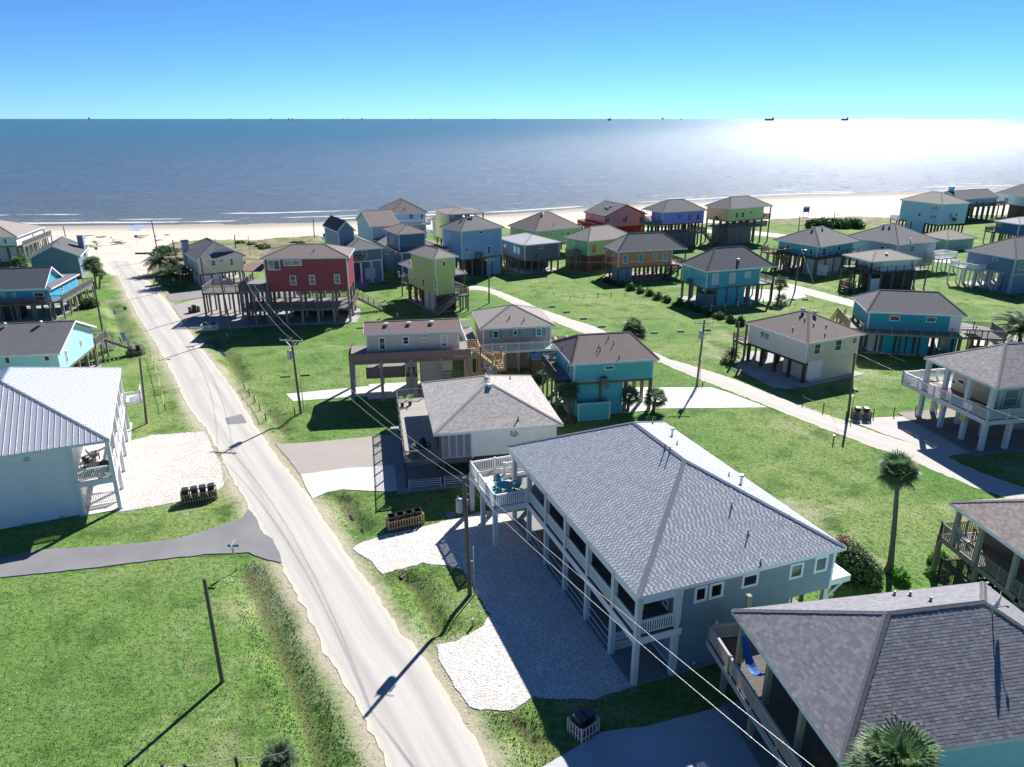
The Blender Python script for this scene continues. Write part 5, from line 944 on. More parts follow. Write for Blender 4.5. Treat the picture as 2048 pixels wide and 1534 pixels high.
v = h.roof_hit(*cG(1205, 640)); am = MB().tube((0, 0, 0), (0, 0, 1.1), .03).beam((-.4, 0, 1.0), (.4, 0, 1.1), .03, .03).beam((-.25, -.1, .8), (.3, .2, .85), .03, .03).tube((.1, 0, .55), (.1, -.12, .6), .25, .25, 12); h.part('antenna', am, METAL, (v.x, v.y+.6, v.z))
WHH = h
porch_chair(h.world(-1.6, 1.4, FZ+.05), h.h+2.6, 'black', 'black chair at the near outer corner of the cable railed deck'); porch_chair(h.world(-.6, 2.6, FZ+.05), h.h+.4, 'black', 'black chair under the eave on the cable railed deck'); ROUND_TABLE(h.world(-1.3, 2.3, FZ+.05), 'black patio table on the cable railed deck', r=.5)
def pot(w, label):
    t = thing('potted_plant', label, 'potted plant', w, 0, 'potted plants on the deck'); link('pot', MB().tube((0, 0, 0), (0, 0, .4), .15, .2, 12).mesh('pot', DARKW), t)
    mb = MB()
    for i in range(26): a = random.uniform(0, 6.28); r = random.uniform(.1, .4); z = random.uniform(.5, 1.1); c = Vector((r*math.cos(a), r*math.sin(a), z)); d = Vector((math.cos(a), math.sin(a), .3))*.16; s_ = Vector((-math.sin(a), math.cos(a), 0))*.07; mb.poly([c-d, c-s_, c+d, c+s_])
    link('foliage', mb.mesh('foliage', simple('pot_leaf', (.10, .22, .04), .5)), t)
pot(h.world(-2.0, 13.4, FZ+.05), 'left of two bushy potted plants at the far end of the cable railed deck'); pot(h.world(-1.2, 13.6, FZ+.05), 'right of two bushy potted plants at the far end of the cable railed deck')
# --- main grey house
TB32 = tabs_mat('grey_blue_tabs', [(0, (.20, .225, .27)), (.4, (.30, .325, .375)), (.7, (.50, .53, .58)), (1, (.78, .81, .85))]); MG = S('harbour_grey', (.22, .29, .36))
h = House('large grey house with a speckled blue grey hip roof and long white porches', (1277, 1199), (1014, 895), (1692, 1099), 5.85, ov=.35, wall=MG, roof=SH_LIGHT, rise=3.75, floor=0.0, body=(2.87, .35, -.4, -.5), short='main grey house', nowall=True, capm=TB32)
shingle_tabs(h, 'b', TB32, row=.15, w=.15, alt=True); DZ = 3.3; xw = 10.6; b = h.b
h.box('wall', b[0], b[1], 3.02, b[2], b[3], 5.83, MG); h.box('lower_wall', b[0], b[1]+.01, -.2, xw, b[1]+7, 3.0, MG); h.box('corner_trim', b[0]-.05, b[1]-.05, -.1, b[0]+.14, b[1]+.12, 5.82, WHITE); h.box('corner_trim', b[2]-.12, b[1]-.05, 3.0, b[2]+.05, b[1]+.12, 5.82, WHITE); h.box('corner_trim', xw-.05, b[1]-.045, -.1, xw+.12, b[1]+.13, 3.0, WHITE)
h.wins('x', cK, [(1560, 500, 1648, 600), (1680, 470, 1778, 570)], style='one', t=.16, pane=simple('dark_glass', (.012, .014, .018), .08)); h.win('x', cR(268, 948), cR(362, 1008), style='one', t=.15); h.wins('x', cR, [(572, 880, 642, 957), (728, 838, 797, 915)], style='one', t=.15)
h.win('y', cK(1310, 570), cK(1345, 680), style='double', t=.1); h.wins('y', cK, [(960, 420, 1000, 520), (720, 220, 760, 320)], style='double'); h.door('y', cK(1195, 900), cK(1345, 1110), mat=paint('pale_door', (.55, .6, .62)), name='garage_door')
py = [.15, 2.9, 6.25, 9.6, 12.9, 16.2, 19.3]; h.posts([(.15, y) for y in py]+[(b[0]-.3, .15)], -.1, 5.73, .15, WG, 'porch_column')
h.box('porch_beam', .06, .3, 5.4, .24, 20.3, 5.83, WHITE); h.box('porch_beam', .3, .06, 5.4, b[0], .24, 5.83, WHITE)
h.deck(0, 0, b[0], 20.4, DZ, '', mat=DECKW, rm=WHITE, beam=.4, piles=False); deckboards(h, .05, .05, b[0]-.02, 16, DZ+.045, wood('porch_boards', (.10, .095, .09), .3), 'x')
for i in range(5): h.rail((.12, py[i]+.15), (.12, py[i+1]-.15), DZ+.04, WHITE, h=.95, sp=.14, bal=.026, post=20, pr=.01)
h.rail((.3, .12), (b[0]-.1, .12), DZ+.04, WHITE, h=.95, sp=.14, bal=.026, post=20, pr=.01)
for i in range(1, 5):
    for z in (.25, .75, 1.3): h.box('cable_rail', .12, py[i]+.15, z, .16, py[i+1]-.15, z+.04, WHITE)
h.rail((.3, 2.9), (2.4, 2.9), .1, WHITE, h=.62, sp=.11, post=20, pr=.01); h.rail((.3, 2.9), (2.4, 2.9), .78, WHITE, h=.62, sp=.11, post=20, pr=.01); h.posts([(2.5, 2.9)], 0, 3.2, .08, WHITE)
h.box('brace', .3, .1, 5.0, .4, .2, 5.3, WHITE)
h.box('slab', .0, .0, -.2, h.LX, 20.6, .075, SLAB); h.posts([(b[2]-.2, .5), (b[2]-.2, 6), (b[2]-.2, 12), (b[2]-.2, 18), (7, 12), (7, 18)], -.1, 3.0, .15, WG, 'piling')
h.box('rear_wall', 4.4, 8, -.1, 9.6, 18, 3.0, MG)
# patio deck at the north-west corner
h.deck(-2.6, 16.15, -.02, 22.2, DZ, '', mat=WHITE, rm=WHITE, beam=.38, piles=False); deckboards(h, -2.58, 16.17, -.03, 22.18, DZ+.045, wood('sunny_boards', (.55, .52, .48), .1), 'x'); h.deck(0, 20.5, 3.6, 22.2, DZ, '', mat=wood('sunny_boards', (.55, .52, .48), .1), rm=WHITE, piles=False)  # patio boards in one pale tone, lighter than the porch boards
h.rail((-2.52, 16.25), (-.1, 16.25), DZ+.04, WHITE, h=.98, sp=.15, bal=.032, post=3, pr=.08); h.rail((-2.52, 16.25), (-2.52, 22.1), DZ+.04, WHITE, h=.98, sp=.15, bal=.032, post=2, pr=.08); h.rail((-2.52, 22.1), (3.5, 22.1), DZ+.04, WHITE, h=.98, sp=.15, bal=.032, post=2, pr=.08); h.rail((3.5, 20.6), (3.5, 22.1), DZ+.04, WHITE, h=.98, sp=.15, bal=.032, post=3, pr=.08); h.rail((-.1, 21.0), (3.0, 21.0), DZ+.04, WHITE, h=.98, sp=.15, bal=.032, post=3, pr=.08)
h.posts([(-2.5, 16.27), (-2.5, 19.2), (-2.5, 22.05), (-.1, 22.05), (3.4, 22.05)], -.1, DZ-.06, .16, WG, 'piling')
TEAL = simple('teal_plastic', (.01, .30, .38), .45); c0 = h.world(-1.1, 18.0, DZ+.05); ROUND_TABLE(c0, 'round turquoise table between four turquoise chairs on the white deck', TEAL, r=.62)
for i, (a, wd) in enumerate(((0.3, 'right of'), (1.7, 'behind'), (3.3, 'left of'), (4.9, 'in front of'))):
    q = h.h+a; porch_chair((c0.x+.98*math.cos(q), c0.y+.98*math.sin(q), c0.z), q-math.pi/2, 'teal', 'turquoise slatted chair '+wd+' the turquoise table on the white deck', 'turquoise deck chairs')
# east side landing
h.deck(b[2]+.01, .9, 15.75, 4.6, 3.1, '', mat=WHITE, rm=WHITE, beam=.4, piles=False); h.box('brace', 14.1, .95, 2.2, 14.2, 1.05, 2.7, WHITE); h.posts([(15.6, 4.4)], 0, 3, .1, WG, 'post'); bb = MB().beam((b[2], 1.0, 1.4), (15.5, 1.0, 2.75), .1, .12).beam((b[2], 4.4, 1.4), (15.5, 4.4, 2.75), .1, .12); tag(h.part('landing_brace', bb, WHITE), kind='stuff'); h.stairs((12.6, 2.5), (11.2, 6.6), .1, 1.6, 1.0, DARKW)
for q in (cK(1548, 1112), cK(1732, 780)):
    u, z = h.on('x', *q); h.box('wall_vent', u-.1, b[1]-.04, z-.16, u+.1, b[1]-.003, z+.16, WHITE)
h.vents([cH(980, 992), cH(1175, 1160), cH(1590, 1410), cR(200, 515), cR(303, 690), cR(383, 872)], 'pipe', .34, .04); h.vents([cH(1135, 1095), cH(1685, 1478)], 'cap', .6); h.vents([cH(1078, 1205), cH(1118, 1228)], 'pipe', .5, .04)
MAIN = h
# --- dark roofed house bottom right
TB33 = tabs_mat('charcoal_tabs', [(0, (.15, .15, .165)), (.5, (.21, .21, .235)), (1, (.30, .30, .33))])
h = House('aqua house in the bottom right corner under a large charcoal hip roof', (1683, 1532), (1464, 1225), None, 5.7, lx=14.8, wall=S('light_aqua', (.36, .62, .66)), roof=SH_DARK, rise=2.9, floor=0.0, body=(2.6, .45, -.45, -.45), short='bottom right house', capm=TB33)
shingle_tabs(h, 'c', TB33, row=.15, w=.26, lift=.008); DZ = 2.85; PG = wood('green_grey_post', (.27, .27, .21)); DK = wood('wet_deck', (.11, .095, .085), .5)  # DK: dark boards with strong random grain
h.deck(-.45, -1.5, h.b[0], 11.3, DZ, '', mat=DARKW, rm=wood('grey_fascia', (.42, .40, .40), .15), beam=.34, piles=False); deckboards(h, -.42, -1.45, h.b[0]-.02, 11.25, DZ+.045, DK, 'x', w=.15)
h.deck(h.b[0], h.b[3], 8, 11.3, DZ, '', mat=DK, rm=wood('grey_fascia', (.42, .40, .40), .15), piles=False)
PK = wood('faded_rail', (.46, .40, .39), .12); h.rail((-.4, -1.4), (-.4, 11.25), DZ+.04, PK, h=.95, sp=.12, post=2.4, pr=.07, pm=PG, top=.14); h.rail((-.4, 11.22), (8, 11.22), DZ+.04, PK, h=.95, sp=.12, post=2.4, pr=.07, pm=PG, top=.14)
h.posts([(.4, .4), (.4, 3.4), (.4, 6.4), (.4, 9.3), (3.6, 9.3), (7, 9.3), (1.6, 11.1)], DZ, 5.68, .13, PG, 'porch_post'); h.posts([(.2, 1), (.2, 4), (.2, 7), (.2, 10.2), (3.4, 10.9), (.9, 10.9)], -.2, DZ-.06, .13, PG, 'piling')
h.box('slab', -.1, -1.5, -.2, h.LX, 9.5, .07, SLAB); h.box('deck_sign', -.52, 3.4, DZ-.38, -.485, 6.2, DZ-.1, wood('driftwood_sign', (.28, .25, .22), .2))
def text(hh, s, loc, size, mat, rot, name='lettering', ext=.006):
    cu = bpy.data.curves.new(name, 'FONT'); cu.body = s; cu.size = size; cu.extrude = ext; cu.align_x = 'CENTER'; cu.align_y = 'CENTER'; o = bpy.data.objects.new('tmp', cu); me = bpy.data.meshes.new_from_object(o); bpy.data.objects.remove(o); me.materials.clear(); me.materials.append(mat); me.name = name
    return me
sm_ = MB()
for k, y in enumerate((3.75, 4.15, 4.5, 4.9, 5.3, 5.7)):
    if k % 2: sm_.box(-.535, y-.12, DZ-.34, -.522, y+.12, DZ-.14)
    else: sm_.box(-.535, y-.1, DZ-.34, -.522, y-.04, DZ-.14).box(-.534, y+.02, DZ-.34, -.522, y+.1, DZ-.29)
tag(h.part('sign_painting', sm_, simple('sign_turquoise', (.05, .38, .42), .5)), kind='stuff')
p = h.roof_hit(*cQ(1862, 562)); d_ = MB().tube((0, 0, 0), (0, 0, .6), .03).beam((0, 0, .6), (.0, -.3, .75), .03, .03); h.part('dish_mast', d_, METAL, (p.x, p.y, p.z-.1))
t = thing('satellite_dish', 'white satellite dish at the right end of the charcoal ridge', 'satellite dish', h.world(p.x, p.y, p.z+.55), h.h+.6)
dm = MB(); n = 18; rr = [0, .15, .28, .36]; vv = [[(rr[j]*math.cos(i*2*math.pi/n), -rr[j]**2*.9-.02, rr[j]*1.1*math.sin(i*2*math.pi/n)+.1) for i in range(n)] for j in range(4)]
for j in range(3):
    for i in range(n): dm.poly([vv[j][i], vv[j][(i+1) % n], vv[j+1][(i+1) % n], vv[j+1][i]])
link('reflector', dm.mesh('reflector', simple('dish_white', (.6, .62, .66), .4)), t); link('feed_arm', MB().beam((0, 0, -.25), (0, -.5, .1), .025, .025).box(-.05, -.56, .05, .05, -.46, .15).mesh('feed_arm', BLACK), t)
h.vents([cQ(1288, 462), cQ(1380, 465), cQ(1500, 498)], 'pipe', .3, .06)
def hammock(a, b, sag, label, mat):
    t = thing('hammock', label, 'hammock', a); a0 = Vector(a); b = Vector(b)-a0; s_ = Vector((-b.y, b.x, 0)).normalized(); mb = MB(); n = 14; P = []
    for i in range(n+1):
        u = i/n; c = b*u-Vector((0, 0, sag*4*u*(1-u))); w = .04+.22*math.sin(math.pi*u)**.6; P.append((c-s_*w+Vector((0, 0, .1*w)), c-Vector((0, 0, .12*w*2)), c+s_*w+Vector((0, 0, .1*w))))
    for i in range(n): mb.poly([P[i][0], P[i][1], P[i+1][1], P[i+1][0]]); mb.poly([P[i][1], P[i][2], P[i+1][2], P[i+1][1]])
    link('cloth', mb.mesh('cloth', mat, True), t)
hammock(h.world(.45, 9.3, DZ+2.1), h.world(.5, 6.45, DZ+2.0), 1.35, 'bright blue hammock hung between two timber posts on the charcoal roofed deck', simple('blue_cloth', (.01, .12, .42), .7))
porch_chair(h.world(1.0, 2.4, DZ+.05), h.h+2.4, 'wood', 'brown wooden chair on the dark deck in the bottom right corner'); porch_chair(h.world(1.7, 1.1, DZ+.05), h.h+3.2, 'wood', 'second brown wooden chair nearer the bottom edge on the dark deck')
# --- right middle brown roofed house
TB34 = tabs_mat('brown_tabs', [(0, (.22, .185, .17)), (.5, (.30, .26, .24)), (1, (.42, .37, .345))])
h = House('dark timber house at the right edge with a brown roof and long railed deck', (2120, 1168), (1899, 1008), None, 6.0, lx=12, wall=S('dark_taupe', (.13, .11, .10)), roof=SH_BROWN, rise=2.4, floor=3.2, body=(2.5, .5, -.5, -.5), short='right edge brown roof house', capm=TB34)
shingle_tabs(h, 'd', TB34, row=.15, w=.26, lift=.007); GD = wood('grey_green_deck', (.20, .18, .15)); DZ = 3.2
h.deck(.35, -1, h.b[0], 9.7, DZ, '', mat=GD, rm=GD, beam=.3, pst=.13, ps=3.2); h.deck(h.b[0], h.b[3], h.LX, 9.7, DZ, '', mat=GD, rm=GD, ps=3.2); h.rail((.4, -1), (.4, 9.65), DZ, GD, sp=.14, h=.95); h.rail((.4, 9.65), (h.LX, 9.65), DZ, GD, sp=.14, h=.95)
h.posts([(.4, .5), (.4, 3.4), (.4, 6.3), (.4, 8.4), (5, 8.4), (9, 8.4)], DZ, 5.98, .13, PG, 'porch_post'); h.stairs((1.6, 4.5), (1.6, 8.8), .1, DZ, 1.0, DARKW); h.piles(4, 4, mat=DARKW); h.rail((.3, 8.9), (2.6, 8.9), .3, DARKW, h=1.4, sp=.12); h.rail((.3, 5.8), (.3, 8.9), .3, DARKW, h=1.6, sp=.14); h.slab(.3, CONC)
hammock(h.world(.45, 8.6, DZ+2.0), h.world(.5, 6.4, DZ+1.9), 1.1, 'pale grey hammock on the timber deck at the right edge', simple('grey_cloth', (.45, .46, .5), .8))
# --- white columned house upper right
TB35 = tabs_mat('mauve_tabs', [(0, (.24, .22, .22)), (.5, (.33, .305, .305)), (1, (.46, .43, .425))])
h = House('pale yellow house on thick white columns with a wraparound white deck', (1994, 779), (1843, 718), (2048, 775.5), 6.65, lx=13, wall=S('butter', (.55, .56, .38)), roof=SH_TAN, rise=2.6, floor=3.4, body=(3.4, 2.6, -.5, -.6), short='white columned house', capm=TB35)
shingle_tabs(h, 'e', TB35, row=.15, w=.26, lift=.007); DZ = 3.4; WP = paint('blue_white_column', (.60, .64, .70))
h.deck(.05, .3, h.LX, h.b[1], DZ, '', mat=BROWNW, rm=WP, beam=.42, piles=False); h.deck(.05, h.b[1], h.b[0], h.LY+2.6, DZ, '', mat=BROWNW, rm=WP, beam=.42, piles=False); h.deck(h.b[0], h.b[3], h.LX, h.LY+2.6, DZ, '', mat=CONCW, rm=WP, piles=False)
h.rail((.1, .35), (h.LX, .35), DZ, WP, h=1.0, sp=.11, post=2.2, pr=.08); h.rail((.1, .35), (.1, h.LY+2.55), DZ, WP, h=1.0, sp=.11, post=2.2, pr=.08); h.rail((.1, h.LY+2.55), (h.LX, h.LY+2.55), DZ, WP, h=1.0, sp=.15, post=2.2, pr=.08)
h.posts([(.45, .7), (.45, 3.5), (.45, 6.4), (.45, h.LY-.3), (4.2, .7), (8, .7)], DZ, 6.6, .2, WP, 'porch_column'); h.posts([(.7, .95), (.9, 3.6), (1.0, 6.6), (1.0, 9.6), (3.3, .85), (6.6, .9), (10, .9), (3.4, 3.8), (6.8, 4), (3.4, 7), (3.4, 10.5)], -.1, DZ-.4, .2, WP, 'column')
h.slab(1.6, concrete('warm_slab', (.30, .27, .25), .25), (1, 1.6, h.LX, h.LY)); h.encl(.45, .3, 1, 1, S('butter_grey', (.38, .38, .36))); h.wins('y', cI, [(1478, 470, 1500, 520), (1525, 465, 1570, 525)], style='double', pane=simple('dark_glass', (.012, .014, .018), .08)); h.win('x', cI(1900, 560), cI(1985, 690), style='double')
h.box('lattice_panel', .55, 3.2, 2.0, .62, 4.0, 3.1, simple('yellow_paint', (.45, .46, .2), .6)); h.box('rail_sign', .02, 2.2, DZ+.25, .05, 3.3, DZ+.85, WHITE)
porch_chair(h.world(1.6, 1.7, DZ), h.h+2.2, 'teal', 'turquoise chair at the corner column of the wraparound white deck', 'turquoise chairs on the wraparound deck'); porch_chair(h.world(2.9, 1.4, DZ), h.h+3.3, 'teal', 'turquoise chair right of the corner column on the wraparound deck', 'turquoise chairs on the wraparound deck'); ROUND_TABLE(h.world(2.2, 1.2, DZ), 'turquoise table beside the corner column of the wraparound deck', TEAL)
# --- storage shed
t = thing('storage_shed', 'brown wooden shed with a blue grey metal roof beside the taupe house', 'shed', TAU.world(6.1, -2.9, 0), TAU.h)
link('wall', MB().box(0, 0, 0, 2.9, 2, 1.9).mesh('wall', board_batten('shed_boards', (.2, .12, .085))), t); link('roof', MB().hexa([(-.1, -.15, 1.9), (3, -.15, 1.9), (3, 2.1, 2.35), (-.1, 2.1, 2.35), (-.1, -.15, 1.97), (3, -.15, 1.97), (3, 2.1, 2.42), (-.1, 2.1, 2.42)]).mesh('roof', simple('blue_metal', (.2, .3, .42), .4)), t)
for x in (.8, 1.55): link('door', MB().box(x, -.05, .1, x+.7, -.003, 1.75).mesh('door', board_batten('shed_door', (.23, .14, .1))), t)
link('lamp', MB().tube((1.5, -.06, 1.75), (1.5, -.12, 1.75), .12, .12, 12).mesh('lamp', WHITE), t)
ORD = ['first', 'second', 'third', 'fourth', 'fifth', 'sixth', 'seventh', 'eighth', 'ninth', 'tenth', 'eleventh', 'twelfth', 'thirteenth', 'fourteenth', 'fifteenth', 'sixteenth', 'seventeenth', 'eighteenth', 'nineteenth', 'twentieth', 'twenty-first', 'twenty-second', 'twenty-third', 'twenty-fourth', 'twenty-fifth', 'twenty-sixth', 'twenty-seventh']
# ------------------------------------------------------------------ poles, wires, bins, fences, signs
def pole(base, top, label, cross=None, trans=False, r=.14, short=False, conduit=False, rzc=0.0, cat='utility pole', name='utility_pole', lamp=False, mat=None):
    b = G(*base); z = zcol(b.x, b.y, top[1]); px = G(*top, z); lean = Vector((px.x-b.x, px.y-b.y, 0)); lean *= .6 if lean.length > .8 else 1
    t = thing(name, label, cat, b, 0, 'utility poles' if cat == 'utility pole' else None); m = mat or POLEW
    link('pole', MB().tube((0, 0, -.4), (lean.x, lean.y, z), r, r*.72, 10).mesh('pole', m), t); tip = Vector((lean.x, lean.y, z))
    if cross:
        dx, dy = math.cos(rzc)*cross/2, math.sin(rzc)*cross/2
        link('crossarm', MB().beam(tip+Vector((-dx, -dy, -.35)), tip+Vector((dx, dy, -.35)), .1, .12).mesh('crossarm', wood('grey_arm', (.3, .28, .25))), t)
        for s_ in (-1, 1): link('arm_brace', MB().beam(tip+Vector((s_*dx*.5, s_*dy*.5, -.4)), tip+Vector((0, 0, -1.1)), .03, .05).mesh('arm_brace', METAL), t)
        for s_ in (-1, -.45, 1): link('insulator', MB().tube(tip+Vector((s_*dx*.95, s_*dy*.95, -.29)), tip+Vector((s_*dx*.95, s_*dy*.95, -.08)), .05, .035, 8).mesh('insulator', simple('porcelain', (.35, .33, .33), .25)), t)
    if trans:
        c = tip+Vector((-.32, -.12, -z*.27)); link('transformer', MB().tube(c, c+Vector((0, 0, .85)), .24, .24, 14).tube(c+Vector((0, 0, .85)), c+Vector((0, 0, .95)), .24, .12, 14).tube(c+Vector((-.08, 0, .93)), c+Vector((-.1, 0, 1.12)), .035).mesh('transformer', simple('transformer_grey', (.4, .42, .44), .4)), t)
        link('bracket', MB().beam(tip+Vector((0, 0, -1.3)), tip+Vector((.75, .2, -1.0)), .03, .04).mesh('bracket', METAL), t)
        link('fuse_cutout', MB().tube(tip+Vector((.2, -.1, -1.9)), tip+Vector((.2, -.1, -1.5)), .05, .05, 8).mesh('fuse_cutout', METAL), t)
    if conduit: link('conduit', MB().tube((.32, .05, -.1), (.3, .05, z*.42), .05, .045, 8).beam((0, 0, z*.3), (.32, .05, z*.3), .04, .05).mesh('conduit', METAL), t)
    if lamp: link('lamp', MB().beam(tip+Vector((0, 0, -.6)), tip+Vector((.7, -.3, -.5)), .04, .04).box(lean.x+.55, lean.y-.5, z-.66, lean.x+.95, lean.y-.2, z-.5).mesh('lamp', METAL), t)
    return Vector((b.x+lean.x, b.y+lean.y, z))
T1 = pole((940, 1190), (928, 955), 'brown utility pole with a grey transformer beside the gravel drive', trans=True, conduit=True, r=.16)
pole((445, 1365), (408, 1157), 'short bare dark pole standing alone on the near left lawn', r=.13)
T3 = pole((602, 827), (582, 675), 'grey utility pole with a crossarm and transformer left of the narrow beige house', cross=2.6, trans=True, conduit=True, rzc=-.15)
T4 = pole((1697, 828), (1710, 705), 'tall dark utility pole at the curving lane beside the slatted bin box', cross=None, conduit=True)
T5 = pole((1393, 773), (1409, 640), 'utility pole with a crossarm and white box beside the white driveway', cross=2.3, trans=True, conduit=True, rzc=.05)
T6 = pole((208, 678), (187, 563), 'tall dark pole in the grass between the azure house and the road')
pole((293, 848), (279, 715), 'brown pole on the grass strip right of the metal roofed white house', r=.13)
pole((290, 845), (280, 762), 'thin white post beside the brown pole near the metal roofed white house', r=.05, cat='post', name='thin_post', mat=WHITE)
T9 = pole((318, 518), (303, 441), 'tall dark pole rising above the date palms at the end of the road')
T10 = pole((365, 575), (345, 480), 'leaning pole between the date palm and the pale yellow house')
T11 = pole((418, 625), (401, 514), 'bare pole on the apron left of the red house decks')
T12 = pole((466, 674), (439, 550), 'tall pole at the near left corner of the red house apron', lamp=True)
T13 = pole((498, 654), (484, 538), 'grey pole against the left end of the red house deck', cross=1.2)
T14 = pole((139, 540), (129, 492), 'dark pole in front of the slate blue gabled house'); pole((131, 473), (126, 451), 'short dark pole at the beach behind the slate blue gabled house')
T15 = pole((629, 476), (626, 437), 'dark pole at the beach left of the upper gabled house'); pole((471, 497), (469, 470), 'dark pole in the dune scrub behind the pale yellow house'); pole((501, 513), (496, 471), 'thin pale pole in the dune scrub left of the red roof', r=.06)
T17 = pole((978, 607), (978, 516), 'utility pole with wires at the start of the curving lane', cross=1.6, rzc=.3); T18 = pole((1589, 585), (1602, 493), 'pale utility pole between the light blue and timber skirted houses', lamp=True)
T20 = pole((1597, 463), (1600, 431), 'dark pole on the far lane before the beach'); T21 = pole((1666, 460), (1670, 425), 'dark pole beside the dune brush near the beach'); pole((1804, 453), (1807, 433), 'short dark pole left of the tall light blue house')
def wire(a, b, sag, label, r=.0125, wm=None):
    a = Vector(a); b = Vector(b); n = 16; P = [a.lerp(b, i/n)-Vector((0, 0, sag*4*(i/n)*(1-i/n)))-a for i in range(n+1)]
    t = thing('power_line', label, 'power line', a, 0, 'power lines'); link('wire', MB().path(P, r, 5).mesh('wire', wm or simple('aluminium_wire', (.62, .62, .6), .35, .2), True), t)
d = (T1-T3).normalized(); nx = T1+d*38; off = Vector((.55, .35, 0)); up = Vector((0, 0, -.25))
wire(T3+Vector((1.1, -.1, -.2)), T1+Vector((.3, .1, -.1)), .9, 'right hand power line from the crossarm pole to the transformer pole'); wire(T3+Vector((-.2, 0, .0)), T1+Vector((0, 0, -.35)), 1.0, 'left hand power line from the crossarm pole to the transformer pole')
wire(T1+Vector((.3, .1, -.1)), nx+Vector((.55, .2, -.2)), .7, 'upper bright power line crossing the grey house porch', .014); wire(T1+Vector((0, 0, -.35)), nx+Vector((.1, 0, -.6)), .8, 'lower bright power line crossing the grey house porch', .014)
wire(T13+Vector((.4, 0, -.2)), T3+Vector((1.1, 0, -.2)), .9, 'right hand power line from the red house to the crossarm pole'); wire(T13+Vector((-.3, 0, -.2)), T3+Vector((-.2, 0, 0)), 1.0, 'left hand power line from the red house to the crossarm pole')
wire(T17, T18, 1.6, 'long thin power line over the far lawns', .012, BLACK); wire(T18, T4, 1.5, 'thin power line over the bright turquoise house', .011, BLACK); wire(T4, T4+Vector((14, -30, 0)), 1.0, 'thin power line leaving the tall dark pole to the right', .011, BLACK); wire(T11, T12, .4, 'thin power line between the two poles of the red house apron')
# wooden bin racks with bins
def bin_(p, rz, label, lid=True, group='refuse bins'):
    t = thing('wheelie_bin', label, 'bin', p, rz, group); B = BLACK
    body = MB(); a, c = .24, .3
    body.box(-.19, -.23, .05, .19, .23, .09).hexa([(-.2, -.24, .05), (.2, -.24, .05), (.2, -.21, .05), (-.2, -.21, .05), (-a, -c, .95), (a, -c, .95), (a, -c+.03, .95), (-a, -c+.03, .95)]).hexa([(-.2, .21, .05), (.2, .21, .05), (.2, .24, .05), (-.2, .24, .05), (-a, c-.03, .95), (a, c-.03, .95), (a, c, .95), (-a, c, .95)]).hexa([(-.2, -.21, .05), (-.17, -.21, .05), (-.17, .21, .05), (-.2, .21, .05), (-a, -c+.03, .95), (-a+.03, -c+.03, .95), (-a+.03, c-.03, .95), (-a, c-.03, .95)]).hexa([(.17, -.21, .05), (.2, -.21, .05), (.2, .21, .05), (.17, .21, .05), (a-.03, -c+.03, .95), (a, -c+.03, .95), (a, c-.03, .95), (a-.03, c-.03, .95)]).box(-.28, -.34, .93, .28, -.29, 1.0).box(-.28, .29, .93, .28, .34, 1.0).box(-.28, -.29, .93, -.235, .29, 1.0).box(.235, -.29, .93, .28, .29, 1.0)
    link('body', cached('binb', lambda: body.mesh('body', B)), t)
    if lid: link('lid', cached('binl', lambda: MB().hexa([(-.28, -.34, 1.0), (.28, -.34, 1.0), (.28, .34, 1.0), (-.28, .34, 1.0), (-.22, -.26, 1.08), (.22, -.26, 1.08), (.22, .3, 1.08), (-.22, .3, 1.08)]).mesh('lid', simple('bin_lid', (.05, .05, .055), .3))), t)
    link('wheel', cached('binw', lambda: MB().tube((-.27, .27, .1), (-.2, .27, .1), .1, .1, 10).mesh('wheel', B)), t); link('wheel', cached('binw2', lambda: MB().tube((.2, .27, .1), (.27, .27, .1), .1, .1, 10).mesh('wheel', B)), t)
def rack(a, b, dep, label, nbins, binlab, lid=True, ht=.9, wood_=TANW, slats=None, raised=.15):
    A = G(*a); B = G(*b); L = (B-A).length; rz = math.atan2(B.y-A.y, B.x-A.x); t = thing('bin_rack', label, 'bin rack', A, rz, 'wooden bin racks')
    for x in (0, L):
        for y in (0, dep): link('post', cached(('rkp', ht, wood_.name), lambda: MB().box(-.05, -.05, 0, .05, .05, ht+.05).mesh('post', wood_)), t, (x, y, 0))
    for y in (-.02, dep+.02):
        for z in (raised+.05, ht-.12): link('rail', cached(('rkr', round(L, 2), wood_.name), lambda: MB().box(0, -.02, 0, L, .02, .09).mesh('rail', wood_)), t, (0, y, z))
    for x in (0, L):
        for z in (raised+.05, ht-.12): link('rail', cached(('rks', dep, wood_.name), lambda: MB().box(-.02, 0, 0, .02, dep, .09).mesh('rail', wood_)), t, (x, 0, z))
    link('floor', MB().box(.02, .02, raised-.05, L-.02, dep-.02, raised).mesh('floor', DARKW), t)
    sl = cached(('rksl', ht, wood_.name), lambda: MB().box(-.045, -.012, 0, .045, .012, ht-.02).mesh('slat', wood_)); n = slats or int(L/.2)
    for i in range(1, n): link('slat', sl, t, (L*i/n, -.055, 0)); link('slat', sl, t, (L*i/n, dep+.055, 0))
    m = int(dep/.2)
    for j in range(1, m):
        for x in (-.055, L+.055): link('slat', sl, t, (x, dep*j/m, 0), math.pi/2)
    for i in range(nbins):
        x = L*(i+.5)/nbins; p = A+Vector((math.cos(rz)*x-math.sin(rz)*dep/2, math.sin(rz)*x+math.cos(rz)*dep/2, raised)); bin_(p, rz, binlab[i], lid)
nm = ('leftmost', 'second from the left', 'third from the left', 'rightmost')
rack((779, 1064), (848, 1048), .85, 'tan slatted bin rack with four open black bins at the gravel drive', 4, ['open black bin, '+q+' of four in the gravel drive rack' for q in nm], lid=False, wood_=TANW)
rack((365, 1010), (434, 998), .85, 'slatted bin rack with closed lids beside the bright gravel yard', 4, ['closed black bin, '+q+' of four beside the gravel yard' for q in nm])
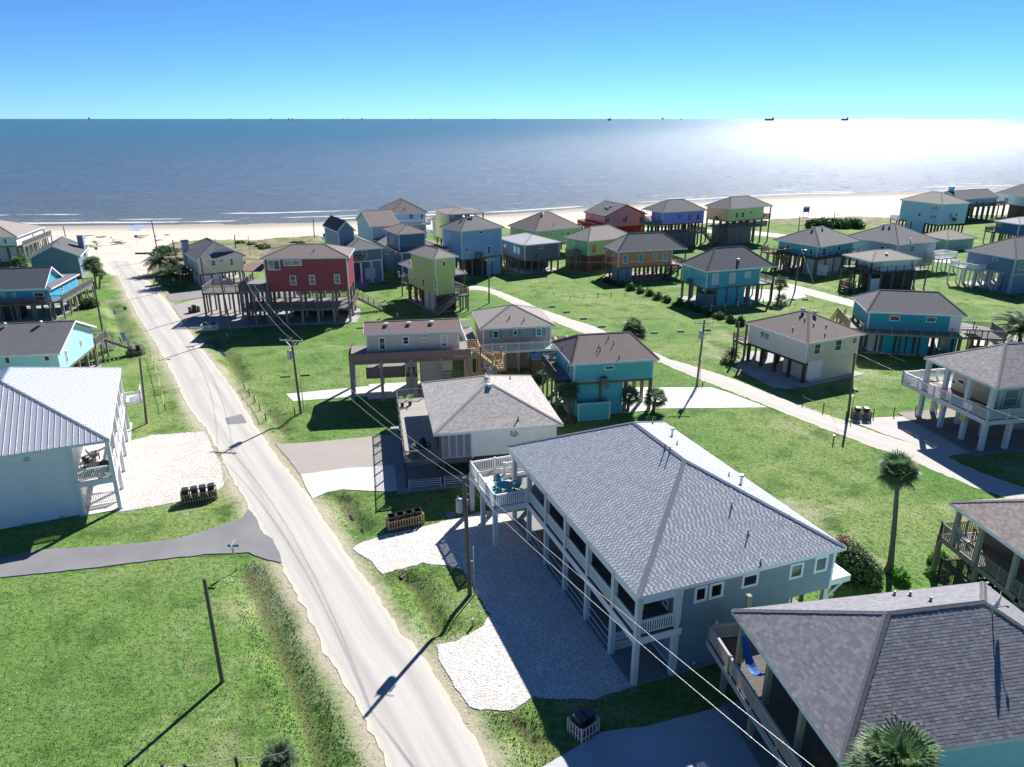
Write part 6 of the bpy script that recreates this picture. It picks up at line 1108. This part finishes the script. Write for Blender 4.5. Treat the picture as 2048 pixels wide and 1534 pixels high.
rack((1163, 1487), (1196, 1464), 1.0, 'slatted bin rack in shade beside the dark concrete driveway', 2, ['left black bin in the shaded rack near the dark driveway', 'right black bin in the shaded rack near the dark driveway'], wood_=PK)
rack((1707, 839), (1741, 841), 1.0, 'grey slatted bin box at the foot of the tall dark utility pole', 2, ['left black bin in the box beside the tall dark pole', 'right black bin in the box beside the tall dark pole'], wood_=DECKW)
rack((253, 712), (285, 710), .9, 'low timber bin rack beside the light aqua house stairs', 2, ['left black bin beside the light aqua house stairs', 'right black bin beside the light aqua house stairs'], wood_=DECKW, ht=.6)
rack((382, 627), (400, 624), .9, 'dark bin rack at the road edge of the red house apron', 1, ['black bin on the red house apron'], wood_=DARKW)
rack((403, 663), (435, 661), 1.0, 'white railed pen with two bins at the near edge of the red house apron', 2, ['left black bin in the white railed pen', 'right black bin in the white railed pen'], wood_=WHITE)
# rope fences
def rope_fence(pts, label, h=.8, rope=True, name='rope_fence', ropem=None, r=.055):
    P = [G(*p) for p in pts]; t = thing(name, label, 'fence', P[0]); me = cached(('fp', h, r), lambda: MB().tube((0, 0, -.3), (0, 0, h), r, r, 8).mesh('post', DARKW))
    for p in P: link('post', me, t, tuple(p-P[0]))
    if rope:
        for a, b in zip(P[:-1], P[1:]):
            a = a-P[0]+Vector((0, 0, h-.1)); b = b-P[0]+Vector((0, 0, h-.1)); link('rope', MB().path([a.lerp(b, i/8)-Vector((0, 0, .12*4*(i/8)*(1-i/8))) for i in range(9)], .025, 5).mesh('rope', ropem or simple('rope', (.6, .56, .45), .9)), t)
rope_fence([(302, 713), (309, 735), (316, 760), (323, 788), (331, 822)], 'low rope and post fence along the left side of the road', .85, ropem=simple('yellow_rope', (.6, .55, .25), .8))
rope_fence([(489, 778), (499, 793), (510, 806), (520, 820), (532, 842)], 'low rope and post fence along the right side of the road', .9, ropem=simple('yellow_rope', (.6, .55, .25), .8))
rope_fence([(330, 1560), (375, 1560), (476, 1545), (577, 1532)], 'pale rope fence with timber posts at the bottom left corner', 1.0, r=.08)
rope_fence([(1605, 808), (1646, 822), (1691, 840)], 'rope fence along the lane in front of the beige carport house', 1.0); rope_fence([(1746, 834), (1787, 831), (1830, 828), (1872, 824)], 'post fence between the bin box and the white columned house', .95, rope=False)
rope_fence([(1724, 706), (1772, 718), (1808, 734)], 'rope fence behind the beige carport house', .9, ropem=simple('grey_rope', (.6, .6, .55), .9)); rope_fence([(1140, 600), (1168, 597), (1195.6, 595), (1222.6, 594), (1250, 592.6)], 'row of short posts across the green lawn', .8, rope=False)
rope_fence([(1408, 604), (1413, 618), (1420, 618)], 'short dark posts at the medium blue house corner', .5, rope=False) if False else None
# small markers and stubs
def stub(p, label, h=.7, r=.06, m=None, name='marker_post'):
    t = thing(name, label, 'marker post', G(*p)); link('post', MB().tube((0, 0, -.2), (0, 0, h), r, r, 8).mesh('post', m or DARKW), t); link('cap', MB().tube((0, 0, h), (0, 0, h+.06), r*1.3, r, 8).mesh('cap', METAL), t)
stub((590, 832), 'short marker post in the grass left of the crossarm pole', .9); stub((946, 1252), 'short wooden stub in the near grass island', .5, .08, TANW); stub((455, 673), 'white marker beside the red house lawn', .5, .05, WHITE); stub((1405, 772), 'short marker beside the white driveway', .6); stub((1666, 886), 'small round topped marker on the large right lawn', .8); stub((795, 632), 'small white hydrant shaped marker behind the narrow beige house', .5, .09, WHITE); stub((1108, 590), 'short marker post near the curving lane', .5)
# stone blocks
bl = [(1104, 614), (1133, 625), (1167, 638), (1204, 654), (1235, 668), (1309, 667), (1361.6, 664), (1415, 661), (1583.6, 600), (1610, 600)]
w8 = ['first', 'second', 'third', 'fourth', 'fifth', 'sixth', 'seventh', 'eighth', 'ninth', 'tenth']
for i, p in enumerate(bl):
    t = thing('stone_block', 'low concrete parking block, '+w8[i]+' from the left along the lawns', 'parking block', G(*p), .2 if i < 5 else .0, 'concrete parking blocks'); link('block', cached('blk', lambda: MB().hexa([(-.55, -.16, -.05), (.55, -.16, -.05), (.55, .16, -.05), (-.55, .16, -.05), (-.5, -.1, .24), (.5, -.1, .24), (.5, .1, .24), (-.5, .1, .24)]).mesh('block', CONC)), t)
for i, p in enumerate([(713, 663), (720, 597)]): pass
for i, (p, lab) in enumerate((((571, 755), 'left timber sleeper lying on the lawn behind the crossarm pole'), ((610, 752), 'right timber sleeper lying on the lawn behind the crossarm pole'), ((721, 657), 'timber sleeper on the lawn behind the narrow beige house'))):
    t = thing('timber_sleeper', lab, 'timber sleeper', G(*p), .15); link('beam', MB().box(-.6, -.1, -.03, .6, .1, .16).mesh('beam', DARKW), t)
def sign(p, label, h, w, hh, m, rz=0.0, name='road_sign', pm=None, txt=None):
    t = thing(name, label, 'sign', G(*p), rz); link('post', MB().tube((0, 0, -.2), (0, 0, h), .03, .03, 6).mesh('post', pm or METAL), t); link('panel', MB().box(-w/2, -.035, h-hh, w/2, -.02, h).mesh('panel', m), t)
    return t
st = thing('street_sign', 'green street name sign on a thin post at the side road corner', 'sign', G(473, 1137), 0); link('post', MB().tube((0, 0, -.2), (-.02, 0, 2.0), .03, .03, 6).mesh('post', METAL), st); GS = simple('sign_green', (.0, .10, .09), .4)
link('name_plate', MB().box(-.38, -.015, 1.78, .38, .015, 1.95).mesh('name_plate', GS), st); link('name_plate', MB().box(-.015, -.38, 1.97, .015, .38, 2.13).mesh('name_plate', simple('sign_pale_green', (.3, .5, .42), .4)), st); link('plate_lettering', MB().box(-.3, -.02, 1.85, -.12, -.0155, 1.88).box(-.08, -.02, 1.85, .3, -.0155, 1.88).mesh('plate_lettering', WHITE), st); st.children[-1]['kind'] = 'stuff'
link('stop_strip', MB().box(-.16, .02, 1.2, .02, .05, 1.7).mesh('stop_strip', WHITE), st)
SG = simple('sign_back_grey', (.12, .13, .16), .4); sign((196, 517), 'small dark backed sign at the sand left of the road end', 2.6, .7, .6, SG); sign((275, 491), 'small dark backed sign on the beach access track', 2.6, .7, .7, SG); sign((254, 638), 'small dark sign beside the ditch left of the road', 2.0, .6, .5, SG)
bs = thing('beach_sign', 'blue and white beach sign standing on the sand', 'sign', G(1611, 433), 0)
for x in (-.8, .8): link('post', MB().box(x-.06, -.06, 0, x+.06, .06, 3.2).mesh('post', WHITE), bs)
link('panel', MB().box(-1.0, -.1, 1.4, 1.0, -.062, 2.8).mesh('panel', simple('sign_navy', (.02, .06, .22), .4)), bs); link('stripe', MB().box(-.95, -.11, 2.85, .95, -.062, 3.2).mesh('stripe', simple('sign_red', (.5, .05, .05), .4)), bs)
for i, (p, lab) in enumerate((((838, 1025), 'round blue grey manhole cover in the shaded grass'), ((1115, 815), 'pale round cover in the shade left of the light turquoise house'))):
    q = G(903, 1030) if i == 0 else G(1240, 811); q = G(902, 1030) if i == 0 else G(1114, 808); t = thing('manhole_cover', lab, 'manhole cover', q); link('cover', MB().tube((0, 0, -.1), (0, 0, .06), .42, .42, 20).mesh('cover', simple('cover_teal', (.2, .3, .33), .5)), t)
for i, (p, lab) in enumerate((((672, 985), 'culvert pipe end under the bright concrete driveway'), ((800, 1150), 'culvert pipe end under the gravel drive'), ((1018, 1424), 'culvert pipe end at the near side of the gravel drive'))):
    q = G(*p); t = thing('culvert_pipe', lab, 'pipe', q, -.55); link('pipe', MB().tube((0, -.05, -.32), (0, .9, -.3), .24, .24, 12).mesh('pipe', BLACK), t)
# driftwood at the beach end of the road
dx_ = sorted([random.uniform(160, 232) for _ in range(16)]+[random.uniform(262, 330) for _ in range(5)])
for i, x in enumerate(dx_):
    y = random.uniform(472, 492) if x < 240 else random.uniform(470, 482); p = G(x, y)
    L = random.uniform(1.2, 4); a = random.uniform(-1.2, 1.2); t = thing('driftwood_log', 'dark driftwood log on the beach at the road end, '+ORD[i]+' from the left', 'log', p, a, 'driftwood on the beach'); mb = MB().path([(0, 0, .0), (L*.4, random.uniform(-.3, .3), .1), (L, random.uniform(-.4, .4), .12)], [.13, .11, .04], 6); link('log', mb.mesh('log', POLEW), t)
t = thing('driftwood_log', 'long straight log lying right of the road end on the sand', 'log', G(271, 508), 0); link('log', MB().tube((0, 0, .15), (6.5, 0, .2), .2, .15, 8).mesh('log', DARKW), t)
# ships and platforms on the horizon
SHM = simple('far_steel', (.12, .18, .26), .7); SHM2 = simple('far_steel_blue', (.16, .24, .34), .7); D_ = 12000.0
def far(px): return Vector(((px-1024)/FPX*D_/math.cos(TH)*.995, D_, -.4))
def rig(px, s_, label):
    t = thing('oil_platform', label, 'oil platform', far(px), 0, 'oil platforms on the horizon')
    lg = cached('riglg', lambda: MB().box(-1.6, -1.6, 0, 1.6, 1.6, 34).mesh('leg', SHM))
    for x in (-12, 12):
        for y in (-9, 9): o = link('leg', lg, t, (x*s_, y*s_, 0)); o.scale = (s_, s_, s_)
    for nm_, key, b_ in (('platform_deck', 'rigdk', (-18, -13, 30, 18, 13, 40)), ('accommodation_block', 'rigac', (-16, -10, 40, -4, 8, 54)), ('derrick', 'rigde', (3, -4, 40, 9, 4, 72))):
        o = link(nm_, cached(key, lambda: MB().box(*b_).mesh(nm_, SHM)), t); o.scale = (s_, s_, s_)
rl = [(27, .7), (136, .45), (272, 1.1), (523, .8), (595, .8), (627, .9), (634, .8), (645, .6), (724, .7), (733, .6), (757, .9), (839, .6), (853, .7), (880, .7), (922, .6), (948, .5), (964, .6), (992, .8), (1043, .7), (1121, .5), (1133, .5), (1235, .6), (1292, 1.1), (1324, .7), (1544, .6), (1641, .7), (1679, .6)]
for i, (px, s_) in enumerate(rl): rig(px, s_*.72, 'dark oil platform on the horizon, '+ORD[i]+' from the left')
def ship(px, L, label):
    t = thing('cargo_ship', label, 'ship', far(px), 0, 'cargo ships on the horizon'); mb = MB(); h_ = L/2
    link('hull', MB().hexa([(-h_, -12, -2), (h_*.9, -12, -2), (h_*.9, 12, -2), (-h_, 12, -2), (-h_*1.02, -14, 26), (h_*1.05, -14, 28), (h_*1.05, 14, 28), (-h_*1.02, 14, 26)]).mesh('hull', SHM2), t); link('superstructure', MB().box(h_*.68, -11, 27, h_*.9, 11, 46).mesh('superstructure', SHM2), t); link('funnel', MB().box(h_*.75, -4, 46, h_*.83, 4, 54).mesh('funnel', SHM), t); link('mast', MB().box(-h_*.6, -1.5, 26, -h_*.57, 1.5, 42).mesh('mast', SHM), t)
ship(1197, 48, 'small ship on the horizon left of the glitter'); ship(1482, 135, 'long cargo ship on the horizon above the sun glitter'); ship(1616, 105, 'cargo ship on the horizon second from the right'); ship(1965, 120, 'cargo ship furthest right on the horizon')
# ------------------------------------------------------------------ palms, shrubs, grass
def leafmat(key, c, c2, sheen=.35):
    m, n, N_, L_, b = newmat(key); oi = node(n, 'ShaderNodeObjectInfo'); g = node(n, 'ShaderNodeNewGeometry'); f = noise(n, coords(n), 3, 3)
    L_.new(mix(n, oi.outputs['Random'], mix(n, f, c, c2), mix(n, f, c2, sc(c2, 1.25))), b.inputs['Base Color']); b.inputs['Roughness'].default_value = .6; b.inputs['Transmission Weight'].default_value = 0
    tr = node(n, 'ShaderNodeBsdfTranslucent'); L_.new(mix(n, f, sc(c, 1.2), sc(c2, 1.6)), tr.inputs[0]); ms = node(n, 'ShaderNodeMixShader'); ms.inputs[0].default_value = .3; out = n.nodes['Material Output']; L_.new(b.outputs[0], ms.inputs[1]); L_.new(tr.outputs[0], ms.inputs[2]); L_.new(ms.outputs[0], out.inputs[0]); return m
PALM = leafmat('fan_palm_leaf', (.05, .115, .04), (.13, .21, .09)); PALMD = leafmat('dead_palm_leaf', (.16, .13, .08), (.26, .21, .14)); DATE = leafmat('date_palm_leaf', (.04, .08, .04), (.09, .14, .07)); SHR = leafmat('shrub_leaf', (.02, .055, .018), (.055, .12, .035)); SHRB = leafmat('bright_shrub_leaf', (.05, .17, .02), (.12, .3, .04)); TRUNK = wood('palm_trunk', (.15, .125, .10), .5); REDLEAF = leafmat('red_leaf', (.16, .08, .06), (.25, .13, .1))
def fan(seed, L=1.0, n=20, m=PALM, droop=.35, name='frond'):
    r = random.Random(seed); mb = MB(); st = .9*L; mb.tube((0, 0, 0), (st, 0, -.02), .022, .012, 4)
    for i in range(n):
        a = (i/(n-1)-.5)*R_(235); l = L*(.95-.25*abs(i/(n-1)-.5)*1.6)*r.uniform(.88, 1.08); d = Vector((math.cos(a), math.sin(a), -.12*abs(math.sin(a)))); s_ = Vector((-math.sin(a), math.cos(a), 0)); c0 = Vector((st, 0, 0)); w = .045*L
        p1 = c0+d*l*.55; p2 = c0+d*l*.85-Vector((0, 0, droop*.25*l)); p3 = c0+d*l*.98-Vector((0, 0, droop*l*.75)); fd = Vector((0, 0, .03))
        mb.poly([c0-s_*w*.2, p1-s_*w+fd*0, p1+s_*w*.0+fd, c0]); mb.poly([c0, p1+fd, p1+s_*w, c0+s_*w*.2]); mb.poly([p1-s_*w, p2-s_*w*.5, p2+s_*w*.5, p1+s_*w]); mb.poly([p2-s_*w*.5, p3, p2+s_*w*.5])
    return mb.mesh(name, m)
def feather(seed, L=2.0, n=22, m=DATE):
    r = random.Random(seed); mb = MB(); P = lambda t: Vector((L*t*(1-.25*t), 0, L*(.28*t-.62*t*t)))
    mb.path([P(i/6) for i in range(7)], [.03, .026, .022, .018, .014, .01, .006], 4)
    for i in range(2, n):
        t = i/n; c = P(t); l = L*.24*math.sin(math.pi*min(1, .15+t*.85))**.6*r.uniform(.85, 1.1); tg = (P(min(1, t+.05))-c).normalized()
        for sg in (-1, 1):
            d = (Vector((0, sg, 0))*.85+tg*.65+Vector((0, 0, .12))).normalized(); e = c+d*l-Vector((0, 0, .12*l)); w = tg*.03*L/2*1.2; mb.poly([c-w*.6, c+d*l*.5+w*-1, e, c+d*l*.5+w])
    return mb.mesh('frond', m)
FANS = [fan(i) for i in range(4)]; FANL = [fan(10+i, 1, 12) for i in range(2)]; DEAD = [fan(20+i, .9, 12, PALMD, 1.0, 'dead_frond') for i in range(2)]; FEA = [feather(i) for i in range(3)]
def palm(base, crownpx, label, kind='fan', size=1.1, n=46, r=.2, dead=14, group='fan palms', swell=1.5, zc=None, name='palm_tree', basepos=None):
    b = G(*base) if basepos is None else Vector(basepos); z = zc or zcol(b.x, b.y, crownpx[1]); c = G(*crownpx, z); lean = Vector((c.x-b.x, c.y-b.y, 0))
    if lean.length > z*.25: lean *= z*.25/lean.length
    t = thing(name, label, 'palm tree', b, 0, group); zt = z; k = 9; q = []
    for i in range(k+1): u = i/k; q.append(Vector((lean.x*u**1.3, lean.y*u**1.3, -.2+(zt+.2)*u)))
    rs = [r*(swell if i == 0 else 1.15 if i == 1 else 1-.35*i/k)*(1+.06*(-1)**i) for i in range(k+1)]; link('trunk', MB().path(q, rs, 10).mesh('trunk', TRUNK, True), t); top = q[-1]; R0 = random.Random(int(base[0]*7+base[1]))
    for i in range(n):
        a = i*2.39996+R0.uniform(-.2, .2); u = (i+.5)/n; el = R_(80-108*u**.9)+R0.uniform(-.12, .12) if kind == 'fan' else R_(72-85*u)+R0.uniform(-.1, .1)
        me = R0.choice(FANS if n > 30 else FANL) if kind == 'fan' else R0.choice(FEA); o = link('frond', me, t, tuple(top+Vector((math.cos(a), math.sin(a), 0))*r*.5)); s_ = size*R0.uniform(.75, 1.15); o.scale = (s_, s_, s_); o.rotation_euler = (R0.uniform(-.4, .4), -el, a)
    for i in range(dead):
        a = i*2.4+1; o = link('dead_frond', DEAD[i % 2], t, tuple(top-Vector((0, 0, .15+.04*(i % 5))))); s_ = size*R0.uniform(.6, .85); o.scale = (s_, s_, s_); o.rotation_euler = (0, R_(R0.uniform(50, 82)), a)
palm((1779, 1141), (1796, 945), 'tall fan palm with a swollen base on the big right lawn', size=.8, n=60, r=.2, dead=40, swell=1.9)
palm((0, 0), (1800, 1545), 'fan palm crown at the bottom edge in front of the charcoal roof', size=1.0, n=60, r=.22, dead=6, basepos=(G(1800, 1550, 6.6).x, G(1800, 1550, 6.6).y, 0), zc=6.6)
palm((1142, 838), (1136, 785), 'shaggy fan palm against the left corner of the light turquoise house', size=.8, n=44, dead=22); palm((1255, 823), (1260, 793), 'fan palm left of the pair by the light turquoise house pilings', size=.75, n=40, dead=8); palm((1306, 823), (1311, 797), 'fan palm right of the pair beside the white driveway', size=.8, n=40, dead=6)
palm((1270, 690), (1268, 664), 'wide low fan palm beside the curving lane behind the turquoise house', size=1.15, n=70, dead=10); palm((193, 578), (186, 530), 'taller fan palm beside the road near the azure house', size=1.1, n=50, dead=24); palm((199, 578), (203, 549), 'smaller fan palm leaning beside the taller roadside palm', size=.65, n=32, dead=10)
palm((322, 548), (319, 527), 'date palm at the right side of the road end', 'date', size=1.9, n=44, dead=0, r=.3, group='date palms'); palm((342, 572), (342, 553), 'date palm in front of the pale yellow house', 'date', size=1.9, n=48, dead=0, r=.3, group='date palms')
palm((41, 545), (40, 527), 'fan palm between the azure house and the slate blue gabled house', size=1.1, n=44, dead=8); palm((1556, 604), (1561, 568), 'slim fan palm right of the medium blue house', size=.85, n=38, dead=16)
palm((2040, 690), (2034, 664), 'date palm at the right edge behind the white columned house', 'date', size=2.7, n=44, dead=0, r=.3, group='date palms'); palm((1463, 722), (1463, 710), 'low sago palm beside the beige carport house deck', 'date', size=.75, n=30, dead=0, r=.15, group='sago palms'); palm((1450, 726), (1449, 722), 'tiny sago palm left of the low sago palm', 'date', size=.5, n=24, dead=0, r=.12, group='sago palms'); palm((557, 1524), (557, 1516), 'dark sago palm behind the pale rope fence', 'date', size=.55, n=46, dead=0, r=.15, group='sago palms'); palm((1562, 608), (1562, 602), 'low bushy palm at the foot of the slim fan palm', size=.9, n=30, dead=0, r=.12)
def shrub_mesh(name, rx, ry, rz, n, leaf, mat, seed, gap=.0, lobes=7):
    r = np.random.default_rng(seed); lc = r.normal(size=(lobes, 3)); lc /= np.linalg.norm(lc, axis=1)[:, None]; lc *= .5; lc[:, 2] = np.abs(lc[:, 2]); lr = r.uniform(.38, .6, lobes)
    k = r.integers(0, lobes, n); d = r.normal(size=(n, 3)); d /= np.linalg.norm(d, axis=1)[:, None]; p = lc[k]+d*(lr[k]*r.uniform(.55, 1.05, n)**.5)[:, None]; p[:, 2] = np.abs(p[:, 2]); p *= [rx, ry, rz]
    nn = d+r.normal(size=(n, 3))*.5; nn /= np.linalg.norm(nn, axis=1)[:, None]; a = np.cross(nn, r.normal(size=(n, 3))); a /= np.linalg.norm(a, axis=1)[:, None]; b = np.cross(nn, a); s_ = leaf*r.uniform(.6, 1.3, n)[:, None]
    V = np.stack([p-a*s_, p-b*s_*.45, p+a*s_, p+b*s_*.45], 1).reshape(-1, 3); F = np.arange(4*n).reshape(n, 4); return np_mesh(name, V, F, mat)
def shrub(px, rx, rz, label, mat=SHR, n=900, leaf=.14, group='shrubs', seed=None, ry=None, name='shrub'):
    t = thing(name, label, 'shrub', G(*px), 0, group); link('foliage', shrub_mesh('foliage', rx, ry or rx, rz, n, leaf, mat, seed or int(px[0]*3+px[1])), t); mb = MB()
    for i in range(4): a = i*1.6; mb.tube((0, 0, -.1), (math.cos(a)*rx*.4, math.sin(a)*rx*.4, rz*.6), .05, .02, 5)
    link('stem', mb.mesh('stem', TRUNK), t); t.children[-1]['kind'] = 'stuff'; return t
hd = [(330, 742), (385, 757), (450, 772), (525, 800), (600, 822), (665, 842), (740, 872), (810, 892), (900, 922), (985, 945), (1060, 972), (1150, 1000), (1225, 1025), (1325, 1055), (1405, 1078)]
for i, q in enumerate(hd): shrub((cD(*q)[0], cD(*q)[1]), random.uniform(.9, 1.25), random.uniform(1.15, 1.6), 'dark round hedge shrub, '+ORD[i]+' from the left in the diagonal row', group='hedge shrubs', n=700, leaf=.16)
sb = shrub((1710, 1158), 1.9, 3.0, 'large dark leafy bush beside the right corner of the grey house', n=5200, leaf=.12); link('red_foliage', shrub_mesh('red_foliage', .7, .7, .5, 260, .1, REDLEAF, 5), sb, (-.7, .9, 2.4))
shrub((1801, 1158), .85, .75, 'bright green leafy plant right of the tall palm base', SHRB, 420, .24); shrub((1873, 1148), .8, .7, 'lower bright green plant of the pair near the timber deck', SHRB, 420, .24); shrub((1880, 1126), .95, .9, 'upper bright green plant of the pair near the timber deck', SHRB, 460, .24)
shrub((1083, 762), 1.1, 1.3, 'dark bush between the shed and the light turquoise house', n=1500); shrub((178, 615), 1.7, 2.1, 'dark bush under the end of the azure house deck', n=1500, leaf=.2); shrub((1138, 842), .9, .7, 'dry brush at the foot of the shaggy fan palm', PALMD, 500, .16)
for i, x in enumerate(range(1628, 1716, 13)): shrub((x, 455-i % 2), 3.6, 3.0, 'tangled dune bush, '+ORD[i]+' from the left behind the far lane', SHR, 500, .5, 'dune bushes')
rr = random.Random(3)
for i, x in enumerate(sorted(rr.uniform(340, 640) for _ in range(18))): shrub((x, rr.uniform(480, 500) if x > 500 else rr.uniform(486, 535)), 1.5, .8, 'low scrub bush in the dune scrub, '+ORD[i]+' from the left', SHR if i % 3 else PALMD, 350, .3, 'dune scrub bushes')
for i, x in enumerate(sorted(rr.uniform(318, 345) for _ in range(5))): shrub((x, rr.uniform(495, 520)), 2.2, 1.4, 'green scrub bush right of the road end, '+ORD[i]+' from the left', SHR, 500, .3, 'road end scrub bushes')
# grass blades: near field, ditches and verges
def outline(o):
    return np.array([v.co[:2] for v in o.data.vertices][:len(o.data.vertices)//2])
def grass():
    N = 300000; r = np.random.default_rng(11); y = 19+r.random(N)**1.6*75; x = r.uniform(-1.05, 1.05, N)*(y*.74+4); P = np.stack([x, y], 1)
    road = np.concatenate([np.array([p[:2] for p in ROAD_L]), np.array([p[:2] for p in ROAD_R])[::-1]]); Q = P+r.normal(size=P.shape)*.16; bad = in_poly(Q, road)
    for o in bpy.data.objects:
        if o.get('kind') == 'structure' and o.name.split('.')[0] not in ('ground', 'sea', 'road', 'sky') and len(o.data.vertices) < 4000 and not o.name.startswith('curving'):
            # outline polygon of a flat sheet
            bad |= in_poly(Q, outline(o)) if o.name.split('.')[0] not in ('back_lane', 'beach_lane') else False
    ln = np.concatenate([np.array([p[:2] for p in RRU_]), np.array([p[:2] for p in RRL_])[::-1]]); bad |= in_poly(Q, ln)
    for o in [q for q in bpy.data.objects if q.name.split('.')[0] in ('slab',)]:
        mw = o.parent.matrix_world if False else None
    P = P[~bad]; dd = np.full(len(P), 1e9); 
    for l, dep, w in DITCHW: dd = np.minimum(dd, poly_dist(P, l)/w)
    dr = np.minimum(poly_dist(P, ROAD_L), poly_dist(P, ROAD_R)); keep = (dd < 1.8) | (r.random(len(P)) < .55); keep &= ~((dr < 1.0) & (r.random(len(P)) < .8)); P = P[keep]; dd = dd[keep]
    z = terrain(P); n = len(P); hh = .035+.045*r.random(n)+np.where(dd < 1.5, .06*r.random(n), 0); a = r.uniform(0, 6.28, n); w = .02+.025*r.random(n); ln_ = r.normal(size=(n, 2))*.6*hh[:, None]
    V = np.zeros((n, 3, 3)); V[:, 0] = np.stack([P[:, 0]-np.cos(a)*w, P[:, 1]-np.sin(a)*w, z-.01], 1); V[:, 1] = np.stack([P[:, 0]+np.cos(a)*w, P[:, 1]+np.sin(a)*w, z-.01], 1); V[:, 2] = np.stack([P[:, 0]+ln_[:, 0], P[:, 1]+ln_[:, 1], z+hh], 1)
    t = np.repeat(r.random(n)*.6+.4*vnoise(P, 3, 31), 3); m, nt, N_, L_, b = newmat('grass_blades'); at = node(nt, 'ShaderNodeAttribute', attribute_name='tint'); L_.new(ramp(nt, at.outputs['Fac'], [(0, (.11, .19, .045)), (.4, (.17, .27, .07)), (.75, (.26, .34, .13)), (1, (.42, .44, .26))]), b.inputs['Base Color']); b.inputs['Roughness'].default_value = .7
    tag(link('grass_blades', np_mesh('grass_blades', V.reshape(-1, 3), np.arange(3*n).reshape(n, 3), m, {'tint': t})), 'short lawn grass blades over the near lawns and ditches', 'grass', kind='stuff')
RRU_, RRL_ = pw(RR_U), pw(RR_L); grass()
def loose_stones():
    r = np.random.default_rng(5); C = []
    for o in bpy.data.objects:
        if o.name in ('gravel_driveway', 'gravel_yard'):
            v = outline(o); L = np.roll(v, -1, 0)-v; k = r.integers(0, len(v), 1900); C.append(v[k]+L[k]*r.random((1900, 1))+r.normal(size=(1900, 2))*.2)
    C = np.concatenate(C); z = np.maximum(terrain(C), -.01)+.02; n = len(C); s_ = r.uniform(.02, .05, n)
    B_ = np.array([[1, 0, 0], [0, 1, 0], [-1, 0, 0], [0, -1, 0], [0, 0, .8]]); V = np.concatenate([C, z[:, None]], 1)[:, None, :]+B_[None]*s_[:, None, None]*r.uniform(.7, 1.3, (n, 5, 1))
    i = np.arange(n)[:, None]*5; F = np.concatenate([i+np.array([[0, 1, 4]]), i+np.array([[1, 2, 4]]), i+np.array([[2, 3, 4]]), i+np.array([[3, 0, 4]])])
    tag(link('loose_stones', np_mesh('loose_stones', V.reshape(-1, 3), F, simple('pale_stone', (.6, .57, .54), .9))), 'loose pale stones scattered along the gravel edges', 'gravel', kind='stuff')
loose_stones()
